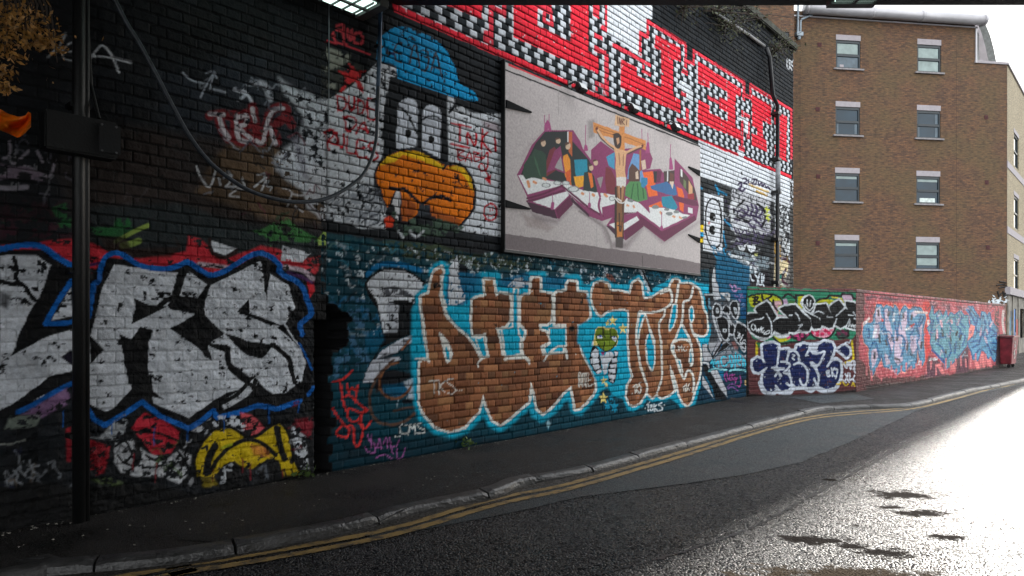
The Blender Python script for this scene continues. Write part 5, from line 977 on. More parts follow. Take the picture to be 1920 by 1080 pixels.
for T_, t_, w in ((A1z, '355,130 358,40', 3), (A1z, '340,130 345,70 370,60 385,130', 5), (A1z, '740,330 745,290 755,330', 5), (A1z, '745,290 746,80', 1), (A1z, '330,60 330,-20 / 375,60 375,-30', 1), (A1z, '405,920 412,870', 6), (A1z, '410,880 410,780', 1), (A1z, '785,900 785,880', 6), (A1z, '785,880 785,760', 1), (A2z, '525,400 528,320 540,400', 4), (A2z, '528,330 530,210', 1), (A2z, '345,270 352,200 360,270', 3), (A2z, '352,210 352,120 / 305,190 305,90', .9), (A2z, '460,880 460,740', 1), (A2z, '455,870 460,850 466,870', 4)):
    D.line(T_, t_, w, (150, 60, 112), soft=.8)
# wooden cross with figure
D.id = 3
WO = (196, 128, 66)
D.fill(X0, '825,665 1050,750 1300,830 1300,920 1060,830 830,760', WO, soft=.7, J=1, var=.05); D.line(X0, '840,700 1050,775 1290,870 / 850,730 1000,780', 1, (140, 84, 44), soft=.8)
D.fill(X0, '1060,700 1110,700 1108,1100 1050,1100', WO, soft=.7, J=1); D.fill(X1, '1035,0 1118,0 1110,300 1100,690 1032,690 1032,350', (120, 78, 44), soft=.7, J=1); D.fill(X1, '1032,560 1098,560 1098,695 1030,690', (190, 118, 50), soft=1.5, J=1)
D.line(X1, '1030,250 1030,690', 3, (40, 26, 20), soft=1); D.line(X1, '1095,380 1095,690 / 1060,480 1065,640 / 1080,560 1075,640 / 1050,590 1080,600', 1.8, (60, 34, 20), soft=.8)
D.fill(X0, '1030,600 1155,640 1150,715 1018,695', (206, 168, 130), soft=.6, J=1)
D.line(X0, '1045,620 1048,680 / 1060,685 1062,625 1075,690 1078,632 / 1088,690 1088,640 1108,645 1092,662 1108,692 / 1128,648 1126,694', 1.1, (96, 54, 40), soft=.4)
SK = (206, 160, 118)
D.line(X0, '860,730 900,800 960,860 1040,920', 6, (60, 44, 40), soft=2); D.line(X0, '862,728 905,795 970,860 1040,905', 4.2, SK, soft=.8); D.line(X0, '1270,880 1200,905 1130,940 1090,960', 4.2, SK, soft=.8); D.line(X0, '1270,892 1200,925 1140,950', 2, (70, 46, 40), soft=1.4)
D.fill(X0, '1010,890 1060,910 1130,925 1120,1000 1110,1090 1030,1090 1030,1000', SK, soft=.7, J=1); D.fill(X1, '1030,0 1112,0 1112,90 1120,170 1035,170', SK, soft=.7, J=1); D.line(X0, '1060,950 1065,1050 / 1100,960 1095,1060', 1.5, (150, 104, 76), soft=1.4)
D.fill(X1, '1035,155 1122,155 1118,235 1070,250 1035,230', (206, 202, 196), soft=.7, J=1); D.line(X1, '1060,240 1060,300 1075,370 / 1095,240 1090,300 1080,370', 4, (168, 120, 84), soft=.8); D.line(X1, '1075,250 1075,350', 1.6, (60, 36, 26), soft=1)
D.fill(X0, '1010,790 1050,770 1080,800 1078,880 1055,905 1020,880', (48, 34, 30), soft=.8, J=1, curve=True); D.fill(X0, '1035,810 1060,805 1065,850 1045,870', (186, 140, 104), soft=.7, J=1); D.line(X0, '1005,780 1050,770 1080,800', 1.6, (36, 24, 20), soft=.5)
D.line(X1, '1020,340 1060,380 1100,385 1130,350 / 1040,345 1080,370', 1.6, (210, 210, 206), soft=.6); D.line(X0, '858,722 860,728 / 1270,876 1272,880', 3, (90, 30, 24), soft=.8)
D.id = 0
D.fill(O, '940,466 1320,515 1320,495 1228,478 940,437', (110, 100, 102), soft=.7, J=1); D.line(O, '1205,480 1205,505', .8, (60, 56, 56), soft=.5)
D.grime(k=.15)
mb = empty('mural_board', (float(bP[0]), float(bP[1]), 0), 'big pale board painted with maroon block letters and a wooden cross, high on the wall', 'sign')
D.build(mb, paint_mat('board_paint', .55, .12, 60), {0: ('panel', None), 2: ('block_lettering', 'maroon block letters filled with colourful painted patches'), 3: ('cross_painting', 'wooden cross with a figure and the letters INRI')})
def bbox_(bm, s0, s1, z0, z1, o0, o1, bev=0):
    c = Vector((bP[0], bP[1], 0)) + dv * (s0 + s1) / 2 + nv * (o0 + o1) / 2; c.z = (z0 + z1) / 2
    bm_box(bm, c, (s1 - s0, abs(o1 - o0), z1 - z0), WA, bev)
bm = bmesh.new(); bbox_(bm, b0 + .01, b1 - .01, zb + .01, zt - .01, -.049, -.006); obj_from_bm('backing', bm, simple('board_edge', (40, 38, 38), .8), mb)
zr = board_z(947, 131); 
m_rail = simple('rail_grey', (150, 148, 146), .6, nscale=3)
bm = bmesh.new(); bbox_(bm, b0 - .03, b1 + .01, zb - .035, zb - .002, -.05, .012, .004); bbox_(bm, b0 - .022, b0 - .004, zb - .03, zt + .03, -.05, .014, .004)
obj_from_bm('frame', bm, simple('dark_frame', (22, 22, 24), .6), mb)
for (x0, y0, x1, y1, w) in ((948, 195, 995, 211, 15), (947, 382, 993, 392, 14), (1311, 325, 1290, 313, 10), (1311, 451, 1290, 440, 9)):
    bm = bmesh.new()
    p0_ = Vector((bP[0], bP[1], 0)) + dv * board_s(x0) + nv * .012; p1_ = Vector((bP[0], bP[1], 0)) + dv * board_s(x1) + nv * .012
    z0_ = board_z(x0, y0); z1_ = board_z(x1, y1); hw = w / 2 / F * p0_.y
    vs = []
    for o_ in (-.011, .008):
        vs.append([bm.verts.new(p0_ + nv * o_ + Vector((0, 0, z0_ + hw))), bm.verts.new(p0_ + nv * o_ + Vector((0, 0, z0_ - hw))), bm.verts.new(p1_ + nv * o_ + Vector((0, 0, z1_ - .008))), bm.verts.new(p1_ + nv * o_ + Vector((0, 0, z1_ + .008)))])
    bm.faces.new(vs[1]); bm.faces.new(vs[0][::-1])
    for i in range(4): bm.faces.new((vs[0][i], vs[0][(i + 1) % 4], vs[1][(i + 1) % 4], vs[1][i]))
    bmesh.ops.recalc_face_normals(bm, faces=bm.faces)
    obj_from_bm('bracket', bm, simple('black_steel', (15, 16, 18), .8, spec=.1), mb)
# --------------------------------------------------------- floodlights on the board
m_blk = simple('black_metal', (18, 19, 21), .45, nscale=3); m_lens = simple('lamp_glass', (170, 174, 176), .25, noise=.1, bump=0)
labs = ['black floodlight above the left half of the mural board', 'black floodlight above the INRI plate of the mural board', 'black floodlight above the right half of the mural board']
for (px, py), lb in zip(((1071, 169), (1170, 207), (1250, 241)), labs):
    s_ = board_s(px); base = Vector((bP[0], bP[1], 0)) + dv * s_ ; z_ = board_z(px, py)
    root = empty('floodlight', base + nv * .02 + Vector((0, 0, z_)), lb, 'light', 'floodlights along the top of the mural board')
    Mx = Matrix.Translation(base + nv * .17 + Vector((0, 0, z_ - .01))) @ Matrix.Rotation(WA, 4, 'Z') @ Matrix.Rotation(R(-28), 4, 'X')
    bm = bmesh.new(); bm_box(bm, (0, 0, 0), (.17, .07, .11), bev=.012, M=Mx)
    for k in range(5): bm_box(bm, (-.06 + k * .03, .045, 0), (.006, .03, .09), M=Mx)
    obj_from_bm('housing', bm, m_blk, root)
    bm = bmesh.new(); bm_box(bm, (0, -.037, 0), (.14, .004, .085), M=Mx); obj_from_bm('lens', bm, m_lens, root)
    bm = bmesh.new(); bm_tube(bm, [base + dv * -.05 + Vector((0, 0, z_ + .06)), base + dv * -.05 + nv * .1 + Vector((0, 0, z_ + .08)), base + dv * -.04 + nv * .17 + Vector((0, 0, z_ + .04))], .012, 8)
    bm_box(bm, base + dv * -.05 + nv * .008 + Vector((0, 0, z_ + .06)), (.07, .016, .09), WA)
    obj_from_bm('bracket', bm, m_blk, root)
# =================================================================== GROUND
KB = [(0, 1069), (67, 1053), (300, 1032), (467, 1007), (640, 975), (753, 946), (907, 915), (960, 896), (1077, 875), (1173, 851), (1300, 819), (1393, 796), (1477, 775), (1527, 764), (1597, 759), (1693, 756), (1763, 741), (1813, 729), (1873, 718), (1920, 708)]
KBn = KB
kerb_back = [ground(x, y) for x, y in KB]
first = kerb_back[0]; kerb_back = [Vector((first.x - 7, first.y - 6.4, 0)), Vector((first.x - 2.2, first.y - 2.0, 0))] + kerb_back
lastd = (kerb_back[-1] - kerb_back[-2]).normalized(); kerb_back += [kerb_back[-1] + Vector((.66, .75, 0)) * 6, kerb_back[-1] + Vector((.68, .73, 0)) * 40]
kb = [Vector((float(v[0]), float(v[1]), 0)) for v in smooth_pts([(p.x, p.y) for p in kerb_back], 8)]
def offset(line, d):
    out = []
    for i, p in enumerate(line):
        t = (line[min(i + 1, len(line) - 1)] - line[max(i - 1, 0)]).normalized()
        out.append(p + Vector((t.y, -t.x, 0)) * d)
    return out
RZL = -.065
def asphalt(name, col, rough0, rough1, agg, bumpd, noise=.35, dark=None, patch=1.3, spec=.5, blobs=None):
    m, nt, b = newmat(name); c = lin(col)
    tc = N(nt, 'ShaderNodeTexCoord')
    n1 = N(nt, 'ShaderNodeTexNoise'); n1.inputs['Scale'].default_value = patch; n1.inputs['Detail'].default_value = 8; n1.inputs['Roughness'].default_value = .62
    nt.links.new(tc.outputs['Object'], n1.inputs['Vector'])
    vo = N(nt, 'ShaderNodeTexVoronoi'); vo.inputs['Scale'].default_value = agg; nt.links.new(tc.outputs['Object'], vo.inputs['Vector'])
    n3 = N(nt, 'ShaderNodeTexNoise'); n3.inputs['Scale'].default_value = agg * .35; n3.inputs['Detail'].default_value = 5
    nt.links.new(tc.outputs['Object'], n3.inputs['Vector'])
    r1 = N(nt, 'ShaderNodeMapRange'); r1.inputs['From Min'].default_value = .35; r1.inputs['From Max'].default_value = .65; r1.inputs['To Min'].default_value = 1 - noise; r1.inputs['To Max'].default_value = 1 + noise
    nt.links.new(n1.outputs['Fac'], r1.inputs['Value'])
    sp_ = N(nt, 'ShaderNodeSeparateColor'); nt.links.new(vo.outputs['Color'], sp_.inputs['Color'])
    r2 = N(nt, 'ShaderNodeMapRange'); r2.inputs['To Min'].default_value = .55; r2.inputs['To Max'].default_value = 1.6; nt.links.new(sp_.outputs['Red'], r2.inputs['Value'])
    mu = N(nt, 'ShaderNodeMath', operation='MULTIPLY'); nt.links.new(r1.outputs['Result'], mu.inputs[0]); nt.links.new(r2.outputs['Result'], mu.inputs[1])
    mx = N(nt, 'ShaderNodeVectorMath', operation='SCALE'); mx.inputs[0].default_value = c; nt.links.new(mu.outputs['Value'], mx.inputs['Scale'])
    nt.links.new(mx.outputs['Vector'], b.inputs['Base Color'])
    r3 = N(nt, 'ShaderNodeMapRange'); r3.inputs['From Min'].default_value = .38; r3.inputs['From Max'].default_value = .62; r3.inputs['To Min'].default_value = rough0; r3.inputs['To Max'].default_value = rough1
    nt.links.new(n1.outputs['Fac'], r3.inputs['Value'])
    rm = N(nt, 'ShaderNodeMapRange'); rm.inputs['To Min'].default_value = .5; rm.inputs['To Max'].default_value = 1.9; nt.links.new(sp_.outputs['Green'], rm.inputs['Value'])
    rr_ = N(nt, 'ShaderNodeMath', operation='MULTIPLY'); rr_.use_clamp = True; nt.links.new(r3.outputs['Result'], rr_.inputs[0]); nt.links.new(rm.outputs['Result'], rr_.inputs[1])
    if blobs:
        sx_ = N(nt, 'ShaderNodeTexNoise'); sx_.inputs['Scale'].default_value = 7; sx_.inputs['Detail'].default_value = 9; sx_.inputs['Roughness'].default_value = .78; nt.links.new(tc.outputs['Object'], sx_.inputs['Vector'])
        prev_r = rr_.outputs['Value']; prev_c = mx.outputs['Vector']; prev_s = None
        for group, colr in blobs:
            last = None
            for (cx_, cy_, rx_, ry_) in group:
                mp = N(nt, 'ShaderNodeMapping'); mp.vector_type = 'POINT'; mp.inputs['Scale'].default_value = (1 / rx_, 1 / ry_, 0); mp.inputs['Location'].default_value = (-cx_ / rx_, -cy_ / ry_, 0); nt.links.new(tc.outputs['Object'], mp.inputs['Vector'])
                ln = N(nt, 'ShaderNodeVectorMath', operation='LENGTH'); nt.links.new(mp.outputs['Vector'], ln.inputs[0])
                if last is None: last = ln.outputs['Value']
                else:
                    mn = N(nt, 'ShaderNodeMath', operation='MINIMUM'); nt.links.new(last, mn.inputs[0]); nt.links.new(ln.outputs['Value'], mn.inputs[1]); last = mn.outputs['Value']
            sc_ = N(nt, 'ShaderNodeMath', operation='MULTIPLY_ADD'); sc_.inputs[1].default_value = 6.0; sc_.inputs[2].default_value = -3.0; nt.links.new(sx_.outputs['Fac'], sc_.inputs[0])
            sm = N(nt, 'ShaderNodeMath', operation='ADD'); nt.links.new(last, sm.inputs[0]); nt.links.new(sc_.outputs['Value'], sm.inputs[1])
            mk = N(nt, 'ShaderNodeMapRange'); mk.inputs['From Min'].default_value = 1.3; mk.inputs['From Max'].default_value = .75; nt.links.new(sm.outputs['Value'], mk.inputs['Value'])
            a1 = N(nt, 'ShaderNodeMix', data_type='FLOAT'); nt.links.new(mk.outputs['Result'], a1.inputs['Factor']); nt.links.new(prev_r, a1.inputs[2]); a1.inputs[3].default_value = .97; prev_r = a1.outputs[0]
            a2 = N(nt, 'ShaderNodeMix', data_type='RGBA'); nt.links.new(mk.outputs['Result'], a2.inputs['Factor']); nt.links.new(prev_c, a2.inputs['A']); a2.inputs['B'].default_value = (*lin(colr), 1); prev_c = a2.outputs['Result']
            a3 = N(nt, 'ShaderNodeMix', data_type='FLOAT'); nt.links.new(mk.outputs['Result'], a3.inputs['Factor']); a3.inputs[3].default_value = 0.02
            if prev_s is None:
                p3 = N(nt, 'ShaderNodeMapRange'); p3.inputs['From Min'].default_value = .15; p3.inputs['From Max'].default_value = .85; p3.inputs['To Min'].default_value = .02; p3.inputs['To Max'].default_value = .75; nt.links.new(sp_.outputs['Blue'], p3.inputs['Value']); prev_s = p3.outputs['Result']
            nt.links.new(prev_s, a3.inputs[2])
            prev_s = a3.outputs[0]
        nt.links.new(prev_c, b.inputs['Base Color']); nt.links.new(prev_s, b.inputs['Specular IOR Level']); rr_out = prev_r
    else: rr_out = rr_.outputs['Value']
    nt.links.new(rr_out, b.inputs['Roughness'])
    if not blobs: b.inputs['Specular IOR Level'].default_value = spec
    hf = N(nt, 'ShaderNodeMath', operation='MULTIPLY'); hf.inputs[1].default_value = .35; nt.links.new(n3.outputs['Fac'], hf.inputs[0])
    ad = N(nt, 'ShaderNodeMath', operation='ADD'); nt.links.new(vo.outputs['Distance'], ad.inputs[0]); nt.links.new(hf.outputs['Value'], ad.inputs[1])
    bp = N(nt, 'ShaderNodeBump'); bp.inputs['Strength'].default_value = 1; bp.inputs['Distance'].default_value = bumpd; bp.invert = True
    nt.links.new(ad.outputs['Value'], bp.inputs['Height'])
    n4 = N(nt, 'ShaderNodeTexNoise'); n4.inputs['Scale'].default_value = 2.2; n4.inputs['Detail'].default_value = 4; nt.links.new(tc.outputs['Object'], n4.inputs['Vector'])
    b2 = N(nt, 'ShaderNodeBump'); b2.inputs['Strength'].default_value = .5; b2.inputs['Distance'].default_value = .012; nt.links.new(n4.outputs['Fac'], b2.inputs['Height']); nt.links.new(bp.outputs['Normal'], b2.inputs['Normal'])
    nt.links.new(b2.outputs['Normal'], b.inputs['Normal'])
    return m
def blob(x, y, w, h):
    c = ground(x, y, RZL); a_ = ground(x + w, y, RZL); t_ = ground(x, y - h, RZL); return (c.x, c.y, abs(a_.x - c.x), abs(t_.y - c.y))
m_road = asphalt('wet_coarse_asphalt', (24, 25, 30), .26, .44, 70, .026, blobs=[([blob(1690, 928, 60, 7), blob(1720, 962, 45, 6), blob(1672, 952, 26, 3.5), blob(1525, 1012, 52, 8), blob(1600, 1024, 40, 6), blob(1655, 1036, 60, 9), blob(1780, 1008, 30, 6), blob(1605, 986, 12, 3), blob(1560, 900, 14, 2)], (38, 31, 28)), ([blob(1560, 1078, 170, 14)], (96, 84, 70))])
m_patch = asphalt('smooth_asphalt', (36, 43, 46), .34, .62, 130, .004, .55, patch=2.6)
m_pave = asphalt('pavement_asphalt', (25, 22, 21), .40, .85, 120, .006, .7, spec=.35)
m_mend = asphalt('dark_mended_asphalt', (34, 28, 25), .85, .98, 110, .006, .3, spec=.05)
def grid_sheet(name, x0, x1, y0, y1, z, st, mat):
    bm = bmesh.new(); bmesh.ops.create_grid(bm, x_segments=1, y_segments=1, size=.5)
    bmesh.ops.transform(bm, matrix=Matrix.Translation(((x0 + x1) / 2, (y0 + y1) / 2, z)) @ Matrix.Diagonal((x1 - x0, y1 - y0, 1, 1)), verts=bm.verts)
    return tag(obj_from_bm(name, bm, mat), kind='structure')
grid_sheet('ground', -300, 300, -200, 600, -.12, 1, simple('earth', (60, 58, 54), .9))
grid_sheet('road', -12, 60, -40, 90, RZL, 1, m_road)
def poly_sheet(name, P, z, mat, kind='structure', jit=0.0, seed=1):
    bm = bmesh.new(); rr = random.Random(seed)
    Q_ = []
    for i, p in enumerate(P):
        q = P[(i + 1) % len(P)]; n = max(1, int((q - p).length / .05)) if jit else 1
        for k in range(n):
            v = p.lerp(q, k / n); e = 0
            if jit: e = (float(fbm(np.array([v.x * 5.0]), np.array([v.y * 5.0]), seed, 5, .7)[0]) - .5) * jit * 9
            Q_.append((v.x + e + rr.uniform(-jit, jit) * .15, v.y + e * .5 + rr.uniform(-jit, jit) * .15))
    vs = [bm.verts.new((x, y, z)) for x, y in Q_]
    f = bm.faces.new(vs); bmesh.ops.recalc_face_normals(bm, faces=[f])
    if f.normal.z < 0: f.normal_flip()
    bmesh.ops.triangulate(bm, faces=[f])
    o = obj_from_bm(name, bm, mat)
    return tag(o, kind=kind) if kind else o
# pavement between wall foot and kerb (skin laid on a solid slab)
foot = [Vector((WP[0], WP[1], 0)) + dv * s for s in (wall_s(-40) - 9, wall_s(200), sE - 1)]
pv = bmesh.new()
left_line = []
for p in kb:
    # nearest point on the wall side: project on the walls' feet
    left_line.append(p)
far = [Vector((float(A1[0]), float(A1[1]), 0)), Vector((float(B1[0]), float(B1[1]), 0)), Vector((24.3, 33.5, 0)), Vector((24.3 + 30 * .68, 33.5 + 30 * .73, 0))]
wl_ = [foot[0] - nv * .3, foot[1] - nv * .3, foot[2] - nv * .3] + [v + Vector((-.1, .15, 0)) for v in far]
Pv = list(kb) + wl_[::-1]
poly_sheet('pavement', Pv, 0, m_pave)
def ribbon(name, la, lb, za, zb, mat, kind='structure', jit=0, seed=3, parent=None):
    bm = bmesh.new(); rr = random.Random(seed)
    a = [bm.verts.new((p.x + rr.uniform(-jit, jit), p.y + rr.uniform(-jit, jit), za)) for p in la]; b_ = [bm.verts.new((p.x + rr.uniform(-jit, jit), p.y + rr.uniform(-jit, jit), zb)) for p in lb]
    for i in range(len(a) - 1): bm.faces.new((a[i], b_[i], b_[i + 1], a[i + 1]))
    bmesh.ops.recalc_face_normals(bm, faces=bm.faces)
    return tag(obj_from_bm(name, bm, mat, parent), kind=kind)
# kerb stones: real blocks with worn rounded edges and open joints
def resample(line, step):
    out = [line[0].copy()]; acc = 0
    for i in range(len(line) - 1):
        a, b_ = line[i], line[i + 1]; L_ = (b_ - a).length; t = step - acc
        while t <= L_: out.append(a.lerp(b_, t / L_)); t += step
        acc = (L_ - (t - step))
    return out
kl = resample(kb, .06)
bm = bmesh.new(); i = 0; rr = random.Random(5)
while i < len(kl) - 30:
    n = rr.choice((13, 15, 17, 19)); seg = kl[i:i + n]; i += n - 1
    if len(seg) < 4: break
    fr = offset(seg, .12); dz = rr.uniform(-.006, .008); do = rr.uniform(-.008, .008)
    rings = []
    for k, (a, f_) in enumerate(zip(seg, fr)):
        if k == 0: a = a.lerp(seg[1], .12); f_ = f_.lerp(fr[1], .12)
        if k == len(seg) - 1: a = a.lerp(seg[-2], .12); f_ = f_.lerp(fr[-2], .12)
        e = (f_ - a).normalized(); w = rr.uniform(-.004, .004)
        end = .012 if k in (0, len(seg) - 1) else 0
        prof = [(0.0, -.10), (0.0, .004 + dz), (.02, .010 + dz), (.085, .010 + dz + w - end), (.112 + do, .004 + dz + w - end), (.126 + do + w, -.012 + dz - end), (.132 + do, -.035), (.134 + do, -.10)]
        rings.append([bm.verts.new((a.x + e.x * u, a.y + e.y * u, v)) for u, v in prof])
    for k in range(len(rings) - 1):
        for j in range(7): bm.faces.new((rings[k][j], rings[k + 1][j], rings[k + 1][j + 1], rings[k][j + 1]))
    bm.faces.new(rings[0]); bm.faces.new(rings[-1][::-1])
bmesh.ops.recalc_face_normals(bm, faces=bm.faces)
m_kerb = simple('worn_granite', (50, 49, 49), .42, nscale=7, noise=.75, bump=1, bscale=40, spec=.6)
tag(obj_from_bm('kerb', bm, m_kerb), kind='structure')
# gutter grime and double yellow lines
Y1 = [(230, 1083), (320, 1066), (520, 1034), (737, 992), (920, 939), (1060, 910), (1193, 873), (1293, 844), (1427, 803), (1527, 781), (1600, 773), (1700, 765), (1770, 750), (1850, 728), (1925, 707)]
Y2 = [(240, 1098), (330, 1078), (530, 1045), (745, 1002), (930, 948), (1070, 917), (1200, 880), (1300, 850), (1435, 808), (1530, 785), (1605, 777), (1705, 768), (1775, 752.5), (1856, 730), (1930, 708.5)]
m_yel, nt, b = newmat('worn_yellow_paint')
tc = N(nt, 'ShaderNodeTexCoord'); n1 = N(nt, 'ShaderNodeTexNoise'); n1.inputs['Scale'].default_value = 9; n1.inputs['Detail'].default_value = 10; n1.inputs['Roughness'].default_value = .75
nt.links.new(tc.outputs['Object'], n1.inputs['Vector'])
cr = N(nt, 'ShaderNodeMapRange'); cr.inputs['From Min'].default_value = .48; cr.inputs['From Max'].default_value = .60; nt.links.new(n1.outputs['Fac'], cr.inputs['Value'])
mix = N(nt, 'ShaderNodeMix', data_type='RGBA'); mix.inputs['A'].default_value = (*lin((150, 122, 70)), 1); mix.inputs['B'].default_value = (*lin((56, 50, 44)), 1)
nt.links.new(cr.outputs['Result'], mix.inputs['Factor']); nt.links.new(mix.outputs['Result'], b.inputs['Base Color']); b.inputs['Roughness'].default_value = .5
n2 = N(nt, 'ShaderNodeTexNoise'); n2.inputs['Scale'].default_value = 90; nt.links.new(tc.outputs['Object'], n2.inputs['Vector'])
bp = N(nt, 'ShaderNodeBump'); bp.inputs['Distance'].default_value = .004; nt.links.new(n2.outputs['Fac'], bp.inputs['Height']); nt.links.new(bp.outputs['Normal'], b.inputs['Normal'])
bms = bmesh.new()
for k, (Yl, w) in enumerate(((Y1, .039), (Y2, .039))):
    g = [ground(x, y, RZL) for x, y in Yl]
    t0 = (g[1] - g[0]).normalized(); g = [g[0] - t0 * 4] + g + [g[-1] + Vector((.67, .74, 0)) * 30]
    ln = [Vector((float(v[0]), float(v[1]), 0)) for v in smooth_pts([(p.x, p.y) for p in g], 14)]
    rr = random.Random(k)
    a = [p + Vector((rr.uniform(-.006, .006), rr.uniform(-.006, .006), 0)) for p in offset(ln, -w)]; b_ = [p + Vector((rr.uniform(-.006, .006), rr.uniform(-.006, .006), 0)) for p in offset(ln, w)]
    va = [bms.verts.new((p.x, p.y, RZL + .008)) for p in a]; vb = [bms.verts.new((p.x, p.y, RZL + .008)) for p in b_]
    for i in range(len(va) - 1): bms.faces.new((va[i], vb[i], vb[i + 1], va[i + 1]))
bmesh.ops.recalc_face_normals(bms, faces=bms.faces)
tag(obj_from_bm('road_markings', bms, m_yel), kind='structure')
gp = offset(kb, .12)[10:]; gq = offset(kb, .24)[10:]
ribbon('gutter', gp, gq, RZL + .012, RZL + .003, asphalt('gutter_dirt', (40, 36, 32), .5, .8, 60, .006, .5), jit=.008)
PL_ = [(1000, 905), (960, 936), (700, 1004), (640, 1022), (760, 1000), (960, 962), (1090, 932), (1280, 908), (1400, 890), (1500, 868), (1620, 818), (1720, 770), (1830, 740), (1880, 729), (1925, 719), (1925, 709), (1850, 728), (1770, 748), (1700, 762), (1600, 769), (1527, 777), (1427, 799), (1293, 838), (1193, 866), (1060, 902)]
poly_sheet('road_patch', [ground(x, y, RZL) for x, y in PL_], RZL + .004, m_patch, jit=.018, seed=8)
# light seam of old tar between the two surfaces
tar = [ground(x, y, RZL) for x, y in ((1120, 1078), (1280, 1035), (1420, 985), (1540, 920), (1700, 835), (1790, 800))]
tl = [Vector((float(v[0]), float(v[1]), 0)) for v in smooth_pts([(p.x, p.y) for p in tar], 20)]
ribbon('tar_seam', offset(tl, -.010), offset(tl, .010), RZL + .0045, RZL + .0045, simple('tar', (14, 14, 15), .35), jit=.014)
# service cover and trench patch in the pavement
poly_sheet('pavement_patch', [ground(x, y) for x, y in ((1480, 745), (1600, 738), (1640, 748), (1540, 757))], .004, m_patch, jit=.012, seed=5)
poly_sheet('pavement_patch', [ground(x, y) for x, y in ((330, 1012), (640, 950), (700, 958), (430, 1018))], .004, asphalt('dark_pavement', (24, 23, 23), .5, .8, 150, .003, spec=.3), jit=.02, seed=6)
for ii, L__ in enumerate((((955, 770), (1040, 768), (1130, 786), (1210, 797)), ((700, 985), (860, 905), (980, 862), (1100, 832)), ((1280, 800), (1400, 768), (1500, 752), (1600, 742)))):
    c_ = [ground(x, y) for x, y in L__]; c_ = [Vector((float(v[0]), float(v[1]), 0)) for v in smooth_pts([(p.x, p.y) for p in c_], 12)]
    ribbon('pavement_crack', offset(c_, -.006), offset(c_, .006), .003, .003, simple('tar_line', (10, 10, 11), .6), jit=.006, seed=ii)
# litter and grit along the wall foot, small weeds
m_lit = simple('litter', (140, 136, 128), .7, noise=.3)
bm = bmesh.new(); rr = random.Random(9)
for k in range(260):
    s = rr.uniform(wall_s(-30), sE - 1.2); p = Vector((WP[0], WP[1], 0)) + dv * s + nv * abs(rr.gauss(0, .06)) + nv * .02
    z = .006; sz = rr.uniform(.003, .012)
    bm_box(bm, (p.x, p.y, z), (sz, sz * rr.uniform(.5, 1.5), sz * .4), rr.uniform(0, 3))
for k in range(50):
    p = rr.choice(kb[20:110]) - nv * rr.uniform(.0, 1.2) * .6
    bm_box(bm, (p.x, p.y, .006), (.012, .008, .004), rr.uniform(0, 3))
o = obj_from_bm('grit', bm, m_lit); tag(o, 'pale grit and crumbs along the foot of the graffiti wall', 'grit', kind='stuff')
def leaf_bm(bm, c, n, spread, size, rnd, droop=0.2, flat=False):
    for k in range(n):
        d = Vector((rnd.gauss(0, spread[0]), rnd.gauss(0, spread[1]), rnd.gauss(0, spread[2]) if not flat else abs(rnd.gauss(0, spread[2]))))
        p = c + d; s = size * rnd.uniform(.5, 1.4)
        ax = Vector((rnd.uniform(-1, 1), rnd.uniform(-1, 1), rnd.uniform(-1, .6) - droop)).normalized(); sd_ = ax.cross(Vector((rnd.uniform(-1, 1), rnd.uniform(-1, 1), .2))).normalized()
        v = [bm.verts.new(p), bm.verts.new(p + ax * s * .5 + sd_ * s * .22), bm.verts.new(p + ax * s), bm.verts.new(p + ax * s * .5 - sd_ * s * .22)]
        bm.faces.new(v)
m_weed = simple('weed_leaf', (74, 96, 44), .6, noise=.4); m_olive = simple('olive_leaf', (56, 60, 34), .7, noise=.5, nscale=20); m_twig = simple('twig', (54, 44, 36), .8); m_dry = simple('dry_leaf', (150, 108, 48), .55, noise=.6, nscale=25, bump=.3)
for px, py, lb in ((872, 850, 'small green weed at the foot of the teal wall'), (566, 895, 'green weed beside the black gap in the wall')):
    p = wall_pt(px, py, .03); p.z = 0.0
    r_ = empty('weed', p, lb, 'plant', 'weeds at the wall foot'); bm = bmesh.new(); leaf_bm(bm, p + Vector((0, 0, .02)), 42, (.05, .05, .035), .055, random.Random(px), -.5, True); obj_from_bm('leaves', bm, m_weed, r_)
# shrubs growing from the top of the wall
for (px, py, n, sx, sz, lb) in ((1350, 48, 520, .30, .16, 'bushy green plant growing from the top of the black wall'), (1330, 20, 400, .5, .10, 'straggly growth on the coping above the bushy plant'), (1445, 92, 260, .22, .16, 'bare twiggy shrub over the bend of the drainpipe'), (1270, 14, 300, .3, .08, 'thin dark creeper near the bridge edge')):
    p = wall_pt(px, py, .12); rnd = random.Random(px)
    r_ = empty('wall_shrub', p, lb, 'plant', 'plants growing on the wall top')
    bm = bmesh.new(); leaf_bm(bm, p, n, (sx, sx * .8, sz), .06, rnd, .3); obj_from_bm('leaves', bm, m_olive, r_)
    bm = bmesh.new()
    for k in range(26):
        q = p - Vector((0, 0, .05)); e = q + Vector((rnd.gauss(0, sx * 1.3), rnd.gauss(0, sx), rnd.uniform(-.3, .3))); bm_tube(bm, [q, q.lerp(e, .5) + Vector((0, 0, .05)), e], [.008, .006, .003], 5)
    obj_from_bm('twigs', bm, m_twig, r_)
bm = bmesh.new(); rnd = random.Random(4)
for k in range(90):
    s = rnd.uniform(sC + 1, sE); leaf_bm(bm, Vector((WP[0], WP[1], 7.72)) + dv * s - nv * rnd.uniform(-.1, .5), 7, (.08, .08, .04), .05, rnd, -.2)
tag(obj_from_bm('moss', bm, m_olive), 'mossy green growth along the coping of the tall wall', 'moss', kind='stuff')
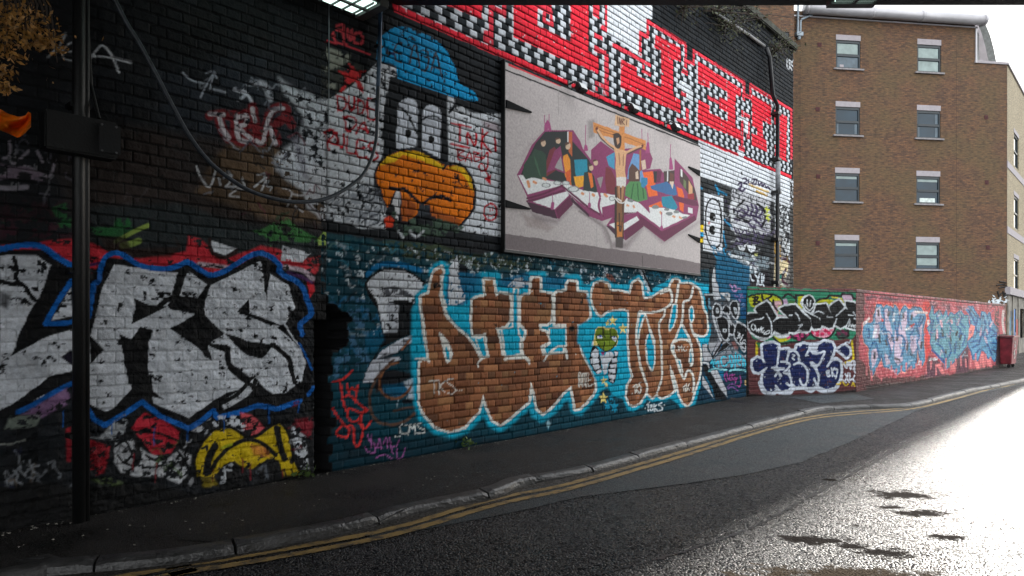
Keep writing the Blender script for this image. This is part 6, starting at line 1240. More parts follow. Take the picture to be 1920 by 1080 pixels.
# --------------------------------------------------------- pipes on the wall
m_pipe = simple('blue_grey_pipe', (60, 84, 108), .4, nscale=4); m_bp = simple('black_pipe', (9, 10, 11), .5, nscale=4, noise=.4, bump=.3)
def pipe_thing(name, lb, cat, path, rad, mat, group=None, clips=(), seg=12):
    p0_ = Vector(path[-1]); r_ = empty(name, p0_, lb, cat, group)
    bm = bmesh.new(); bm_tube(bm, [Vector(v) for v in path], rad, seg); obj_from_bm('pipe', bm, mat, r_, True)
    for (c, sz) in clips:
        bm = bmesh.new(); bm_box(bm, c, sz, WA, .004); obj_from_bm('clip', bm, m_bp, r_)
    return r_
cab = [wall_pt(x, y, o) for x, y, o in ((706, -60, .08), (706, 30, .08), (702, 130, .08), (697, 215, .09), (690, 275, .12), (668, 325, .15), (640, 352, .15), (600, 374, .15), (560, 382, .15), (520, 381, .15), (470, 369, .15), (430, 350, .15), (380, 312, .15), (340, 262, .15), (305, 200, .15), (275, 140, .14), (250, 90, .12), (225, 45, .1), (190, -30, .08))]
cab = [Vector([float(a) for a in v]) for v in smooth_pts([tuple(c) for c in cab], 5)]
pipe_thing('hanging_cable', 'thick cable drooping in a long loop across the dark wall', 'cable', cab[12:], .017, m_bp if False else simple('grey_cable', (46, 52, 60), .4, nscale=30, noise=.6))
pipe_thing('conduit', 'thin blue grey conduit running straight up from the drooping cable', 'pipe', [wall_pt(706.5, -60, .07), wall_pt(703, 120, .07), wall_pt(697.5, 222, .08)], .021, m_pipe, clips=[(wall_pt(704, 90, .05), (.07, .07, .02)), (wall_pt(699, 190, .05), (.07, .07, .02))])
for x, r, lb in ((137, .040, 'wide black downpipe at the left, in front of the silver letters'), (151, .020, 'narrow black downpipe just right of the wide one')):
    a_ = wall_pt(x, 300, .13); b_ = a_.copy(); a_.z = 5.4; b_.z = -.05
    pipe_thing('downpipe', lb, 'pipe', [a_, b_], r, m_bp, 'black downpipes at the left', clips=[((a_.x - nv.x * .05, a_.y - nv.y * .05, z), (r * 2.8, .12, .035)) for z in (.6, 1.75, 2.9, 4.0)], seg=20)
m_fix0 = simple('screw_steel', (110, 110, 112), .4, metal=.6)
j = wall_pt(132, 266, .2); r_ = empty('junction_box', j, 'black electrical box mounted over the downpipes on the dark wall', 'box')
bm = bmesh.new(); bm_box(bm, j, (.44, .14, .26), WA, .012); obj_from_bm('case', bm, m_bp, r_)
bm = bmesh.new(); bm_box(bm, j + dv * .16 + nv * .085, (.14, .012, .2), WA, .004); obj_from_bm('cover', bm, m_blk, r_)
for zz in (-.09, .09):
    for uu in (.11, .2): bm = bmesh.new(); bm_tube(bm, [j + dv * uu + nv * .09 + Vector((0, 0, zz)), j + dv * uu + nv * .097 + Vector((0, 0, zz))], .008, 8); obj_from_bm('screw', bm, m_fix0, r_)
bm = bmesh.new(); bm_tube(bm, [j + dv * .12 + Vector((0, 0, .15)), j + dv * .1 + Vector((0, 0, .4)) - nv * .1, j + dv * .08 + Vector((0, 0, .9)) - nv * .12], .012, 8); obj_from_bm('cable', bm, m_bp, r_)
for zc in ((75, 270), (186, 200)):
    pass
s2 = [wall_pt(x, y, .05) for x, y in ((611, 10), (611, 100), (611, 236), (606, 243), (590, 242))]
pipe_thing('conduit', 'very thin pale conduit ending in a hook beside the RULES writing', 'pipe', s2, .006, simple('pale_conduit', (120, 124, 130), .5))
dp = [wall_pt(x, y, o) for x, y, o in ((1430, 92, .08), (1434, 110, .1), (1440, 180, .1), (1449, 200, .1), (1449, 545, .1), (1449, 600, .1))]
r_ = pipe_thing('downpipe', 'dark drainpipe running down the far end of the graffiti wall', 'pipe', dp, .042, simple('old_drainpipe', (20, 22, 26), .5, nscale=2, noise=.5), clips=[(wall_pt(1449, y, .07), (.2, .16, .06)) for y in (215, 300, 362, 450, 530)])
bm = bmesh.new(); bm_tube(bm, [wall_pt(1448, 305, .12), wall_pt(1448, 365, .12)], .050, 14); obj_from_bm('pale_section', bm, simple('scuffed_pipe', (112, 116, 120), .5, noise=.5), r_, True)
# --------------------------------------------------------- hanging dry plant and cloth, near the camera
def at(px, py, Y): return Vector(((px - 960) / F * Y, Y, EYE - (py - HZ) / F * Y))
YP = 3.3
r_ = empty('hanging_plant', at(20, -20, YP), 'clump of dry golden leaves hanging in the top left corner', 'plant')
bm = bmesh.new(); rnd = random.Random(2)
for (x, y, n, sp_) in ((20, 20, 200, .09), (50, 55, 160, .06), (80, 75, 110, .045), (100, 82, 60, .03), (5, 80, 140, .05), (0, 130, 90, .03), (3, 160, 60, .02), (40, 40, 120, .07), (-30, 60, 220, .12)):
    leaf_bm(bm, at(x, y, YP), n, (sp_, sp_, sp_ * .7), .03, rnd, .3)
obj_from_bm('leaves', bm, m_dry, r_)
bm = bmesh.new()
for k in range(14):
    bm_tube(bm, [at(-10 + k * 5, -60, YP), at(k * 8 - 10, 10, YP), at(k * 8 - 10 + rnd.uniform(-20, 20), 60 + rnd.uniform(-20, 60), YP)], [.006, .005, .002], 5)
obj_from_bm('stems', bm, m_twig, r_)
bm = bmesh.new(); cl = []
n1_, n2_ = 22, 14
for a in range(n1_):
    row = []
    for c in range(n2_):
        u = a / (n1_ - 1); v = c / (n2_ - 1)
        x = -50 + u * 108; ks_ = ((0, 196, 232), (.46, 204, 244), (.6, 213, 250), (.78, 219, 259), (.9, 217, 250), (.95, 209, 244), (1.0, 212, 238))
        for q0, q1 in zip(ks_, ks_[1:]):
            if q0[0] <= u <= q1[0]: tt = (u - q0[0]) / (q1[0] - q0[0]); top = q0[1] + (q1[1] - q0[1]) * tt; bot = q0[2] + (q1[2] - q0[2]) * tt
        y = top + (bot - top) * v
        p = at(x, y, YP + .05 * math.sin(u * 14 + v * 5) + .03 * math.sin(v * 9 + u * 4)); row.append(bm.verts.new(p))
    cl.append(row)
for a in range(n1_ - 1):
    for c in range(n2_ - 1): bm.faces.new((cl[a][c], cl[a][c + 1], cl[a + 1][c + 1], cl[a + 1][c]))
bmesh.ops.solidify(bm, geom=bm.faces[:], thickness=.004)
o = obj_from_bm('cloth', bm, simple('orange_cloth', (240, 130, 10), .55, noise=.25, nscale=12, bump=.3), None, True); tag(o, 'crumpled bright orange cloth hanging at the left edge', 'cloth')
# --------------------------------------------------------- railway bridge overhead
m_brg = simple('bridge_steel', (30, 31, 34), .7, nscale=1.5, noise=.4, bump=.4)
zB = EYE + 607 / F * 7.0
br = empty('railway_bridge', (2, 0, zB), 'dark railway bridge deck crossing overhead, its edge along the top of the picture', 'bridge')
bm = bmesh.new(); bm_box(bm, (2, -1.1, zB + .55), (30, 16.0, .7)); obj_from_bm('deck', bm, m_brg, br)
bm = bmesh.new(); bm_box(bm, (6.5, 6.93, zB + .585), (17, .14, 1.2), bev=.01); 
for k in range(40): bm_box(bm, (-1.5 + k * .42, 7.02, zB + .6), (.04, .05, 1.1))
obj_from_bm('edge_girder', bm, m_brg, br)
bm = bmesh.new()
for k in range(8): bm_box(bm, (2, 5.6 - k * 1.7, zB + .13), (28, .18, .22))
obj_from_bm('cross_beams', bm, m_brg, br)
bm = bmesh.new(); bm_box(bm, (9.6, -1.2, 2.2), (.8, 15.6, 5.0)); ob_ = obj_from_bm('added_abutment', bm, m_core); tag(ob_, 'dark brick abutment added out of view to enclose the light under the bridge', 'wall')  # unseen wall, added to close off light from the right
bm = bmesh.new(); bm_box(bm, (-9, -1.2, 2.2), (.8, 15.2, 5.0)); ob_ = obj_from_bm('added_abutment', bm, m_core); tag(ob_, 'dark brick abutment added out of view behind the left end of the graffiti wall', 'wall')  # unseen wall, added as the left side of the light enclosure
m_tube = simple('lit_louvre', (186, 214, 204), .3, noise=.12, nscale=12, bump=0, emis=.9)
m_fix = simple('fixture_steel', (60, 62, 60), .5)
def fixture(px, py, zc, ang, w, l, lb, lit=True, group='strip lights under the bridge'):
    Y = F * (zc - EYE) / (HZ - py); c = Vector(((px - 960) / F * Y, Y, zc))
    d_ = Vector((math.cos(ang), math.sin(ang), 0)); n_ = Vector((-d_.y, d_.x, 0))
    root = empty('strip_light', c, lb, 'light', group)
    cc = c - d_ * l / 2
    bm = bmesh.new(); bm_box(bm, cc + Vector((0, 0, .07)), (l, w, .1), ang, .008); bm_box(bm, c + d_ * .04 + Vector((0, 0, .04)), (.09, w * 1.05, .1), ang); obj_from_bm('housing', bm, m_fix, root)
    bm = bmesh.new(); bm_box(bm, cc + Vector((0, 0, .012)), (l - .04, w - .05, .012), ang); obj_from_bm('diffuser', bm, m_tube if lit else m_fix, root)
    bm = bmesh.new()
    k = int(l / .11)
    for i in range(k): bm_box(bm, cc + d_ * (-l / 2 + (i + .5) * l / k) + Vector((0, 0, .001)), (.012, w - .04, .02), ang)
    bm_box(bm, cc + Vector((0, 0, -.001)), (l - .02, .03, .02), ang)
    obj_from_bm('louvre', bm, m_fix, root)
    for e in (-.35, .35):
        bm = bmesh.new(); bm_box(bm, cc + d_ * l * e + Vector((0, 0, (zB + .2 - zc) / 2 + .1)), (.03, .03, zB + .2 - zc), ang); obj_from_bm('hanger', bm, m_fix, root)
    return root
fixture(690, 20, EYE + 2.9, WA, .36, 1.5, 'lit strip light above the blue painted cap')
fixture(1600, 6, EYE + 3.22, R(90), .44, 1.4, 'lit strip light above the brown brick building')
fixture(340, 22, EYE + 2.75, WA + .1, .3, 1.2, 'unlit strip light above the dark brickwork', False)
# --------------------------------------------------------- brick apartment building
C0 = Vector((13.2, 32.0, 0)); C1 = Vector((24.3, 33.5, 0)); fd = (C1 - C0).normalized(); fn = Vector((fd.y, -fd.x, 0)); FA = math.atan2(fd.y, fd.x)
def fac(px, py, off=0):
    a = (px - 960) / F; s = (a * C0.y - C0.x) / (fd.x - a * fd.y); Y = C0.y + s * fd.y
    return s, EYE - (py - HZ) / F * Y
def brickmat(name, ca, cb, cm, scale=1.0, stain=True):
    m, nt, b = newmat(name); tc = N(nt, 'ShaderNodeTexCoord')
    mp = N(nt, 'ShaderNodeMapping'); nt.links.new(tc.outputs['UV'], mp.inputs['Vector'])
    br_ = N(nt, 'ShaderNodeTexBrick'); br_.inputs['Scale'].default_value = 1; br_.inputs['Brick Width'].default_value = .225; br_.inputs['Row Height'].default_value = .075; br_.inputs['Mortar Size'].default_value = .006; br_.inputs['Mortar Smooth'].default_value = .3; br_.inputs['Bias'].default_value = -.1
    br_.inputs['Color1'].default_value = (*lin(ca), 1); br_.inputs['Color2'].default_value = (*lin(cb), 1); br_.inputs['Mortar'].default_value = (*lin(cm), 1)
    nt.links.new(mp.outputs['Vector'], br_.inputs['Vector'])
    n1 = N(nt, 'ShaderNodeTexNoise'); n1.inputs['Scale'].default_value = .55; n1.inputs['Detail'].default_value = 7; nt.links.new(tc.outputs['UV'], n1.inputs['Vector'])
    n2 = N(nt, 'ShaderNodeTexNoise'); n2.inputs['Scale'].default_value = 14; n2.inputs['Detail'].default_value = 5
    mp2 = N(nt, 'ShaderNodeMapping'); mp2.inputs['Scale'].default_value = (.35, 1.3, 1); nt.links.new(tc.outputs['UV'], mp2.inputs['Vector']); nt.links.new(mp2.outputs['Vector'], n2.inputs['Vector'])
    mx = N(nt, 'ShaderNodeMix', data_type='RGBA'); mx.blend_type = 'MIX'; mx.inputs['B'].default_value = (*lin((84, 70, 44)), 1)
    r1 = N(nt, 'ShaderNodeMapRange'); r1.inputs['From Min'].default_value = .42; r1.inputs['From Max'].default_value = .62; r1.inputs['To Max'].default_value = .55 if stain else .12
    nt.links.new(n1.outputs['Fac'], r1.inputs['Value']); nt.links.new(r1.outputs['Result'], mx.inputs['Factor']); nt.links.new(br_.outputs['Color'], mx.inputs['A'])
    r2 = N(nt, 'ShaderNodeMapRange'); r2.inputs['From Min'].default_value = .3; r2.inputs['From Max'].default_value = .7; r2.inputs['To Min'].default_value = .55; r2.inputs['To Max'].default_value = 1.45; nt.links.new(n2.outputs['Fac'], r2.inputs['Value'])
    sc = N(nt, 'ShaderNodeVectorMath', operation='SCALE'); nt.links.new(mx.outputs['Result'], sc.inputs[0]); nt.links.new(r2.outputs['Result'], sc.inputs['Scale']); nt.links.new(sc.outputs['Vector'], b.inputs['Base Color'])
    b.inputs['Roughness'].default_value = .85
    bp = N(nt, 'ShaderNodeBump'); bp.inputs['Distance'].default_value = .01; bp.inputs['Strength'].default_value = .8; bp.invert = True; nt.links.new(br_.outputs['Fac'], bp.inputs['Height']); nt.links.new(bp.outputs['Normal'], b.inputs['Normal'])
    return m
m_bk = brickmat('brown_stock_brick', (102, 71, 48), (70, 50, 38), (54, 47, 40)); m_bk2 = brickmat('buff_brick', (150, 137, 110), (130, 118, 94), (138, 131, 117), stain=False)
def wall_panel(name, base, d, u0, u1, z0, z1, holes, mat, parent, th=.3, topfn=None):
    """a vertical wall with real openings; uv in metres"""
    d = d.normalized(); n = Vector((d.y, -d.x, 0))
    us = sorted({u0, u1} | {h[0] for h in holes} | {h[1] for h in holes}); zs = sorted({z0, z1} | {h[2] for h in holes} | {h[3] for h in holes})
    bm = bmesh.new(); uv = bm.loops.layers.uv.new('UVMap')
    def quad(pp, uvs):
        f = bm.faces.new([bm.verts.new(p) for p in pp])
        for l, q in zip(f.loops, uvs): l[uv].uv = q
    def P3(u, z, o): v = base + d * u + n * o; return (v.x, v.y, z)
    for i in range(len(us) - 1):
        for j_ in range(len(zs) - 1):
            a, b_, c, e = us[i], us[i + 1], zs[j_], zs[j_ + 1]; mu, mz = (a + b_) / 2, (c + e) / 2
            if any(h[0] < mu < h[1] and h[2] < mz < h[3] for h in holes): continue
            quad([P3(a, c, 0), P3(b_, c, 0), P3(b_, e, 0), P3(a, e, 0)], [(a, c), (b_, c), (b_, e), (a, e)])
    for h in holes:
        a, b_, c, e = h
        for (p, q) in (((a, c), (a, e)), ((a, e), (b_, e)), ((b_, e), (b_, c)), ((b_, c), (a, c))):
            quad([P3(p[0], p[1], 0), P3(q[0], q[1], 0), P3(q[0], q[1], -.12), P3(p[0], p[1], -.12)], [(p[0], p[1]), (q[0], q[1]), (q[0] + .12, q[1]), (p[0] + .12, p[1])])
    return obj_from_bm(name, bm, mat, parent)
ab = empty('apartment_building', C0, 'brown brick apartment block with small dark framed windows and a curved grey roof', 'building')
LC = [(64.5, 74.5, 127.5), (189.5, 199.5, 252.5), (314, 324, 377.5), (440, 450, 502.5)]; RC = [(72.5, 83, 134.5), (196.5, 206.5, 258.5), (320, 330, 381.5), (444, 454, 504.5)]
wins = []
for (x0, x1), rows in (((1567.5, 1613.5), LC), ((1720, 1764.5), RC)):
    for r_i, (a, b_, c) in enumerate(rows):
        u0, zt_ = fac(x0 - r_i * .9, b_); u1, _ = fac(x1 - r_i * .9, b_); _, zb_ = fac(x0, c); _, zl = fac(x0, a)
        wins.append((u0, u1, zb_, zt_, zl, r_i, 0 if x0 < 1600 else 1))
uR = fac(1888, 300)[0]; uS = fac(1828, 60)[0]; zTop = fac(1600, 27)[1]; zStep = fac(1860, 120)[1]
H1 = [(w[0], w[1], w[2], w[3]) for w in wins]
wall_panel('wall', C0, fd, -.02, uS, -.2, zTop, H1, m_bk, ab); wall_panel('wall', C0, fd, uS, uR, -.2, zStep, [], m_bk, ab)
m_lint = simple('pale_lintel', (146, 140, 144), .8, noise=.1); m_fr = simple('window_frame_dark', (22, 32, 38), .45, noise=.1); m_sillm = simple('sill_stone', (120, 116, 118), .7)
m_glass, nt, b = newmat('window_glass'); b.inputs['Base Color'].default_value = (*lin((26, 52, 66)), 1); b.inputs['Roughness'].default_value = .08; b.inputs['Specular IOR Level'].default_value = .35
tc = N(nt, 'ShaderNodeTexCoord'); n1 = N(nt, 'ShaderNodeTexNoise'); n1.inputs['Scale'].default_value = 1.2; nt.links.new(tc.outputs['Object'], n1.inputs['Vector']); cr = N(nt, 'ShaderNodeMix', data_type='RGBA'); cr.inputs['A'].default_value = (*lin((8, 20, 30)), 1); cr.inputs['B'].default_value = (*lin((26, 56, 72)), 1); nt.links.new(n1.outputs['Fac'], cr.inputs['Factor']); nt.links.new(cr.outputs['Result'], b.inputs['Base Color'])
m_blind = simple('blind_fabric', (128, 142, 140), .6, noise=.2, nscale=3, bump=0); m_blind2 = simple('sheer_curtain', (70, 84, 94), .5, noise=.2, nscale=5, bump=0); m_dkin = simple('dark_interior', (10, 16, 22), .3, bump=0)
def fbx(bm, base, d, n, u0, u1, z0, z1, o0, o1, bev=0):
    c = base + d * (u0 + u1) / 2 + n * (o0 + o1) / 2; c.z = (z0 + z1) / 2
    bm_box(bm, c, (u1 - u0, abs(o1 - o0), z1 - z0), math.atan2(d.y, d.x), bev)
content = {(0, 0): ('full', 'half'), (1, 0): (None, 'sheer'), (2, 0): ('strip', None), (3, 0): ('strip', 'dark'), (0, 1): ('full', 'fullb'), (1, 1): ('sheer0', 'sheer'), (2, 1): ('strip', 'box'), (3, 1): ('full', 'box2')}
for (u0, u1, z0, z1, zl, ri, ci) in wins:
    cu = (u0 + u1) / 2; pc = C0 + fd * cu; f_ = empty('window', (pc.x, pc.y, z0)); f_.parent = ab; f_.location = Vector((pc.x, pc.y, z0)) - C0
    bpy.data.objects.remove(f_)
    mid = z0 + (z1 - z0) * .47; t = .075
    bm = bmesh.new()
    fbx(bm, C0, fd, fn, u0, u0 + t, z0, z1, -.11, -.03); fbx(bm, C0, fd, fn, u1 - t, u1, z0, z1, -.11, -.03)
    fbx(bm, C0, fd, fn, u0 + t, u1 - t, z1 - .12, z1, -.11, -.03); fbx(bm, C0, fd, fn, u0 + t, u1 - t, z0, z0 + .06, -.11, -.03); fbx(bm, C0, fd, fn, u0 + t, u1 - t, mid - .05, mid + .06, -.10, -.02)
    fo = obj_from_bm('window', bm, m_fr, ab)
    bm = bmesh.new(); fbx(bm, C0, fd, fn, u0 + t, u1 - t, z0 + .06, mid - .05, -.085, -.07); fbx(bm, C0, fd, fn, u0 + t, u1 - t, mid + .06, z1 - .12, -.085, -.07)
    g = obj_from_bm('pane', bm, m_glass); g.parent = fo
    up, lo = content[(ri, ci)]
    def pane(name, mat, a, b_, c, e, o=-.062):
        bm = bmesh.new(); fbx(bm, C0, fd, fn, a, b_, c, e, o - .006, o); q = obj_from_bm(name, bm, mat); q.parent = fo
    a, b_ = u0 + t + .03, u1 - t - .03
    if up == 'full': pane('blind', m_blind, a, b_, mid + .09, z1 - .14)
    if up == 'strip': pane('blind', m_blind, a, b_, z1 - .26, z1 - .14)
    if up == 'sheer0': pane('curtain', m_blind2, b_ - .14, b_, mid + .09, z1 - .14)
    if lo == 'fullb': pane('blind', m_blind, a, b_, z0 + .08, mid - .07)
    if lo == 'half': pane('curtain', m_blind2, a, b_, z0 + .08, mid - .07); pane('pot', m_lint, a + .12, a + .32, z0 + .08, z0 + .2, -.05)
    if lo == 'sheer': pane('curtain', m_blind2, a, a + .08, z0 + .08, mid - .07); pane('curtain', m_blind2, b_ - .14, b_, z0 + .08, mid - .07)
    if lo == 'box': pane('papers', simple('paper', (180, 190, 186), .6, bump=0), a + .12, b_ - .12, z0 + .08, z0 + .28)
    if lo == 'box2': pane('curtain', m_blind, a, b_, z0 + .2, mid - .07)
    bm = bmesh.new(); fbx(bm, C0, fd, fn, u0 - .14, u1 + .14, z0 - .085, z0 - .003, -.1, .09, .006); s_ = obj_from_bm('sill', bm, m_sillm); s_.parent = fo
    bm = bmesh.new(); fbx(bm, C0, fd, fn, u0 - .003, u1 + .003, z1 + .003, zl, -.1, .012); s_ = obj_from_bm('lintel', bm, m_lint); s_.parent = fo
m_air = simple('air_brick', (66, 26, 28), .8)
bm = bmesh.new()
for x, y in ((1536.5, 84), (1533, 205), (1534, 331), (1533, 456), (1849, 220), (1850, 342), (1852, 464)):
    u, z = fac(x, y); bm = bmesh.new(); fbx(bm, C0, fd, fn, u - .1, u + .1, z - .1, z + .1, -.02, .014)
    for k in range(3): fbx(bm, C0, fd, fn, u - .08, u + .08, z - .07 + k * .06, z - .05 + k * .06, .01, .022)
    obj_from_bm('air_brick', bm, m_air, ab)
# vertical movement joint and rainwater streak
bm = bmesh.new(); u, z = fac(1793, 300); fbx(bm, C0, fd, fn, u - .008, u + .008, 0, zTop - 1, -.02, .004); obj_from_bm('movement_joint', bm, simple('joint', (56, 44, 36), .9), ab); bm = bmesh.new(); u, z = fac(1500, 300); fbx(bm, C0, fd, fn, u - .006, u + .006, 0, zTop - 1, -.02, .004); obj_from_bm('movement_joint', bm, simple('joint', (56, 44, 36), .9), ab)
# eaves: big rolled metal gutter
m_zinc = simple('zinc', (170, 168, 172), .4, metal=.25, noise=.1, nscale=2, bump=.05); m_wht = simple('white_render', (206, 208, 206), .7, noise=.05)
bm = bmesh.new()
ea = C0 + fd * fac(1506, 20)[0] + fn * .25; eb = C0 + fd * (uS + .25) + fn * .25
zg = zTop + .02
bm_tube(bm, [Vector((ea.x, ea.y, zg)), Vector((eb.x, eb.y, zg))], .25, 28)
for fr_ in (.0, .36, .64, 1.0):
    p = ea.lerp(eb, fr_); bm_tube(bm, [Vector((p.x, p.y, zg)) - fd * .06, Vector((p.x, p.y, zg)) + fd * .06], .27, 28)
obj_from_bm('gutter', bm, m_zinc, ab, True)
bm = bmesh.new(); fbx(bm, C0, fd, fn, 0.0, uS + .1, zTop - .28, zTop - .22, -.1, .05); obj_from_bm('fascia', bm, m_zinc, ab)
# curved roof behind the gutter, its end profile falling to the lower parapet
uq = lambda x, y: fac(x, y)
prof = [uq(1838, 28), uq(1846, 42), (uq(1856, 66)), (uq(1863, 92)), (uq(1868, 118))]
bm = bmesh.new(); bk_ = []
for (u, z) in prof:
    f1 = C0 + fd * u; f2 = f1 - fn * 6.0
    bk_.append((bm.verts.new((f1.x, f1.y, z)), bm.verts.new((f2.x, f2.y, z))))
for i in range(len(bk_) - 1): bm.faces.new((bk_[i][0], bk_[i + 1][0], bk_[i + 1][1], bk_[i][1]))
bmesh.ops.solidify(bm, geom=bm.faces[:], thickness=.06)
inner = [uq(1829, 40), uq(1834, 42), uq(1846, 66), uq(1852, 92), uq(1853, 118)]
obj_from_bm('curved_roof', bm, m_zinc, ab)
bm = bmesh.new()
va = []; 
for (u, z) in prof: f1 = C0 + fd * u + fn * .02; va.append(bm.verts.new((f1.x, f1.y, z)))
vb = []
for (u, z) in [uq(1830, 38), uq(1833, 44), uq(1841, 66), uq(1848, 92), uq(1853, 118)]: f1 = C0 + fd * u + fn * .02; vb.append(bm.verts.new((f1.x, f1.y, z)))
for i in range(4): bm.faces.new((va[i], va[i + 1], vb[i + 1], vb[i]))
bmesh.ops.solidify(bm, geom=bm.faces[:], thickness=.08)
obj_from_bm('roof_gable', bm, simple('gable_grey', (128, 130, 128), .6), ab)
bm = bmesh.new(); u0_, z0_ = uq(1829, 118); f1 = C0 + fd * (u0_ + .05)
fbx(bm, C0, fd, fn, uS, uS + .07, zStep, zTop - .3, .0, .06); obj_from_bm('corner_post', bm, m_zinc, ab)
bm = bmesh.new(); fbx(bm, C0, fd, fn, uS + .07, uq(1853, 100)[0], zStep, zTop - .2, -.62, -.55); obj_from_bm('white_screen', bm, m_wht, ab)
bm = bmesh.new(); fbx(bm, C0, fd, fn, uS - .02, uR + .05, zStep + .002, zStep + .12, -.4, .05); obj_from_bm('parapet_cap', bm, m_lint, ab)
# downpipe with hopper
m_dp = simple('grey_plastic', (128, 140, 150), .4)
bm = bmesh.new()
def fp(px, py, o=.1):
    u, z = fac(px, py); v = C0 + fd * u + fn * o; v.z = z; return v
bm_tube(bm, [fp(1494.5, 4), fp(1493.5, 62)], .05, 10); bm_tube(bm, [fp(1523, 25), fp(1521, 29), fp(1501, 38), fp(1499, 42), fp(1498.5, 62)], .045, 10); bm_tube(bm, [fp(1496, 70), fp(1496, 76)], [.09, .06], 10)
u, z = fac(1496, 66); fbx(bm, C0, fd, fn, u - .16, u + .16, z - .09, z + .09, .01, .2); obj_from_bm('downpipe', bm, m_dp, ab)
# side street front with pale bands
sd3 = Vector((.682, .731, 0)).normalized(); sn = Vector((sd3.y, -sd3.x, 0))
def side(px, py):
    a = (px - 960) / F; s = (a * C1.y - C1.x) / (sd3.x - a * sd3.y); Y = C1.y + s * sd3.y; return s, EYE - (py - HZ) / F * Y
zc = side(1890, 550)[1]; bands = [side(1888, 185)[1] , side(1888, 307)[1], side(1888, 430)[1]]
hs = []
for k in range(9):
    for (z_) in (side(1908, 258)[1], side(1908, 372)[1], side(1908, 487)[1]):
        hs.append((2.3 + k * 4.4, 4.0 + k * 4.4, z_ - 1.7, z_))
dz_ = side(1909, 600)[1]
door = (2.0, 3.1, -.1, 2.35)
zc = 3.05
CLOUD = 9.0
wall_panel('side_wall', C1, sd3, 0, 44, zc, zStep, hs, m_bk2, ab)
m_stone = simple('stained_stone', (112, 108, 100), .85, noise=.5, nscale=3, bump=.4)
wall_panel('ground_floor', C1, sd3, 0, 44, -.2, zc, [door, (4.6, 6.6, .8, 2.4), (8, 10, .8, 2.4)], m_stone, ab)
bm = bmesh.new(); fbx(bm, C1, sd3, sn, -.1, 44, zc - .06, zc + .32, -.1, .14, .01)
for z_ in bands[1:]: fbx(bm, C1, sd3, sn, 0.003, 44, z_ - .17, z_ + .17, -.1, .025)
fbx(bm, C1, sd3, sn, -.05, 44, zStep + .002, zStep + .12, -.4, .06); obj_from_bm('stone_band', bm, m_lint, ab)
for h in hs:
    bm = bmesh.new(); t = .08
    fbx(bm, C1, sd3, sn, h[0], h[0] + t, h[2], h[3], -.12, -.04); fbx(bm, C1, sd3, sn, h[1] - t, h[1], h[2], h[3], -.12, -.04); fbx(bm, C1, sd3, sn, h[0] + t, h[1] - t, h[3] - t, h[3], -.12, -.04); fbx(bm, C1, sd3, sn, h[0] + t, h[1] - t, h[2], h[2] + t, -.12, -.04); fbx(bm, C1, sd3, sn, h[0] + t, h[1] - t, (h[2] + h[3]) / 2 - .04, (h[2] + h[3]) / 2 + .04, -.12, -.04)
    fo = obj_from_bm('window', bm, m_fr, ab)
    bm = bmesh.new(); fbx(bm, C1, sd3, sn, h[0] + t, h[1] - t, h[2] + t, h[3] - t, -.1, -.085); g = obj_from_bm('pane', bm, m_glass); g.parent = fo
    bm = bmesh.new(); fbx(bm, C1, sd3, sn, h[0] - .1, h[1] + .1, h[3] + .003, h[3] + .22, -.1, .012); g = obj_from_bm('lintel', bm, m_lint); g.parent = fo
for k, cc_ in enumerate(((20, 110, 190),)):
    bm = bmesh.new(); fbx(bm, C1, sd3, sn, door[0], door[1], -.1, door[3], -.12, -.05); dd = obj_from_bm('door', bm, simple('blue_door', cc_, .5, noise=.5, nscale=3), ab, False)
    bm = bmesh.new(); fbx(bm, C1, sd3, sn, door[1] - .16, door[1] - .1, 1.0, 1.12, -.05, .0); g = obj_from_bm('handle', bm, m_zinc); g.parent = dd
bm = bmesh.new(); 
for u in (0.0, 1.55, 3.6, 7.2): fbx(bm, C1, sd3, sn, u, u + .38, -.1, zc - .06, -.1, .05, .01)
obj_from_bm('pilaster', bm, m_stone, ab)
for (u, z0, z1, c) in ((.75, .3, 1.9, (60, 110, 130)), (1.95, .2, .9, (190, 90, 40)), (3.2, .4, 1.8, (180, 70, 60)), (1.1, 1.2, 2.2, (40, 60, 80))):
    bm = bmesh.new(); fbx(bm, C1, sd3, sn, u, u + .38, z0, z1, -.03, .004); obj_from_bm('poster', bm, simple('poster_paint', c, .7, noise=.7, nscale=6), ab)
# graffiti on the building corner: white foliage and black tags
gs = bmesh.new(); rnd = random.Random(3)
for k in range(46):
    a = rnd.uniform(0, 6.28); r = rnd.uniform(.1, 1); u, z = fac(1870 + 19 * r * math.cos(a), 566 + 9 * r * math.sin(a)); l = .22; b2_ = rnd.uniform(0, 6.28)
    c = C0 + fd * u + fn * .012; q = [(0, 0), (.5, .16), (1, 0), (.5, -.16)]
    f = gs.faces.new([gs.verts.new((c.x + fd.x * l * (x * math.cos(b2_) - y * math.sin(b2_)), c.y + fd.y * l * (x * math.cos(b2_) - y * math.sin(b2_)) - k * .0004, z + l * (x * math.sin(b2_) + y * math.cos(b2_)))) for x, y in q])
obj_from_bm('leaf_graffiti', gs, simple('pale_spray', (190, 198, 204), .7, bump=0), ab)
gs = bmesh.new()
for st in ('1868,535 1880,533 1888,537 1872,540', '1870,546 1872,556 1878,549', '1880,546 1882,556', '1884,549 1887,553 1884,556 1884,549', '1873,528 1886,530'):
    P_ = [fp(float(t.split(',')[0]), float(t.split(',')[1]), .014) for t in st.split()]
    bm_tube(gs, P_, .035, 6)
obj_from_bm('tag_writing', gs, simple('black_spray', (16, 15, 15), .7, bump=0), ab)
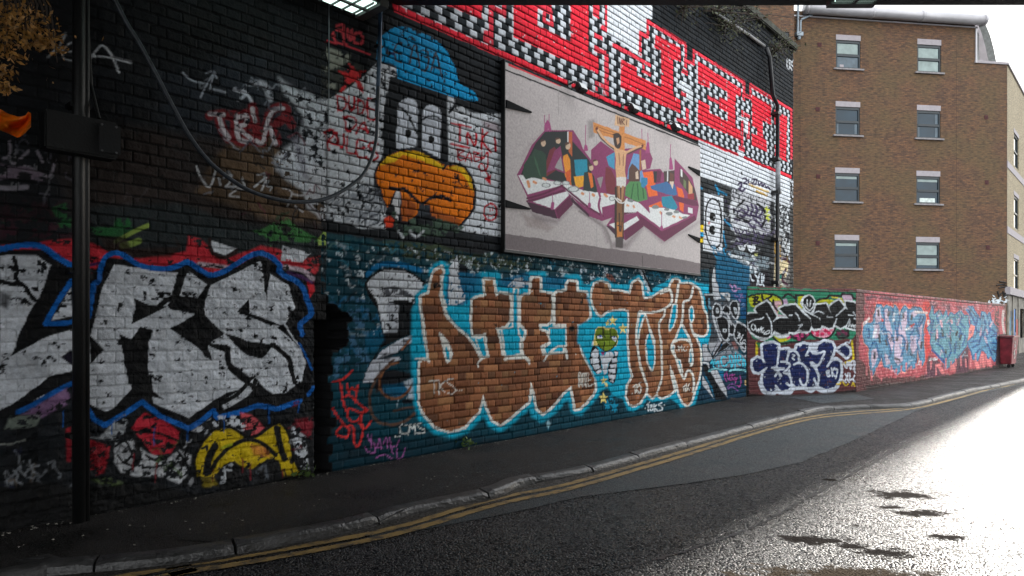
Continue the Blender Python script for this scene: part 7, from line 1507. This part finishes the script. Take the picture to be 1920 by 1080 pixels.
# roof slab and body so that the block casts its shadow
bm = bmesh.new()
b3 = [C0, C1, C1 + sd3 * 26, C0 + Vector((-6, 26, 0))]
def prism(bm, P_, z0, z1):
    lo = [bm.verts.new((p.x, p.y, z0)) for p in P_]; hi = [bm.verts.new((p.x, p.y, z1)) for p in P_]
    bm.faces.new(lo[::-1]); bm.faces.new(hi)
    for i in range(len(P_)): bm.faces.new((lo[i], lo[(i + 1) % len(P_)], hi[(i + 1) % len(P_)], hi[i]))
inn = [C0 - fn * .14 + fd * .1, C1 - fn * .14 - sn * .02 - fd * .12, C1 + sd3 * 44 - sn * .14, C0 + Vector((-6, 26, 0))]
prism(bm, inn, -.1, zStep - .05)
inn2 = [C0 - fn * .14 + fd * .1, C0 + fd * uS - fn * .14, C0 + fd * uS - fn * 9, C0 - fn * 9]
prism(bm, inn2, zStep - .04, zTop - .02); obj_from_bm('building_core', bm, m_dkin, ab)
# left wing, seen above the tall wall
W0 = C0 - fd * 8.5 + fn * 1.2; lwg = empty('apartment_building', W0, 'brown brick wing of flats seen above the top of the graffiti wall', 'building')
wu = lambda px, py: ((((px - 960) / F) * W0.y - W0.x) / (fd.x - ((px - 960) / F) * fd.y), EYE - (py - HZ) / F * (W0.y + ((((px - 960) / F) * W0.y - W0.x) / (fd.x - ((px - 960) / F) * fd.y)) * fd.y))
a_ = wu(1446, 58); b_ = wu(1480, 86)
ur_ = wu(1489, 50)[0]
wall_panel('wall', W0, fd, -4, ur_, -.2, 18.5, [(a_[0], b_[0], b_[1] - .4, a_[1])], m_bk, lwg)
bm = bmesh.new(); fbx(bm, W0, fd, fn, -4, ur_ - .03, -.1, 18.45, -.13, -6); obj_from_bm('building_core', bm, m_core, lwg)
bm = bmesh.new(); t = .09; fbx(bm, W0, fd, fn, a_[0], a_[0] + t, b_[1] - .4, a_[1], -.11, -.04); fbx(bm, W0, fd, fn, b_[0] - t, b_[0], b_[1] - .4, a_[1], -.11, -.04); fbx(bm, W0, fd, fn, a_[0] + t, b_[0] - t, a_[1] - t, a_[1], -.11, -.04); fo = obj_from_bm('window', bm, m_fr, lwg)
bm = bmesh.new(); fbx(bm, W0, fd, fn, a_[0] + t, b_[0] - t, b_[1] - .4, a_[1] - t, -.1, -.08); g = obj_from_bm('pane', bm, m_glass); g.parent = fo
# --------------------------------------------------------- red commercial bin
bc = Vector((18.05, 24.9, 0)); 
def binpt(px, z): pass
gB = ground(1886, 689); bc = Vector((gB.x, gB.y, 0)); bang = math.atan2(dB[1], dB[0])
bd = Vector((math.cos(bang), math.sin(bang), 0)); bn = Vector((bd.y, -bd.x, 0)); bc = bc - bn * .1 + bd * .2
root = empty('waste_bin', bc, 'dark red metal commercial bin covered in scribbles at the end of the low wall', 'bin')
bm = bmesh.new(); lo = []; hi = []
for sx, sy in ((-1, -1), (1, -1), (1, 1), (-1, 1)):
    p = bc + bd * sx * .36 + bn * -sy * .28; q = bc + bd * sx * .46 + bn * -sy * .34
    lo.append(bm.verts.new((p.x, p.y, .12))); hi.append(bm.verts.new((q.x, q.y, 1.02)))
bm.faces.new(lo[::-1]); bm.faces.new(hi)
for i in range(4): bm.faces.new((lo[i], lo[(i + 1) % 4], hi[(i + 1) % 4], hi[i]))
bmesh.ops.recalc_face_normals(bm, faces=bm.faces); bmesh.ops.bevel(bm, geom=bm.edges[:], offset=.02, segments=2, affect='EDGES')
obj_from_bm('body', bm, simple('bin_red', (112, 34, 44), .5, noise=.6, nscale=5), root)
bm = bmesh.new(); bm_box(bm, bc + Vector((0, 0, 1.06)), (1.0, .76, .07), bang, .02); obj_from_bm('lid', bm, simple('bin_lid', (120, 70, 74), .5), root)
for sx in (-1, 1):
    for sy in (-1, 1):
        bm = bmesh.new(); p = bc + bd * .28 * sx + bn * .2 * sy; bm_tube(bm, [Vector((p.x, p.y, .06)) - bd * .02, Vector((p.x, p.y, .06)) + bd * .02], .06, 12); obj_from_bm('wheel', bm, m_blk, root)
bm = bmesh.new(); rnd = random.Random(12)
for k in range(9):
    z = .35 + k * .07; p = bc + bn * (.295 + z * .055) + bd * rnd.uniform(-.12, .08)
    P_ = [p + bd * rnd.uniform(-.05, .05) * 2 + Vector((0, 0, z + rnd.uniform(-.05, .05))) for _ in range(4)]; bm_tube(bm, P_, .008, 5)
obj_from_bm('tag_writing', bm, simple('bin_spray', (170, 176, 172), .7, bump=0), root)
# --------------------------------------------------------- person at the right edge
pp = ground(1921, 683); pr_rot = R(200)
def person(loc, label):
    sk = {'pel': (0, 0, .95), 'sp': (0, .01, 1.15), 'ch': (0, .0, 1.36), 'nk': (0, -.01, 1.52), 'hd': (0, -.03, 1.62), 'ht': (0, -.02, 1.74),
          'sl': (.19, 0, 1.42), 'el': (.25, .03, 1.13), 'wl': (.21, -.12, .93), 'sr': (-.19, 0, 1.42), 'er': (-.25, .03, 1.13), 'wr': (-.21, -.12, .93),
          'hl': (.10, 0, .9), 'kl': (.11, -.02, .5), 'al': (.12, .03, .09), 'fl': (.13, -.14, .04), 'hr': (-.10, 0, .9), 'kr': (-.11, -.04, .5), 'ar': (-.12, .0, .09), 'fr': (-.13, -.17, .04)}
    rad = {'pel': .15, 'sp': .135, 'ch': .155, 'nk': .06, 'hd': .085, 'ht': .07, 'sl': .075, 'el': .055, 'wl': .04, 'sr': .075, 'er': .055, 'wr': .04, 'hl': .10, 'kl': .07, 'al': .05, 'fl': .04, 'hr': .10, 'kr': .07, 'ar': .05, 'fr': .04}
    ed = [('pel', 'sp'), ('sp', 'ch'), ('ch', 'nk'), ('nk', 'hd'), ('hd', 'ht'), ('ch', 'sl'), ('sl', 'el'), ('el', 'wl'), ('ch', 'sr'), ('sr', 'er'), ('er', 'wr'), ('pel', 'hl'), ('hl', 'kl'), ('kl', 'al'), ('al', 'fl'), ('pel', 'hr'), ('hr', 'kr'), ('kr', 'ar'), ('ar', 'fr')]
    ks = list(sk)
    # five fingers on each hand
    for s_, w in ((1, 'wl'), (-1, 'wr')):
        wx, wy, wz = sk[w]; pm = 'pm' + w; sk[pm] = (wx, wy - .03, wz - .07); rad[pm] = .034; ed.append((w, pm))
        for f in range(4):
            a = 'f%d%s' % (f, w); b_ = 'g%d%s' % (f, w); L_ = (.075, .085, .08, .06)[f]
            sk[a] = (wx + s_ * -.008, wy - .055 + f * .02, wz - .12); sk[b_] = (wx - s_ * .02, wy - .06 + f * .02, wz - .12 - L_ * .8); rad[a] = .011; rad[b_] = .008; ed += [(pm, a), (a, b_)]
        a = 't0' + w; b_ = 't1' + w; sk[a] = (wx - s_ * .03, wy - .07, wz - .07); sk[b_] = (wx - s_ * .04, wy - .09, wz - .11); rad[a] = .012; rad[b_] = .009; ed += [(pm, a), (a, b_)]
    ks = list(sk)
    me = bpy.data.meshes.new('person'); me.from_pydata([sk[k] for k in ks], [(ks.index(a), ks.index(b_)) for a, b_ in ed], [])
    o = bpy.data.objects.new('person', me); COL.objects.link(o)
    m_ = o.modifiers.new('s', 'SKIN'); sv = me.skin_vertices[0].data
    for i, k in enumerate(ks): sv[i].radius = (rad[k], rad[k]); sv[i].use_root = (k == 'pel')
    o.modifiers.new('d', 'SUBSURF').levels = 1; o.modifiers['d'].render_levels = 2
    o.location = loc; o.rotation_euler = (0, 0, R(60))
    mt = [simple('dark_clothes', (16, 16, 19), .8), simple('skin', (150, 110, 90), .6)]
    m2, nt, b = newmat('person_surface'); tc = N(nt, 'ShaderNodeTexCoord'); sp_ = N(nt, 'ShaderNodeSeparateXYZ'); nt.links.new(tc.outputs['Object'], sp_.inputs[0])
    gt = N(nt, 'ShaderNodeMath', operation='GREATER_THAN'); gt.inputs[1].default_value = 1.53; nt.links.new(sp_.outputs['Z'], gt.inputs[0])
    mx = N(nt, 'ShaderNodeMix', data_type='RGBA'); mx.inputs['A'].default_value = (*lin((17, 17, 20)), 1); mx.inputs['B'].default_value = (*lin((150, 108, 88)), 1); nt.links.new(gt.outputs[0], mx.inputs['Factor']); nt.links.new(mx.outputs['Result'], b.inputs['Base Color']); b.inputs['Roughness'].default_value = .8
    me.materials.append(m2)
    bm = bmesh.new(); bmesh.ops.create_icosphere(bm, subdivisions=3, radius=1); bmesh.ops.transform(bm, matrix=Matrix.Translation((0, .015, 1.70)) @ Matrix.Diagonal((.095, .105, .09, 1)), verts=bm.verts)
    h = obj_from_bm('hair', bm, simple('dark_hair', (18, 15, 14), .7)); h.parent = o
    bm = bmesh.new(); bmesh.ops.create_icosphere(bm, subdivisions=2, radius=1); bmesh.ops.transform(bm, matrix=Matrix.Translation((0, -.125, 1.63)) @ Matrix.Diagonal((.014, .025, .022, 1)), verts=bm.verts)
    h = obj_from_bm('nose', bm, simple('skin', (150, 110, 90), .6)); h.parent = o
    tag(o, label, 'person')
person(Vector((pp.x + .15, pp.y, 0)), 'person in black clothes standing at the right edge beyond the bin')
# =================================================================== SKY, SUN, CAMERA
SAZ = R(40.2); SEL = R(13)      # azimuth to the right of the view axis, elevation
w = bpy.data.worlds.new('World'); scene.world = w; w.use_nodes = True; nt = w.node_tree
bg = nt.nodes['Background']; sky = nt.nodes.new('ShaderNodeTexSky'); sky.sky_type = 'NISHITA'; sky.sun_disc = False
sky.sun_elevation = SEL; sky.sun_rotation = SAZ; sky.dust_density = 1.2; sky.air_density = 1.0; sky.ozone_density = 1.5
tc = N(nt, 'ShaderNodeTexCoord'); cn = N(nt, 'ShaderNodeTexNoise'); cn.inputs['Scale'].default_value = 1.6; cn.inputs['Detail'].default_value = 6; nt.links.new(tc.outputs['Generated'], cn.inputs['Vector'])
cm = N(nt, 'ShaderNodeMapRange'); cm.inputs['From Min'].default_value = .3; cm.inputs['From Max'].default_value = .65; cm.inputs['To Min'].default_value = .72; cm.inputs['To Max'].default_value = .95; nt.links.new(cn.outputs['Fac'], cm.inputs['Value'])
cx = N(nt, 'ShaderNodeMix', data_type='RGBA'); cx.inputs['B'].default_value = (CLOUD * .98, CLOUD * 1.0, CLOUD * 1.01, 1); nt.links.new(cm.outputs['Result'], cx.inputs['Factor']); nt.links.new(sky.outputs['Color'], cx.inputs['A'])
nt.links.new(cx.outputs['Result'], bg.inputs['Color']); bg.inputs['Strength'].default_value = .12
sl = bpy.data.lights.new('sun', 'SUN'); sl.energy = 2.8; sl.angle = R(.6); sl.color = (1, .95, .88)
so = bpy.data.objects.new('sun', sl); COL.objects.link(so)
sv_ = Vector((math.sin(SAZ) * math.cos(SEL), math.cos(SAZ) * math.cos(SEL), math.sin(SEL)))
so.rotation_euler = sv_.to_track_quat('Z', 'Y').to_euler()
cam = bpy.data.cameras.new('camera'); co = bpy.data.objects.new('camera', cam); COL.objects.link(co)
co.location = (0, 0, EYE); co.rotation_euler = (R(90), 0, 0)
cam.sensor_width = 36; cam.lens = 24.0; cam.shift_y = 75 / 1920; cam.clip_end = 2000; cam.clip_start = .05
scene.camera = co
scene.view_settings.view_transform = 'Standard'; scene.view_settings.look = 'None'; scene.view_settings.exposure = EXPO; scene.view_settings.gamma = 1
scene.render.resolution_x = 1024; scene.render.resolution_y = 576
